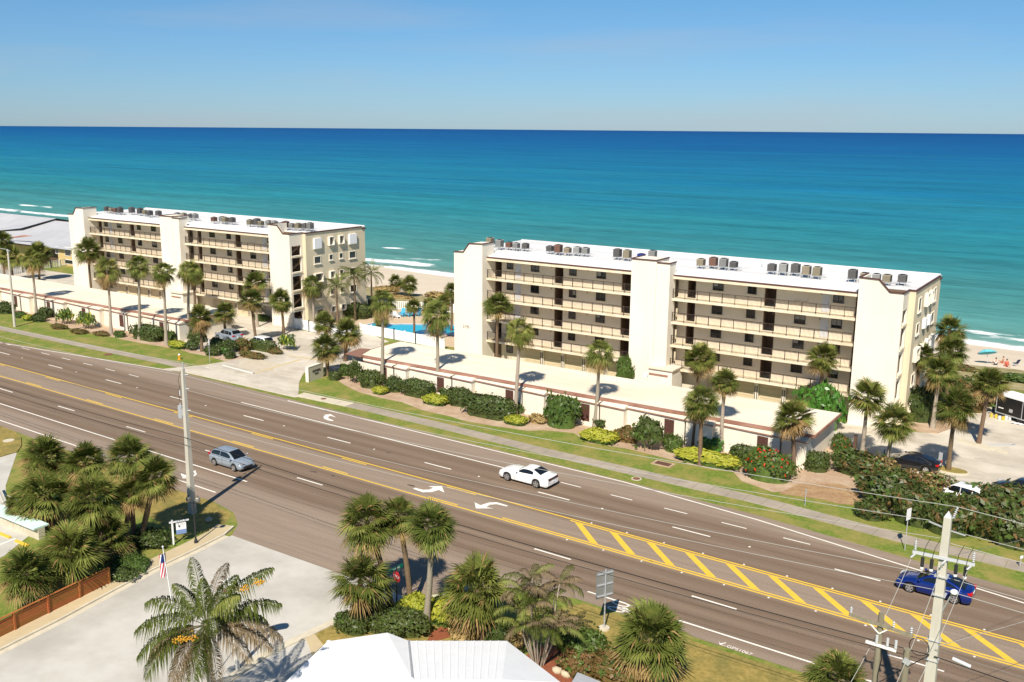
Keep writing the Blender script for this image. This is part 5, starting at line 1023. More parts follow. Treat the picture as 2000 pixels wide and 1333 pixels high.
# ================================================================== vehicles
def lerp_pts(pts, x):
    for (x0, z0), (x1, z1) in zip(pts, pts[1:]):
        if x0 <= x <= x1: return z0+(z1-z0)*(x-x0)/(x1-x0)
    return pts[0][1] if x < pts[0][0] else pts[-1][1]
def car(name, label, loc, rz, paint, spec):
    """x forward, z up; spec holds the side profile in metres"""
    L_, W_, deck, gh, wx, R = spec['L'], spec['W'], spec['deck'], spec['gh'], spec['wheels'], spec['R']
    root = empty(name, loc, label, 'car', rz=rz); hw = W_/2
    B = lambda mb, n, m, p=None: mb.build(n, [M[q] for q in m] if isinstance(m, tuple) else M[m], p or root)
    x0, x1 = -L_/2, L_/2; N_ = 60; rings = []
    def half(x):
        e = min(x-x0, x1-x); t = max(0, min(1, e/.55)); k = 1-(1-t)**2.2*.17; bulge = 1+.012*math.sin((x-x0)/L_*math.pi*2)
        return hw*k*bulge
    for i in range(N_+1):
        x = x0+L_*i/N_; zl = spec.get('clear', .2)
        e = min(x-x0, x1-x); zl += max(0, .16-e)*.8
        for w in wx:
            d = abs(x-w)
            if d < R+.07: zl = max(zl, math.sqrt((R+.07)**2-d*d)+R*.93)
        zt = lerp_pts(deck, x); h = half(x); zl = min(zl, zt-.12); H_ = zt-zl
        rings.append([(0, zl), (h*.90, zl), (h*.985, zl+min(.09, H_*.2)), (h, zl+H_*.45), (h*.985, zl+H_*.72), (h*.945, zt-.07), (h*.86, zt-.015), (h*.45, zt+.012), (0, zt+.018)])
    mb = MB(); n = len(rings[0]); vs = []
    for i, rg in enumerate(rings):
        x = x0+L_*i/N_
        vs += [(x, y, z) for y, z in rg]+[(x, -y, z) for y, z in rg]
    fs = []
    for i in range(N_):
        a, b_ = i*2*n, (i+1)*2*n
        for j in range(n-1): fs.append((a+j, b_+j, b_+j+1, a+j+1)); fs.append((a+n+j+1, b_+n+j+1, b_+n+j, a+n+j))
    fs.append(tuple(range(n))+tuple(range(2*n-1, n-1, -1))); e0 = N_*2*n; fs.append(tuple(e0+q for q in list(range(n))+list(range(2*n-1, n-1, -1))))
    mb.add(vs, fs); body = B(mb, 'body', paint); sharpen(body.data, 38)
    # cabin
    xa, xb, xc, xd, Hr = gh['cowl'], gh['roof_f'], gh['roof_r'], gh['tail'], gh['h']; wb, wr = hw*gh.get('wb', .90), hw*gh.get('wr', .68)
    def zr(x):
        if x >= xb: t = (xa-x)/(xa-xb); za = lerp_pts(deck, xa)-.02; return za+(Hr-.03-za)*(1-(1-t)**1.25)
        if x <= xc: t = (x-xd)/(xc-xd); zd = lerp_pts(deck, xd)-.02; return zd+(Hr-.04-zd)*(1-(1-t)**gh.get('tailp', 1.3))
        t = (x-xc)/(xb-xc); return Hr-.04+(.01)*t+.045*math.sin(math.pi*t)
    ST = sorted(set([xd+(xa-xd)*k/26 for k in range(27)]+[xb, xc])); vs = []; fs = []
    def cabw(x, z):
        zb = lerp_pts(deck, x)-.04; t = max(0, min(1, (z-zb)/(Hr-zb))); nar = 1-.07*max(0, (x-xb)/(xa-xb+1e-6))-.06*max(0, (xc-x)/(xc-xd+1e-6)); return (wb+(wr-wb)*t**1.15)*nar
    for x in ST:
        z = zr(x); zb = lerp_pts(deck, x)-.04; z = max(z, zb+.02)
        pr = [(cabw(x, zb), zb), (cabw(x, zb+(z-zb)*.5), zb+(z-zb)*.5), (cabw(x, z-.05)-.015, max(zb+.012, z-.05)), (cabw(x, z)*.86, z-.006), (cabw(x, z)*.45, z+.012), (0, z+.016)]
        vs += [(x, y, q) for y, q in pr]+[(x, -y, q) for y, q in pr]
    m = 6
    for i in range(len(ST)-1):
        a, b_ = i*2*m, (i+1)*2*m
        for j in range(m-1): fs.append((a+j, b_+j, b_+j+1, a+j+1)); fs.append((a+m+j+1, b_+m+j+1, b_+m+j, a+m+j))
    cb = MB().add(vs, fs); cabin = B(cb, 'cabin', gh.get('paint', paint)); sharpen(cabin.data, 32)
    # glazing, set just proud of the cabin
    def screen(xs_, nm, front):
        g_ = MB(); q = []
        for x in xs_:
            z = zr(x)+.012; w = cabw(x, z)*.87
            for k in range(7): y = w*(-1+2*k/6); q.append((x+(.012 if front else -.012), y, z+.012*(1-(y/w)**2)))
        g_.add(q, [(i*7+k, i*7+k+1, (i+1)*7+k+1, (i+1)*7+k) for i in range(len(xs_)-1) for k in range(6)], 0, True); B(g_, nm, 'car_glass')
    screen([xa+(xb-xa)*t for t in (.12, .35, .6, .8, .93)], 'windscreen', True)
    screen([xd+(xc-xd)*t for t in gh.get('rear', (.12, .35, .6, .85))], 'rear_window', False)
    for s_ in (-1, 1):
        for nm, (wa, wz) in zip(('side_window', 'side_window', 'side_window'), gh['side']):
            g_ = MB(); K_ = 8; q = []
            for k in range(K_+1):
                x = wa+(wz-wa)*k/K_; zb = lerp_pts(deck, x)+.045; z1 = min(zr(x)-.085, Hr-.09); z1 = max(z1, zb+.01)
                for z in (zb, (zb+z1)/2, z1): q.append((x, s_*(cabw(x, z)+.012), z))
            ff = [(i*3+j, (i+1)*3+j, (i+1)*3+j+1, i*3+j+1) for i in range(K_) for j in range(2)]
            g_.add(q, [f[::-1] for f in ff] if s_ > 0 else ff); B(g_, nm, 'car_glass')
        zm = lerp_pts(deck, xa-.25)+.12
        B(MB().sphere((xa-.3, s_*(hw+.07), zm), .1, 0, 8, 6, .8), 'mirror', paint)
        zq = lerp_pts(deck, 0)-.2
        for hx in spec.get('handles', (-.1,)): B(MB().box(hx-.1, hx+.1, s_*hw*.985-.02, s_*hw*.985+.02, zq, zq+.035), 'door_handle', spec.get('trim', paint))
        for dxl in spec.get('seams', ()): B(MB().box(dxl-.006, dxl+.006, s_*hw*.99-.012, s_*hw*.99+.012, .35, zq+.12), 'door_seam', 'black_rubber')
        hf = half(x1-.22); B(MB().add([(x1-.34, s_*hf*.99, spec['hl']-.02), (x1-.05, s_*half(x1-.05)*.84, spec['hl']-.06), (x1-.02, s_*half(x1-.02)*.5, spec['hl']-.05), (x1-.04, s_*half(x1-.04)*.52, spec['hl']+.06), (x1-.1, s_*half(x1-.1)*.87, spec['hl']+.08), (x1-.36, s_*hf*1.005, spec['hl']+.08)], [tuple(range(6)) if s_ > 0 else tuple(range(5, -1, -1))]), 'headlight', 'lens')
        ht = half(x0+.05)
        if not spec.get('bar'): B(MB().box(x0-.015, x0+.26, min(s_*ht*.6, s_*(ht+.045)), max(s_*ht*.6, s_*(ht+.045)), spec['tl']-.07, spec['tl']+.07), 'taillight', 'red_lens')
        for w in wx:
            wh = MB().tube([(w, s_*(hw-.24), R), (w, s_*(hw-.23), R), (w, s_*(hw-.03), R), (w, s_*(hw-.005), R)], [R*.9, R, R, R*.9], 22)
            wo_ = B(wh, 'wheel', 'black_rubber'); rm = MB().cyl((w, s_*(hw-.004) if s_ > 0 else -(hw-.004)-.012, R), R*.66, .012, 20, 0, 'y')
            B(rm, 'rim_well', 'dark_metal', wo_); sp = MB()
            for q in range(5):
                a = q*2*math.pi/5+.3; sp.bar((w+R*.08*math.cos(a), s_*(hw+.014), R+R*.08*math.sin(a)), (w+R*.64*math.cos(a), s_*(hw+.014), R+R*.64*math.sin(a)), .02, R*.24)
            for q in range(20):
                a, b2 = q*2*math.pi/20, (q+1)*2*math.pi/20; sp.bar((w+R*.66*math.cos(a), s_*(hw+.012), R+R*.66*math.sin(a)), (w+R*.66*math.cos(b2), s_*(hw+.012), R+R*.66*math.sin(b2)), .025, R*.09)
            B(sp, 'rim', 'rim', wo_)
    if spec.get('bar'): B(MB().box(x0-.02, x0+.06, -hw*.76, hw*.76, spec['tl']-.09, spec['tl']+.09), 'rear_light_panel', 'car_black'); [B(MB().box(x0-.03, x0+.03, a, b_, spec['tl']-.05, spec['tl']+.05), 'taillight', 'dark_red_lens') for a, b_ in ((-hw*.72, -hw*.3), (hw*.3, hw*.72))]
    B(MB().box(x1-.06, x1+.015, -hw*.55, hw*.55, .36, .52), 'grille', 'dark_metal'); B(MB().box(x0-.02, x0+.03, -.16, .16, spec.get('plate', .55), spec.get('plate', .55)+.14), 'licence_plate', 'sign_white')
    B(MB().box(x0+.25, x1-.25, -hw*.8, hw*.8, .17, .3), 'underbody', 'black_rubber')
    return root
SEDAN = dict(L=4.63, W=1.80, R=.325, wheels=(1.38, -1.32), clear=.19, hl=.66, tl=.86, plate=.72, handles=(.15, -.85), seams=(.95, -.15, -1.05), deck=[(-2.32, .86), (-2.2, .97), (-1.75, 1.0), (-.8, .98), (.5, .95), (1.0, .94), (1.75, .83), (2.2, .68), (2.32, .52)],
             gh=dict(cowl=1.12, roof_f=.22, roof_r=-.72, tail=-2.0, h=1.415, tailp=1.15, side=((-1.62, -.42), (-.36, .62)), wr=.62))
COUPE = dict(L=5.02, W=1.92, R=.365, wheels=(1.55, -1.40), clear=.2, hl=.68, tl=.85, plate=.48, bar=True, handles=(-.35,), seams=(.75, -.75), deck=[(-2.51, .88), (-2.4, 1.02), (-1.6, 1.06), (-.8, 1.02), (.4, .97), (1.0, .98), (1.9, .93), (2.4, .80), (2.51, .58)],
             gh=dict(cowl=.82, roof_f=.02, roof_r=-.82, tail=-1.85, h=1.45, side=((-1.02, .42),), wr=.66, rear=(.18, .4, .65, .92)))
HATCH = dict(L=4.35, W=1.77, R=.32, wheels=(1.30, -1.30), clear=.22, hl=.78, tl=1.0, plate=.62, handles=(.2, -.75), seams=(.85, -.2, -1.15), deck=[(-2.18, .70), (-2.12, .98), (-1.2, 1.03), (.2, 1.0), (.9, .98), (1.5, .90), (2.0, .76), (2.18, .55)],
             gh=dict(cowl=1.28, roof_f=.28, roof_r=-1.35, tail=-2.14, h=1.55, tailp=1.7, side=((-1.75, -.62), (-.56, .72)), wr=.70, rear=(.25, .5, .75, .92)))
SUV = dict(L=4.6, W=1.85, R=.36, wheels=(1.35, -1.33), clear=.26, hl=.85, tl=1.05, plate=.75, handles=(.2, -.8), seams=(.9, -.2, -1.15), deck=[(-2.3, .80), (-2.22, 1.05), (-1.2, 1.10), (.2, 1.07), (.95, 1.06), (1.6, .99), (2.15, .84), (2.3, .6)],
           gh=dict(cowl=1.2, roof_f=.3, roof_r=-1.6, tail=-2.26, h=1.68, tailp=1.8, side=((-1.85, -1.25), (-1.18, -.3), (-.24, .68)), wr=.72, rear=(.3, .55, .8, .93)))
def mid(a, b_): p, q = Vector(G(*a)), Vector(G(*b_)); return (p+q)/2
q = mid((992.3, 940.3), (1049.9, 955.2)); car('coupe', 'white muscle coupe driving away in the far lanes', (q.x-.05, q.y+.94, .012), math.pi-.026, 'car_white', COUPE)
q = mid((1777, 1158.5), (1863, 1181)); car('sedan', 'metallic blue sedan partly hidden behind the big concrete pole', (q.x, q.y+.88, .012), math.pi-.026, 'car_blue', SEDAN)
q = mid((418.8, 910.5), (457.6, 921.7)); car('hatchback', 'silver hatchback in the near lane beside the left pole', (q.x, q.y+.86, .012), -.026, 'car_silver', HATCH)
q = mid((1742, 905), (1806, 934)); car('sedan', 'black sedan with tinted glass parked by the small palm island', (q.x+.15, q.y+.85, .02), math.pi-.02+.0, 'car_black', SEDAN)
q = G(440, 668); car('suv', 'silver grey suv parked behind left entrance bed', (q[0]-.2, q[1]+.8, .02), math.pi-.12, 'car_silver', SUV)
q = G(501, 683); car('suv', 'white suv parked behind clipped hedge at the entrance', (q[0]-.2, q[1]+.9, .02), math.pi-.12, 'car_white', SUV)
q = G(1868, 995); car('sedan', 'white car mostly hidden behind sea grape thicket', (q[0], q[1]+1.6, .02), math.pi-.3, 'car_white', SUV)
q = G(1985, 985); car('sedan', 'dark car roof showing above thicket at right edge', (q[0]+.2, q[1]+1.5, .02), math.pi-.3, 'car_black', SUV)
# trailer
q0, q1 = Vector(G(1943, 813)), Vector(G(2010, 834)); an = math.atan2(q1.y-q0.y, q1.x-q0.x)
tr = empty('trailer', (q0.x, q0.y, .02), 'black enclosed cargo trailer with white roof at right edge', 'trailer', rz=an)
MB().box(0, 6.2, .02, 2.2, .5, 2.35).build('trailer_box', M['trailer_black'], tr); MB().prism([(-.05, -.03), (6.25, -.03), (6.25, 2.25), (-.05, 2.25)], 2.355, 2.5).build('roof', M['bright_white'], tr)
for x in (0.03, 3.1, 6.15): MB().box(x-.03, x+.03, -.03, .019, .5, 2.35).build('trim', M['galv'], tr)
MB().box(0, 6.2, -.04, .018, .42, .52).build('skirt', M['galv'], tr); MB().box(.3, .9, -.01, .018, 1.0, 1.1).build('badge', M['sign_white'], tr); MB().box(1.6, 2.0, -.02, .018, .85, 1.2).build('jack_plate', M['galv'], tr)
for x in (2.9, 3.7): MB().cyl((x, -.02, .32), .32, .22, 16, 0, 'y').build('wheel', M['black_rubber'], tr)
MB().box(-1.2, 0, 1.0, 1.15, .42, .52).cyl((-1.1, 1.08, 0), .05, .45, 8).build('drawbar', M['dark_metal'], tr)
MB().cyl((5.8, .3, 0), .04, .5, 8).cyl((.4, 1.9, 0), .04, .5, 8).build('stabiliser', M['galv'], tr)
for k, (px, py, m, nm, lab) in enumerate(((1936, 815, 'plastic_yellow', 'bucket', 'yellow bucket leftmost on ground by black trailer'), (1945, 817, 'plastic_yellow', 'bucket', 'yellow bucket second from left by black trailer'), (1952, 820, 'sign_white', 'bucket', 'white bucket between two yellow ones by trailer'), (1959, 821, 'plastic_yellow', 'bucket', 'yellow bucket right of white one by trailer'), (1965, 820, 'sign_white', 'bucket', 'white bucket second from right by trailer'), (1972, 821, 'sign_white', 'bucket', 'white bucket rightmost in row by trailer'))):
    g_ = G(px, py, .02); o = empty(nm, g_, lab, 'bucket', 'buckets beside the trailer'); MB().tube([(0, 0, 0), (0, 0, .38)], [.13, .16], 12).build('pail', M[m], o); MB().tube([(.16*math.cos(t), 0, .36+.1*math.sin(t)) for t in np.linspace(0, math.pi, 7)], .008, 5).build('handle', M['galv'], o)
g_ = G(1990, 829, .02); dc = MB(); rr = random.Random(8)
dc.add([(g_[0]+x, g_[1]+y, .03+.12*rr.random()) for y in np.linspace(-.3, .3, 4) for x in np.linspace(-.8, .9, 8)], [(j*8+i, j*8+i+1, (j+1)*8+i+1, (j+1)*8+i) for j in range(3) for i in range(7)], 0, True)
tag(dc.build('drop_cloth', M['cloth_white']), 'crumpled white drop cloth on ground beside trailer', 'cloth')
# ================================================================== people
def person(label, loc, rz, J, mats, scale=1.0, name='person'):
    """J: joint name -> (x,y,z); one continuous skinned body, clothing as children"""
    root = empty(name, loc, label, 'person', rz=rz)
    order = ['pelvis', 'chest', 'neck', 'head', 'headtop', 'lsh', 'lel', 'lwr', 'lhand', 'rsh', 'rel', 'rwr', 'rhand', 'lhip', 'lkn', 'lan', 'ltoe', 'rhip', 'rkn', 'ran', 'rtoe']
    rad = dict(pelvis=.14, chest=.15, neck=.055, head=.095, headtop=.085, lsh=.06, rsh=.06, lel=.042, rel=.042, lwr=.03, rwr=.03, lhand=.035, rhand=.035, lhip=.085, rhip=.085, lkn=.06, rkn=.06, lan=.04, ran=.04, ltoe=.035, rtoe=.035)
    ed = [('pelvis', 'chest'), ('chest', 'neck'), ('neck', 'head'), ('head', 'headtop'), ('chest', 'lsh'), ('lsh', 'lel'), ('lel', 'lwr'), ('lwr', 'lhand'), ('chest', 'rsh'), ('rsh', 'rel'), ('rel', 'rwr'), ('rwr', 'rhand'), ('pelvis', 'lhip'), ('lhip', 'lkn'), ('lkn', 'lan'), ('lan', 'ltoe'), ('pelvis', 'rhip'), ('rhip', 'rkn'), ('rkn', 'ran'), ('ran', 'rtoe')]
    def skin(nm, names, edges, k, m, first):
        idx = {q: i for i, q in enumerate(names)}; me = bpy.data.meshes.new(nm); me.from_pydata([J[q] for q in names], [(idx[a], idx[b_]) for a, b_ in edges], []); me.materials.append(M[m])
        o = link(nm, me, root); md = o.modifiers.new('skin', 'SKIN'); md.use_smooth_shade = True
        sv = me.skin_vertices[0].data
        for q in names: sv[idx[q]].radius = (rad[q]*k, rad[q]*k); sv[idx[q]].use_root = (q == first)
        o.modifiers.new('sub', 'SUBSURF').levels = 1; o.modifiers['sub'].render_levels = 1; return o
    skin('body', order, ed, 1.0, mats.get('skin', 'skin'), 'pelvis')
    if 'top' in mats: skin('shirt', ['pelvis', 'chest', 'lsh', 'lel', 'rsh', 'rel'], [('pelvis', 'chest'), ('chest', 'lsh'), ('lsh', 'lel'), ('chest', 'rsh'), ('rsh', 'rel')], 1.18, mats['top'], 'chest')
    if 'legs' in mats: skin('trousers', ['pelvis', 'lhip', 'lkn', 'lan', 'rhip', 'rkn', 'ran'], [('pelvis', 'lhip'), ('lhip', 'lkn'), ('lkn', 'lan'), ('pelvis', 'rhip'), ('rhip', 'rkn'), ('rkn', 'ran')], 1.2, mats['legs'], 'pelvis')
    if 'shorts' in mats: skin('shorts', ['pelvis', 'lhip', 'rhip'], [('pelvis', 'lhip'), ('pelvis', 'rhip')], 1.25, mats['shorts'], 'pelvis')
    h = Vector(J['head']).lerp(Vector(J['headtop']), .75); MB().sphere(tuple(h+Vector((-.02, 0, .02))), .105, 0, 10, 7).build('hair', M[mats.get('hair', 'hair')], root)
    root.scale = (scale,)*3; return root
STAND = dict(pelvis=(0, 0, .95), chest=(.03, 0, 1.3), neck=(.05, 0, 1.5), head=(.07, 0, 1.6), headtop=(.07, 0, 1.72), lsh=(.03, .19, 1.42), lel=(.08, .25, 1.15), lwr=(.28, .22, 1.05), lhand=(.36, .2, 1.04), rsh=(.03, -.19, 1.42), rel=(.05, -.25, 1.14), rwr=(.22, -.24, .96), rhand=(.3, -.22, .93), lhip=(0, .1, .9), lkn=(.02, .11, .5), lan=(0, .11, .08), ltoe=(.16, .12, .04), rhip=(0, -.1, .9), rkn=(.03, -.11, .5), ran=(-.02, -.11, .08), rtoe=(.14, -.12, .04))
SIT = dict(pelvis=(0, 0, .16), chest=(-.08, 0, .5), neck=(-.06, 0, .70), head=(-.03, 0, .80), headtop=(-.03, 0, .92), lsh=(-.07, .18, .62), lel=(.0, .24, .38), lwr=(.2, .2, .36), lhand=(.28, .18, .38), rsh=(-.07, -.18, .62), rel=(-.12, -.26, .38), rwr=(-.2, -.28, .12), rhand=(-.22, -.28, .05), lhip=(.06, .1, .15), lkn=(.42, .12, .40), lan=(.62, .12, .08), ltoe=(.76, .13, .05), rhip=(.06, -.1, .15), rkn=(.46, -.12, .30), ran=(.78, -.12, .08), rtoe=(.88, -.13, .1))
RIDE = dict(pelvis=(-.15, 0, .98), chest=(.2, 0, 1.3), neck=(.36, 0, 1.44), head=(.46, 0, 1.52), headtop=(.5, 0, 1.63), lsh=(.24, .19, 1.36), lel=(.42, .24, 1.12), lwr=(.6, .22, 1.04), lhand=(.66, .21, 1.02), rsh=(.24, -.19, 1.36), rel=(.42, -.24, 1.12), rwr=(.6, -.22, 1.04), rhand=(.66, -.21, 1.02), lhip=(-.12, .1, .93), lkn=(.3, .11, .85), lan=(.08, .11, .48), ltoe=(.22, .12, .42), rhip=(-.12, -.1, .93), rkn=(.2, -.11, .56), ran=(.02, -.11, .2), rtoe=(.16, -.12, .14))
g_ = G(1938, 806, .02); person('worker in white shirt and dark trousers standing at trailer front', (g_[0], g_[1], .02), .3, STAND, dict(top='cloth_white', legs='cloth_navy'))
def onbeach(px, py, k):
    z = -1.5
    for _ in range(6):
        x, y, z = G(px, py, z); ye = shore(x)+0.9*math.sin(x*.11)+.6*math.sin(x*.043+1); kk = (y-131)/(ye-131); z = -.1-2.9*max(0, kk)**1.15
    return (x, y, z)
person('sunbather with dark hair sitting just right of beach umbrella', onbeach(1944, 713, 0), 2.2, SIT, dict(top='cloth_white', shorts='cloth_dark'))
person('tanned sunbather with fair hair sitting farther back on sand', onbeach(1958, 710, 0), 3.4, SIT, dict(shorts='cloth_red', hair='dead_frond'))
person('sunbather in red leaning forward in the beach group', onbeach(1966, 716, 0), -1.0, SIT, dict(shorts='cloth_red', top='cloth_red'))
g_ = G(878, 1188); cyx, cyy = g_[0]+.1, g_[1]+.2
bike = empty('bicycle', (cyx, cyy, .06), 'bicycle ridden past the yellow bush on the near corner', 'bicycle', rz=.35)
for x, nm in ((-.5, 'wheel'), (.55, 'wheel')): MB().tube([(x+.34*math.cos(t), 0, .34+.34*math.sin(t)) for t in np.linspace(0, 2*math.pi, 25)], .022, 6, cap=False).build(nm, M['black_rubber'], bike)
MB().tube([(-.5, 0, .34), (-.05, 0, .32), (.42, 0, .82), (-.16, 0, .78), (-.05, 0, .32)], .02, 6).tube([(-.5, 0, .34), (-.16, 0, .78)], .015, 6).tube([(.55, 0, .34), (.42, 0, .95)], .02, 6).build('frame', M['dark_metal'], bike)
MB().box(-.3, -.02, -.07, .07, .82, .88).build('saddle', M['black_rubber'], bike); MB().tube([(.42, 0, .95), (.5, 0, 1.0), (.62, .22, 1.0)], .015, 6).tube([(.5, 0, 1.0), (.62, -.22, 1.0)], .015, 6).build('handlebar', M['dark_metal'], bike)
person('cyclist in red shirt bending forward behind yellow bush on near corner', (cyx, cyy, .06), .35, RIDE, dict(top='cloth_shirt', shorts='cloth_navy'))
# beach things
ub = Vector(onbeach(1930, 712, 0)); uo = empty('beach_umbrella', tuple(ub), 'teal and coral beach umbrella tilted on the sand', 'umbrella')
ax = Vector((-.25, .35, 1)).normalized(); tp = ax*2.0
MB().tube([(0, 0, -.2), tuple(tp)], .03, 6).build('pole', M['galv'], uo); cv = MB(); u_ = ax.orthogonal().normalized(); w_ = ax.cross(u_)
for s_ in range(8):
    a, b_ = s_*math.pi/4, (s_+1)*math.pi/4; rg = [0, .5, .95, 1.25]; dz = [0, -.06, -.25, -.5]
    pt = lambda t, k: tp+(u_*math.cos(t)+w_*math.sin(t))*rg[k]+ax*dz[k]
    for k in range(3): cv.add([pt(a, k), pt(b_, k), pt(b_, k+1), pt(a, k+1)], [(0, 1, 2, 3)], 1 if s_ == 3 else 0)
cv.build('canopy', [M['cloth_teal'], M['cloth_red']], uo)
for s_ in range(8): MB().tube([tuple(tp*.97), tuple(tp+(u_*math.cos(s_*math.pi/4)+w_*math.sin(s_*math.pi/4))*1.2-ax*.5)], .012, 5).build('rib', M['galv'], uo)
cb_ = Vector(onbeach(1984, 715, 0)); co = empty('beach_chair', tuple(cb_), 'dark folding beach chair alone right of the sunbathers', 'chair', rz=2.4)
MB().bar((-.1, 0, .3), (.45, 0, .34), .5, .03).build('seat', M['cloth_navy'], co); MB().bar((-.1, 0, .3), (-.5, 0, .95), .5, .03).build('backrest', M['cloth_navy'], co)
for sy in (-.26, .26): MB().tube([(-.35, sy, 0), (.3, sy, .34)], .015, 6).build('leg', M['galv'], co); MB().tube([(.4, sy, 0), (-.1, sy, .3)], .015, 6).build('leg', M['galv'], co)
# ================================================================== pool
pool_px = [(706, 637.5), (735, 631), (773, 635), (785, 634), (825, 635), (858, 630), (905, 641), (888, 657), (869, 654), (812, 656), (745, 650.5)]
pp = GP(pool_px); deckp = [(-104.0, 103.4), (-104.0, 120.5), (-96, 122.5), (-74.2, 125), (-74.2, 104), (-79.4, 103.4), (-85, 104.2), (-90, 104.8), (-95.5, 104.0), (-100, 103.0)]
sheet('pool_deck', deckp, .012, 'pool_deck'); po = empty('swimming_pool', (pp[0][0], pp[0][1], 0), 'bright turquoise swimming pool between the two blocks', 'pool')
rel = lambda p: (p[0]-pp[0][0], p[1]-pp[0][1])
MB().poly([(*rel(p), .05) for p in (pp if sum(pp[i][0]*pp[(i+1) % len(pp)][1]-pp[(i+1) % len(pp)][0]*pp[i][1] for i in range(len(pp))) > 0 else pp[::-1])]).build('water', M['pool_water'], po)
cp = MB(); tl = MB()
for i in range(len(pp)):
    a, b_ = Vector(rel(pp[i])), Vector(rel(pp[(i+1) % len(pp)])); cp.bar((a.x, a.y, .1), (b_.x, b_.y, .1), .35, .1); tl.bar((a.x, a.y, .045), (b_.x, b_.y, .045), .5, .06)
cp.build('coping', M['pool_coping'], po); tl.build('tile_band', M['pool_tile'], po)
def fence(name, label, path, h, m, step=.16, post=2.4, solid=False, z=0.):
    o = empty(name, (*path[0], z), label, 'fence'); ox, oy = path[0]
    for (x0, y0), (x1, y1) in zip(path, path[1:]):
        l = math.hypot(x1-x0, y1-y0); d = Vector(((x1-x0)/l, (y1-y0)/l)); n = max(1, round(l/post)); a = Vector((x0-ox, y0-oy))
        for i in range(n+1): p = a+d*l*i/n; MB().box(p.x-.07, p.x+.07, p.y-.07, p.y+.07, 0, h+.12).build('post', M[m], o)
        for zz in (.14, h-.08): MB().bar((a.x, a.y, zz), (a.x+d.x*l, a.y+d.y*l, zz), .05, .09).build('rail', M[m], o)
        k = int(l/step)
        for i in range(n):
            pk = MB()
            for j in range(int(k/n)):
                p = a+d*(l*i/n+(j+.5)*l/n/int(k/n)); w = step*(.47 if solid else .28); pk.bar((p.x-d.x*w, p.y-d.y*w, h*.5), (p.x+d.x*w, p.y+d.y*w, h*.5), .022, h-.1)
            pk.build('picket_panel', M[m], o)
    return o
fence('pool_fence', 'white picket fence along road side of the pool', [G(704, 652)[:2], G(770, 664)[:2], G(812, 672)[:2], G(868, 683)[:2]], 1.5, 'white_vinyl', .15, solid=True)
fence('pool_fence', 'white fence running from left end tower to entrance palms', [G(574, 641)[:2], G(604, 648)[:2], G(640, 655)[:2], G(700, 660)[:2]], 1.6, 'white_vinyl', .15, solid=True)
fence('beach_fence', 'white picket fence between pool deck and dune', [G(728, 603)[:2], G(766, 604.5)[:2], G(800, 605.5)[:2], G(832, 607)[:2], (-80, 125.5)], 1.4, 'white_vinyl', .3)
fence('picket_gate', 'white gate section at corner of the left block', [G(716, 603)[:2], G(742, 590)[:2]], 1.4, 'white_vinyl', .3)
fence('rail_fence', 'white rail fence beyond parking at far left', [G(-30, 549)[:2], G(45, 533)[:2], G(100, 524)[:2], G(150, 516)[:2]], 1.5, 'white_vinyl', .5)
for k, (px, py, kind) in enumerate(((766, 620, 'lounger'), (775, 621, 'lounger'), (785, 619, 'chair'), (797, 619, 'chair'), (806, 618.5, 'chair'), (816, 618, 'chair'), (839, 617, 'chair'))):
    g_ = G(px, py); d = ['leftmost white sun lounger beyond the pool', 'second white sun lounger beyond the pool', 'blue pool chair nearest the loungers', 'second blue pool chair from loungers', 'third blue pool chair from loungers', 'fourth blue pool chair from loungers', 'blue pool chair behind tall pale palm'][k]
    if kind == 'lounger':
        o = empty('sun_lounger', (g_[0], g_[1], .012), d, 'sun lounger', 'white loungers by the pool', rz=2.7)
        MB().box(-.9, .5, -.33, .33, .28, .36).build('bed', M['white_vinyl'], o); MB().bar((.5, 0, .32), (1.0, 0, .8), .66, .07).build('backrest', M['white_vinyl'], o)
        for x in (-.8, .4):
            for y in (-.28, .28): MB().box(x-.04, x+.04, y-.04, y+.04, 0, .28).build('leg', M['white_vinyl'], o)
    else:
        o = empty('pool_chair', (g_[0], g_[1], .012), d, 'chair', 'blue chairs by the pool', rz=-1.4)
        MB().box(-.35, .35, -.35, .35, .36, .44).build('seat', M['chair_blue'], o); MB().bar((-.32, 0, .42), (-.62, 0, 1.25), .7, .07).build('backrest', M['chair_blue'], o)
        for y in (-.36, .36): MB().box(-.4, .4, y-.05, y+.05, .6, .66).build('armrest', M['chair_blue'], o); MB().box(-.35, -.27, y-.04, y+.04, 0, .6).box(.27, .35, y-.04, y+.04, 0, .6).build('leg', M['chair_blue'], o)
# dark screens at beach-side corners of both blocks
for (px, py), Y, lab in (((728, 582), 114.2, 'dark screened enclosure at seaward corner of left block'), ((1826, 757), 113.5, 'dark screened enclosure at seaward corner of right block')):
    p = PY(px, py, Y); o = empty('screen_enclosure', (p[0], p[1], 0), lab, 'enclosure'); MB().box(-1.1, 1.1, -.06, .06, 1.2, 2.6).build('screen', M['trailer_black'], o); MB().box(-1.15, -1.05, -.08, .08, 0, 2.6).box(1.05, 1.15, -.08, .08, 0, 2.6).build('post', M['white_vinyl'], o)
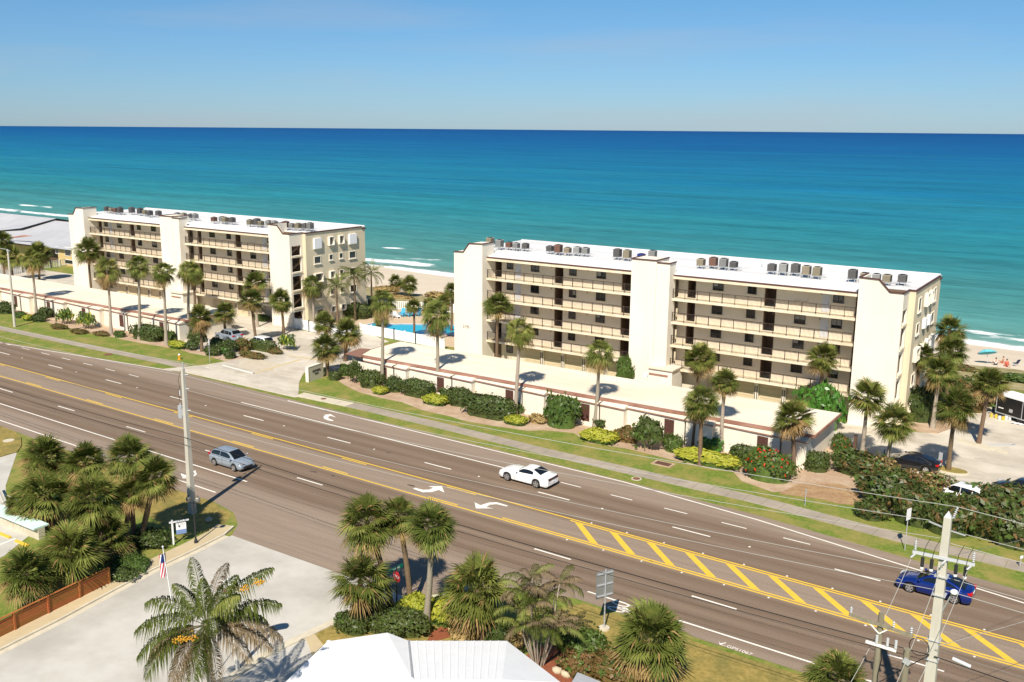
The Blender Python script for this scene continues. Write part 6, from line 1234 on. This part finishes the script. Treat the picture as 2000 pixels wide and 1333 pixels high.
# ================================================================== far-left hip roofed building
hb = empty('hip_roof_building', (-225, 120, 0), 'low tan building with pale grey hipped metal roof at far left', 'building')
def hp(px, py, Y): p = PY(px, py, Y); return (p[0]+225, p[1]-120, p[2])
e1, e2, e3, e4 = hp(-60, 505, 120), hp(100, 486, 120), hp(112, 484, 118.5), hp(145, 484, 118.5)
MB().box(e1[0]-10, e2[0], 0, 22, 0, e2[2]-.05).build('wall', M['tan_siding'], hb); MB().box(e3[0], e3[0]+18, -1.5, 22, 0, e3[2]-.05).build('wall', M['tan_siding'], hb)
ez = e3[2]; rz_ = ez+3.6
roof_ = MB(); xl, xr = e1[0]-12, e3[0]+19
roof_.add([(xl, -2.4, ez), (xr, -2.4, ez), (xr, 24, ez), (xl, 24, ez), (xl+12, 11, rz_), (xr-8, 11, rz_)], [(0, 1, 5, 4), (1, 2, 5), (2, 3, 4, 5), (3, 0, 4)]).build('roof', M['metal_roof'], hb)
r2 = MB().add([(e1[0]+2, -.5, ez+.4), (e1[0]+17, 3.6, ez+2.3), (e1[0]+19, 11.2, rz_+.5), (e1[0]-6, 11.2, rz_+.5), (e1[0]-6, 30, ez), (e1[0]+19, 30, ez)], [(0, 1, 2, 3), (3, 2, 5, 4)]).build('upper_roof', M['metal_roof'], hb)
gp_ = [hp(18, 465, 121), hp(74, 457, 121), hp(92, 458.5, 121), hp(22, 466.5, 121)]; MB().add([(p[0], -2.2+k % 2*.2, p[2]) for k, p in enumerate(gp_)], [(0, 1, 2, 3)]).build('roof_gap', M['fascia_brown'], hb)
for px, py, w, h in ((131, 492, 2.2, 1.9), (110, 489, 1.3, 1.6), (133, 512, 3.0, 1.0), (95, 510, 2.6, 1.6), (36, 518, 3.0, 1.6)):
    p = hp(px, py, 118.3); yy = -1.56 if px > 104 else -.06
    o = MB().box(p[0]-w/2, p[0]+w/2, yy, yy+.05, p[2]-h/2, p[2]+h/2).build('window', M['white_frame'], hb); MB().box(p[0]-w/2+.12, p[0]+w/2-.12, yy-.02, yy-.001, p[2]-h/2+.12, p[2]+h/2-.12).build('pane', M['glass'], o)
MB().box(e3[0]-7.2, e3[0]-.05, -1.2, -.1, 3.1, 3.3).build('balcony_slab', M['slab'], hb); MB().box(e3[0]-7.2, e3[0]-.05, -.12, -.05, 0, ez-.2).build('balcony_recess', M['brown_door'], hb)
# ================================================================== near house with white roof
ho = empty('white_roof_house', (-27, 32, 0), 'house with bright white hipped metal roof at bottom centre', 'house')
ez, rz_ = 3.0, 4.45
def rp(px, py, z): p = G(px, py, z); return (p[0]+27, p[1]-32, z)
P0, P1, P2, P3, P4, P5 = [rp(*q, ez) for q in ((640, 1253), (757, 1236), (798, 1252), (990, 1252), (1095, 1333), (560, 1330))]
Q1 = rp(806, 1328, rz_); Q2 = tuple(Vector(Q1)+(Vector(P3)-Vector(P2))*.8); P6, P7 = (4.5, -6, ez), (-5.5, -9, ez)
rfm = MB().add([P0, P1, P2, P3, P4, P5, P6, P7, Q1, Q2], [(5, 8, 0), (0, 8, 1), (1, 8, 2), (2, 9, 3), (2, 8, 9), (3, 9, 4), (4, 9, 6), (6, 9, 8), (6, 8, 7), (7, 8, 5)])
hr = rfm.build('roof', M['bright_white'], ho)
bm = bmesh.new(); bm.from_mesh(hr.data); bmesh.ops.recalc_face_normals(bm, faces=bm.faces); [f.normal_flip() for f in bm.faces if f.normal.z < 0]; bm.to_mesh(hr.data); bm.free()
for k in range(1, 12):
    a, b_ = Vector(P3).lerp(Vector(P2), k/12), Vector(Q2).lerp(Vector(Q1), k/12); MB().bar(a+Vector((0, 0, .012)), b_+Vector((0, 0, .012)), .05, .025).build('standing_seam', M['bright_white'], hr)
MB().bar(Vector(P2)+Vector((0, 0, .03)), Vector(Q1)+Vector((0, 0, .03)), .10, .04).build('valley_flashing', M['galv'], hr); MB().bar(Vector(P0)+Vector((0, 0, .03)), Vector(Q1)+Vector((0, 0, .03)), .14, .05).build('hip_cap', M['bright_white'], hr)
pl = [P0, P1, P2, P3, P4, P6, P7, P5]; MB().prism([(p[0], p[1]) for p in pl], 2.86, 2.99).build('fascia', M['bright_white'], ho)
cx_ = sum(p[0] for p in pl)/8; cy_ = sum(p[1] for p in pl)/8; MB().prism([(cx_+(p[0]-cx_)*.9, cy_+(p[1]-cy_)*.9) for p in pl], 0, 2.86).build('wall', M['stucco_tan'], ho)
sg = empty('shed_roof', (*G(1140, 1345, 0)[:2], 0), 'corner of small grey flat roof at bottom edge', 'shed'); sp_ = [G(1128, 1315, 2.2), G(1172, 1333, 2.2), G(1210, 1400, 2.2), G(1090, 1380, 2.2)]; sx, sy = sg.location.x, sg.location.y
MB().prism([(p[0]-sx, p[1]-sy) for p in sp_], 2.1, 2.25).build('roof', M['galv'], sg); c0 = Vector(((sum(p[0] for p in sp_)/4-sx), (sum(p[1] for p in sp_)/4-sy))); MB().prism([((p[0]-sx-c0.x)*.85+c0.x, (p[1]-sy-c0.y)*.85+c0.y) for p in sp_], 0, 2.1).build('wall', M['stucco_tan'], sg)
# ================================================================== signs, poles, small things
def sign_frame(a, b_): d = Vector(b_)-Vector(a); return math.atan2(d.y, d.x)
a_, b_ = Vector(G(603, 747)), Vector(G(632, 737)); an = sign_frame(a_, b_); ln = (b_-a_).length
es = empty('entrance_sign', tuple((a_+b_)/2), 'cream stucco monument sign at the driveway entrance', 'sign', rz=an)
MB().box(-ln/2, ln/2, 0, .35, 0, 1.75).build('sign_panel', M['sign_cream'], es); MB().box(-ln/2-.06, -ln/2-.001, -.04, .4, 0, 1.8).build('end_cap', M['stucco'], es); MB().box(-ln/2, ln/2, -.03, .39, 1.751, 1.82).build('cap', M['stucco'], es)
lettering('EASTWIND', .40, 'letter', es, (.1, -.012, 1.12), (math.pi/2, 0, 0), .02, sx=ln*.62/2.35); lettering('2195-2199', .24, 'letter', es, (.1, -.012, .76), (math.pi/2, 0, 0), .02, sx=ln*.5/2.1)
# street signs: stop sign with street name
g_ = G(775.5, 1193); st = empty('stop_sign', tuple(g_), 'red stop sign with green street name plate among near palms', 'sign')
zt = PY(774, 1111, g_[1])[2]; zs = PY(774, 1126, g_[1])[2]; MB().cyl((0, 0, 0), .045, zt+.15, 8).build('post', M['dark_metal'], st)
fr_ = -.28
pn = link('sign_plate', MB().prism([(.38*math.cos(math.pi/8+k*math.pi/4), .38*math.sin(math.pi/8+k*math.pi/4)) for k in range(8)], -.012, .012).mesh('sign_plate', M['red']), st, (0.05, -.04, zs)); pn.rotation_euler = (math.pi/2, 0, fr_)
lettering('STOP', .26, 'sign_white', pn, (0, 0, .016), (0, 0, 0), .002)

np_ = link('street_name_plate', MB().box(-.62, .62, -.012, .012, -.13, .13).mesh('street_name_plate', M['sign_green']), st, (0, 0, zt)); np_.rotation_euler = (0, 0, math.radians(88)); lettering('SKYLINE', .17, 'sign_white', np_, (0, -.014, 0), (math.pi/2, 0, 0), .002)
# large sign seen from behind
g_ = G(1180, 1229); bs = empty('road_sign', tuple(g_), 'large road sign seen from behind on round concrete footing', 'sign'); zt = PY(1183, 1116, g_[1])[2]; zb = PY(1181, 1168, g_[1])[2]
MB().cyl((0, 0, 0), .33, .12, 18).build('footing', M['kerb'], bs); MB().cyl((0, 0, .12), .05, zt, 8).build('post', M['galv'], bs)
pn = link('sign_back', MB().box(-.62, .62, .06, .09, zb, zt).mesh('sign_back', M['steel']), bs); pn.rotation_euler[2] = math.radians(62)
for k in range(3): MB().box(-.55, .55, -.0, .055, zb+.12+k*(zt-zb-.3)/2, zb+.19+k*(zt-zb-.3)/2).build('brace', M['galv'], pn)
def small_sign(label, base, top, w, h, m='sign_white', az=60, lean=0, back='galv', txt=None):
    g_ = G(*base); zt = PY(*top, g_[1])[2]; o = empty('sign_post', tuple(g_), label, 'sign'); MB().cyl((0, 0, 0), .035, zt, 8).build('post', M['galv'], o)
    pn = link('sign_plate', MB().box(-w/2, w/2, -.05, -.03, zt-h, zt).mesh('sign_plate', M[m]), o); pn.rotation_euler[2] = math.radians(az); return o
small_sign('small white roadside sign on thin post before sea grape', (1767, 1075), (1778, 994), .55, .85, az=70)
small_sign('thin white sign post on lawn left of entrance driveway', (410, 709), (406, 663), .14, .75, az=80)
small_sign('little white notice sign at tip of entrance island', (535, 684), (535, 671), .45, .8, az=20)
small_sign('small bare grey post on lawn near garage corner', (1572, 988), (1575, 955), .1, .4, 'galv')
small_sign('white speed sign pair at right edge of far sidewalk', (1992, 1108), (1997, 1086), .3, .2)
g_ = G(1668, 893); o = empty('timber_post', tuple(g_), 'dark square timber post at edge of right lot', 'post'); MB().box(-.14, .14, -.14, .14, 0, PY(1669, 850, g_[1])[2]).build('post', M['brown_door'], o); MB().box(-.16, .16, -.16, .16, PY(1669, 850, g_[1])[2], PY(1669, 850, g_[1])[2]+.05).build('cap', M['dark_metal'], o)
g_ = G(1727, 889); o = empty('reserved_sign', tuple(g_), 'small white twin plate sign low beside the lot', 'sign'); MB().cyl((0, 0, 0), .04, .5, 8).build('post', M['dark_metal'], o); MB().box(-.32, -.04, -.03, .0, .35, .62).build('plate', M['sign_white'], o); MB().box(.04, .34, -.03, .0, .35, .62).build('plate', M['sign_white'], o)
g_ = G(1836, 910); o = empty('bollard_sign', tuple(g_), 'grey post with plate beside palm island', 'post'); MB().box(-.12, .12, -.05, .05, 0, 1.2).build('post', M['pole_wood'], o); MB().box(-.18, .14, -.09, -.051, .5, 1.25).build('plate', M['galv'], o)
isl2 = G(1858, 921); sh_i = MB().prism([(isl2[0]+1.35*math.cos(t)*1.1, isl2[1]+.9*math.sin(t)) for t in np.linspace(0, 2*math.pi, 21)[:-1]], 0, .14); struct('kerb_island', sh_i, M['kerb']); struct('island_grass', MB().prism([(isl2[0]+1.2*math.cos(t)*1.1, isl2[1]+.76*math.sin(t)) for t in np.linspace(0, 2*math.pi, 21)[:-1]], .1, .17), M['dry_grass'])
struct('mulch_island', MB().prism(GP([(1770, 832), (1790, 812), (1850, 812), (1872, 822), (1858, 838), (1830, 848), (1790, 843)]), 0, .13), M['mulch'])
struct('palm_island', MB().prism(GP([(1872, 858), (1908, 866), (1970, 884), (1968, 888), (1905, 872), (1870, 861)]), 0, .12), M['kerb'])
# hydrant
g_ = G(350.5, 703); o = empty('fire_hydrant', tuple(g_), 'yellow fire hydrant on lawn left of the driveway', 'hydrant')
MB().cyl((0, 0, 0), .2, .08, 12).build('base_flange', M['hydrant'], o); MB().tube([(0, 0, .08), (0, 0, .55), (0, 0, .62)], [.13, .13, .17], 12).build('barrel', M['hydrant'], o); MB().sphere((0, 0, .64), .15, 0, 12, 6).build('bonnet', M['sign_white'], o)
for sx_ in (-1, 1): MB().cyl((sx_*.12 if sx_ > 0 else -.24, 0, .45), .06, .12, 8, 0, 'x').build('nozzle', M['hydrant'], o)
# flag
fx = PX(334, 1180, -39.2); o = empty('flagpole', (fx[0], fx[1], 0), 'slender flagpole with hanging striped flag over side street', 'flagpole'); ft = PY(318, 1070, fx[1]); tpv = Vector((ft[0]-fx[0], 0, ft[2]))
MB().tube([(.55, 0, 0), (.28, 0, tpv.z*.5), tuple(tpv)], [.035, .028, .02], 8).sphere(tuple(tpv+Vector((0, 0, .05))), .05, 0, 8, 5).build('pole', M['sign_white'], o)
D('flag_blue', (.02, .04, .16), rough=.8); D('flag_red', (.55, .03, .06), rough=.8)
pz = lambda py: PY(319, py, fx[1])[2]; z1, z0 = pz(1080), pz(1130); fl = MB(); nS = 13
for s_ in range(nS):
    for k in range(8):
        t0, t1 = k/8, (k+1)/8
        def fp(t, q): return (tpv.x-.02-.62*t*.55-.05*math.sin(t*9+q*3)-.1*q+.12, .14*math.sin(t*7+q*2), z1-(z1-z0)*(.10*t+.9*q)*1.0)

        fl.add([fp(q, t_) for q, t_ in ((s_/nS, t0), ((s_+1)/nS, t0), ((s_+1)/nS, t1), (s_/nS, t1))], [(0, 1, 2, 3)], 2 if (k < 3 and s_ < 7) else (0 if s_ % 2 == 0 else 1))
fl.build('flag', [M['flag_red'], M['sign_white'], M['flag_blue']], o)
# arched white sign on post behind the queen palm
g_ = G(452, 1302); o = empty('arched_sign', (g_[0]+.5, g_[1], 0), 'white arched street sign with dark red letters behind queen palm', 'sign'); tz = PY(456, 1130, g_[1])[2]; an = math.radians(58)
MB().box(-.09, .09, -.09, .09, 0, tz-.5).build('post', M['white_frame'], o); pts = [(-.75, 0), (.75, 0)]+[(.75*math.cos(t), .25+.55*math.sin(t)) for t in np.linspace(0, math.pi, 13)]
bd = link('board', MB().prism(pts, -.09, .09).mesh('board', M['bright_white']), o, (0, 0, tz-.8)); bd.rotation_euler = (math.pi/2, 0, an); lettering('SKYLINE', .33, 'letter_red', bd, (0.05, .2, .1), (0, 0, 0), .02)
# lamp post and realty sign
g_ = G(383, 1063); o = empty('lamp_post', tuple(g_), 'black twin globe lamp post in front of the left pole', 'street lamp'); zt = PY(379, 981, g_[1])[2]
MB().tube([(0, 0, 0), (0, 0, .12), (0, 0, .35), (0, 0, .45), (0, 0, zt)], [.16, .15, .1, .06, .045], 10).build('column', M['dark_metal'], o); MB().tube([(-.3, -.15, zt-.05), (0, 0, zt-.12), (.3, .15, zt-.05)], .03, 8).build('cross_arm', M['dark_metal'], o); D('globe', (.2, .19, .16), rough=.15, spec=.6)
for s_ in (-1, 1): gb = MB().sphere((.3*s_, .15*s_, zt+.18), .2, 0, 12, 8, 1.15).build('globe', M['globe'], o); MB().sphere((.3*s_, .15*s_, zt+.44), .05, 0, 8, 5).build('finial', M['dark_metal'], gb)
g_ = G(339, 1064); o = empty('realty_sign', tuple(g_), 'white post with hanging blue and white realty board', 'sign', rz=math.radians(62)); zt = PY(336, 1019, g_[1])[2]
MB().box(-.06, .06, -.06, .06, 0, zt+.1).build('post', M['white_vinyl'], o); MB().box(-.2, 1.15, -.05, .05, zt-.12, zt-.02).build('arm', M['white_vinyl'], o); D('realty_blue', (.18, .27, .5), rough=.5)
bo = MB().box(.25, .95, -.015, .015, zt-1.05, zt-.2, 0).build('board', M['sign_white'], o); MB().box(.25, .95, -.022, -.0155, zt-1.05, zt-.72).build('lower_band', M['realty_blue'], bo); MB().cyl((.48, -.024, zt-.45), .07, .008, 12, 0, 'y').build('emblem', M['dark_metal'], bo); MB().box(.3, .34, -.01, .01, zt-.2, zt-.12).box(.86, .9, -.01, .01, zt-.2, zt-.12).build('hanger', M['galv'], o)
# wooden fence, each board a part
a_, b_ = Vector(G(-40, 1268)), Vector(G(214, 1142)); d = (b_-a_); ln = d.length; an = math.atan2(d.y, d.x); hf = 1.17
wf = empty('wooden_fence', tuple(a_), 'orange brown horizontal board fence beside side street', 'fence', rz=an)
n = max(2, round(ln/2.4))
bme = MB().box(0, 1, -.012, .012, 0, .135).mesh('board', M['cedar'])
for i in range(n+1): MB().box(ln*i/n-.06, ln*i/n+.06, -.075, .06, 0, hf+.02).build('post', M['cedar'], wf)
for i in range(n):
    for k in range(7):
        o = link('board', bme, wf, (ln*i/n+.065, random.uniform(-.004, .004), .04+k*.153)); o.scale = (ln/n-.13, 1, 1)
MB().box(0, ln, -.08, .07, hf+.025, hf+.06).build('cap_rail', M['cedar'], wf)
for px, py, r, lab in ((824, 1231, .3, 'pale boulder at left end of red mulch'), (903, 1238, .25, 'smaller pale boulder right of yellow bush'), (1088, 1314, .28, 'tan boulder by areca clump'), (1105, 1322, .3, 'brown boulder next to small grey roof'), (1328, 890, .3, 'pale rock left of yellow hedge'), (408, 1019, .28, 'pale rocks on the verge in palm shadow')):
    g_ = G(px, py); b_ = MB().sphere((0, 0, r*.5), r, 0, 9, 7, .75); rr = random.Random(px); b_.v = [(v[0]*rr.uniform(.85, 1.3), v[1]*rr.uniform(.8, 1.1), v[2]*rr.uniform(.9, 1.1)) for v in b_.v]; o = b_.build('boulder', M['rock'], None, tuple(g_)); tag(o, lab, 'rock')
# ================================================================== utility poles and wires
def sqpole(mb, h, w0, w1, base=0): mb.add([(s*w0/2, t*w0/2, base) for s, t in ((-1, -1), (1, -1), (1, 1), (-1, 1))]+[(s*w1/2, t*w1/2, h) for s, t in ((-1, -1), (1, -1), (1, 1), (-1, 1))], [(0, 1, 5, 4), (1, 2, 6, 5), (2, 3, 7, 6), (3, 0, 4, 7), (4, 5, 6, 7)])
def insul(parent, p, d, n=5, name='insulator'):
    p, d = Vector(p), Vector(d).normalized(); mb = MB()
    mb.tube([p, p+d*(.09*n+.05)], .02, 6)
    for k in range(n): mb.tube([p+d*(.05+.09*k), p+d*(.075+.09*k), p+d*(.10+.09*k)], [.02, .07, .02], 8)
    return mb.build(name, M['ceramic'], parent)
LP0 = Vector(G(376, 1003)); LH = 11.6
lp = empty('utility_pole', tuple(LP0), 'square concrete utility pole with transformer at left by silver car', 'utility pole'); m_ = MB(); sqpole(m_, LH, .46, .22); m_.build('pole_shaft', M['pole_concrete'], lp); MB().cyl((0, 0, LH), .05, .45, 8).build('top_pin', M['galv'], lp)
MB().cyl((-.42, -.12, 7.7), .21, .95, 14).build('transformer', M['galv'], lp); MB().box(-.3, -.15, -.16, -.08, 7.9, 8.4).build('bracket', M['galv'], lp)
MB().cyl((-.42, -.12, 8.65), .04, .22, 8).build('bushing', M['ceramic'], lp)
for z in (11.1, 10.0, 8.3): insul(lp, (.14, .05, z), (1, .3, .15), 3)
MB().tube([(-.15, -.1, 11.4), (-.45, -.15, 10.6), (-.35, -.12, 10.2), (-.5, -.15, 9.6), (-.42, -.12, 8.85)], .015, 5).build('jumper', M['black_wire'], lp); MB().box(-.42, -.32, -.16, -.08, 9.45, 9.85).build('cutout', M['ceramic'], lp)
zR = 13.2; RP = Vector(G(1852, 1010, zR)); RP.z = 0
rp_ = empty('utility_pole', tuple(RP), 'tall square concrete utility pole with white crossarm at lower right', 'utility pole'); m_ = MB(); sqpole(m_, zR, .56, .30); m_.build('pole_shaft', M['pole_concrete'], rp_)
MB().add([(-.15, -.15, zR), (.15, -.15, zR), (.15, .15, zR), (-.15, .15, zR), (0, 0, zR+.28)], [(0, 1, 4), (1, 2, 4), (2, 3, 4), (3, 0, 4)]).build('pole_cap', M['galv'], rp_)
insul(rp_, (.2, .1, zR+.0), (.25, .1, 1), 5); MB().bar((.1, .05, zR-.05), (.25, .12, zR), .05, .05).build('pin', M['galv'], rp_)
za = PY(1845, 1088, RP.y)[2]; xa_ = Vector(PY(1786, 1068, RP.y))-RP; xb_ = Vector(PY(1905, 1106, RP.y))-RP; xa_.y = xb_.y = -.25; za = (xa_.z+xb_.z)/2
ca, cb2 = Vector((xa_.x, -.3, za)), Vector((xb_.x, -.2, za)); MB().bar(ca, cb2, .11, .12).build('crossarm', M['ceramic'], rp_)
for t in (.04, .97): insul(rp_, ca.lerp(cb2, t)+Vector((0, 0, .08)), (0, 0, 1), 5)
for t in (.05, .55, .95): insul(rp_, ca.lerp(cb2, t)+Vector((0, -.08, -.05)), (-.5, -1, -.4), 3, 'strain_insulator')
for t in (.18, .33, .72, .87): ar = MB().cyl(tuple(ca.lerp(cb2, t)+Vector((0, -.1, -.55))), .075, .42, 10).build('fuse_cutout', M['dark_metal'], rp_); MB().cyl(tuple(ca.lerp(cb2, t)+Vector((0, -.1, -.66))), .08, .1, 10).build('cap', M['sign_white'], ar); MB().tube([tuple(ca.lerp(cb2, t)+Vector((0, -.1, -.1))), tuple(ca.lerp(cb2, t)+Vector((.05, 0, .35))), tuple(ca.lerp(cb2, t)+Vector((.2, .05, .75)))], .012, 5).build('jumper', M['black_wire'], rp_)
zmid = PY(1838, 1030, RP.y)[2]; MB().bar((-.1, 0, zmid), (-.75, 0, zmid+.15), .05, .06).build('post_arm', M['galv'], rp_); MB().bar((.1, .1, zmid-.1), (.7, .4, zmid-.3), .05, .05).build('post_arm', M['galv'], rp_)
zl = PY(1835, 1150, RP.y)[2]; MB().bar((.15, -.1, zl-1.1), (.55, -.35, zl+.1), .05, .05).build('lamp_arm', M['galv'], rp_); MB().sphere((.62, -.4, zl+.18), .17, 0, 10, 7, .7).build('lamp_head', M['sign_white'], rp_)
for py in (1123, 1160, 1250, 1290): z = PY(1830, py, RP.y)[2]; MB().box(-.27, .27, -.27, .27, z, z+.03).build('band', M['galv'], rp_)
WPz = 10.0; WP = Vector(G(1722, 1197, WPz)); WP.z = 0
wp = empty('utility_pole', tuple(WP), 'weathered wooden utility pole with two crossarms left of concrete pole', 'utility pole'); MB().tube([(0, 0, 0), (0, 0, WPz)], [.17, .12], 12).build('pole_shaft', M['pole_wood'], wp)
def wpt(px, py): return Vector(PY(px, py, WP.y))-WP
a_, b_ = wpt(1660, 1199), wpt(1785, 1238); z = (a_.z+b_.z)/2; MB().bar((a_.x, -.15, z+.1), (b_.x, -.15, z-.1), .1, .12).build('crossarm', M['pole_wood'], wp)
for t in (.03, .7, .97): p = Vector((a_.x+(b_.x-a_.x)*t, -.15, z+.16-.2*t)); insul(wp, p, (0, 0, 1), 3)
a2, b2 = wpt(1693, 1247), wpt(1752, 1270); z2 = (a2.z+b2.z)/2; MB().bar((a2.x, -.15, z2), (b2.x, -.15, z2-.05), .09, .1).build('crossarm', M['white_frame'], wp)
for x in (-.45, .45): MB().bar((0, -.14, z2+.5), (x, -.15, z), .03, .05).build('brace', M['white_frame'], wp)
for t in (.35, .7, .97): p = Vector((a2.x+(b2.x-a2.x)*t, -.15, z2)); MB().cyl(tuple(p+Vector((0, 0, .06))), .06, .35, 8).build('fuse_cutout', M['ceramic'], wp)
MB().tube([(.12, -.1, z2), (.2, -.15, z2-.6), (.1, -.12, z2-1.4), (.14, -.12, z2-2.4)], .02, 6).build('jumper', M['black_wire'], wp); MB().cyl((.2, -.1, z2-3.0), .06, 1.1, 8).build('conduit', M['galv'], wp)
SPp = Vector(G(1772, 1268, 8.0)); SPp.z = 0; so = empty('utility_pole', tuple(SPp), 'short cut off wooden pole stub between the two poles', 'utility pole'); MB().tube([(0, 0, 0), (0, 0, 8.0)], [.16, .14], 12).build('pole_shaft', M['pole_wood'], so); MB().bar((0, -.16, 7.4), (.1, -.16, 7.6), .1, .3).build('clamp', M['galv'], so)
# grey light pole far left
g_ = Vector(G(29, 639)); o = empty('light_pole', tuple(g_), 'leaning grey concrete light pole at far left verge', 'light pole'); tpz = Vector(PY(15, 488, g_.y))-g_; MB().tube([(0, 0, 0), tuple(tpz)], [.2, .12], 10).build('pole_shaft', M['pole_concrete'], o); MB().tube([tuple(tpz), tuple(tpz+Vector((-2.0, -.6, .2)))], .04, 6).build('arm', M['galv'], o); MB().box(tpz.x-.1, tpz.x+.35, -.15, .15, tpz.z-.25, tpz.z-.08).build('lamp_head', M['galv'], o)
def wire(label, a, b_, sag, r=.014, m='wire', n=24):
    a, b_ = Vector(a), Vector(b_); pts = [a.lerp(b_, i/n)-Vector((0, 0, 4*sag*(i/n)*(1-i/n))) for i in range(n+1)]
    o = MB().tube(pts, r, 5, cap=False).build('overhead_wire', M[m]); tag(o, label, 'wire', 'overhead wires'); return o
LN = LP0+(LP0-RP)*.98; LN.z = 0; RN = RP+(RP-LP0)*.9; RN.z = 0
lt = lambda z: LP0+Vector((.3, .1, z)); rtp = lambda x, z: RP+Vector((x, .1, z))
wire('topmost wire between the two concrete poles', LP0+Vector((0, 0, LH+.45)), RP+Vector((.3, .15, zR+.48)), .55, .014, 'bright_wire'); wire('topmost wire running left from left concrete pole', LP0+Vector((0, 0, LH+.45)), LN+Vector((0, 0, LH+.2)), .5, .014, 'bright_wire'); wire('topmost wire running right from big concrete pole', RP+Vector((.3, .15, zR+.48)), RN+Vector((0, 0, zR)), .5, .014, 'bright_wire')
wire('second wire between the two concrete poles', lt(11.0), RP+Vector((-.75, 0, zmid+.2)), .6, .013, 'bright_wire'); wire('second wire running left from left concrete pole', lt(11.0), LN+Vector((0, 0, 10.8)), .5, .012, 'bright_wire'); wire('second wire running right from big concrete pole', RP+Vector((.7, .4, zmid-.25)), RN+Vector((.5, .5, zmid-.5)), .4, .013, 'bright_wire')
wire('third wire between the two concrete poles', lt(9.9), rtp(-.1, za+.75), .6, .012, 'bright_wire'); wire('third wire running left from left concrete pole', lt(9.9), LN+Vector((0, 0, 9.8)), .5, .014)
wire('third wire running right from big concrete pole', rtp(.2, za+.6), RN+Vector((0, 0, za+.3)), .4, .014, 'bright_wire')
wire('fourth wire from left concrete pole to big pole', lt(8.3), rtp(-.2, za-1.0), .5, .012, 'bright_wire'); wire('fourth wire running left from left concrete pole', lt(8.3), LN+Vector((0, 0, 8.2)), .5, .012)
wire('neutral wire below the fourth between concrete poles', LP0+Vector((.1, 0, 7.5)), rtp(-.2, za-1.7), .5, .012, 'bright_wire'); wire('fifth wire running right from big concrete pole', rtp(.2, za-1.6), RN+Vector((0, 0, za-1.8)), .4, .014, 'bright_wire'); wire('sixth wire running right from big concrete pole', rtp(.2, za-1.0), RN+Vector((0, 0, za-1.2)), .4, .012, 'bright_wire')
zc = PY(1822, 1275, RP.y)[2]
for k, z in enumerate((6.2, 5.6)): wire(['upper', 'lower'][k]+' black cable between the two concrete poles', LP0+Vector((.1, -.2, z)), RP+Vector((-.1, -.3, zc-.3*k)), .45, .022 if k == 0 else .014, 'black_wire'); wire(['upper', 'lower'][k]+' black cable running left from left concrete pole', LP0+Vector((.1, -.2, z)), LN+Vector((0, 0, z-.3)), .4, .02, 'black_wire')
wire('thick black cable running right from big concrete pole', RP+Vector((.1, -.3, zc)), RN+Vector((0, 0, zc-.9)), .5, .024, 'black_wire'); wire('thin cable running right below thick black cable', RP+Vector((.1, -.3, zc+.35)), RN+Vector((0, 0, zc-.3)), .3, .012)
o = MB().tube([RP+Vector((-.55+.42*math.cos(t), -.3, zc+.25+.42*math.sin(t))) for t in np.linspace(0, 2*math.pi, 22)], .018, 6).build('cable_coil', M['black_wire']); tag(o, 'black cable loop hanging left of big concrete pole', 'cable')
ce = Vector(PY(1881, 1291, RP.y)); MB_ = MB().tube([ce+Vector((-.4, -.25, .1)), ce+Vector((.35, -.25, -.05))], .09, 10); tag(MB_.build('splice_case', M['ceramic']), 'white splice case on black cable right of pole', 'splice case')
dv = Vector((-3.2, -9, -1.2))
for k, t in enumerate((.05, .55, .95)): p = RP+ca.lerp(cb2, t)+Vector((-.1, -.4, -.2)); q = WP+Vector((a_.x+(b_.x-a_.x)*(.03, .7, .97)[k], -.15, z+.3)); wire(['left', 'middle', 'right'][k]+' drop wire from white crossarm to wooden pole', p, q, .35, .012, 'bright_wire'); wire(['left', 'middle', 'right'][k]+' wire leaving wooden pole toward lower left', q, q+Vector((-8, -12, -1.0)), .2, .012, 'bright_wire')
wire('service wire rising to the upper right corner', RP+Vector((.2, 0, zc+.4)), RP+Vector((26, 52, 4.6)), .6, .012, 'bright_wire'); wire('lower service wire rising across far sidewalk at right', RP+Vector((.2, .1, za)), RP+Vector((24, 56, 7)), .6, .01, 'wire')
wire('black guy cable from big pole to lower left', RP+Vector((-.1, -.3, zc)), SPp+Vector((-4, -5, 5.2)), .1, .02, 'black_wire')
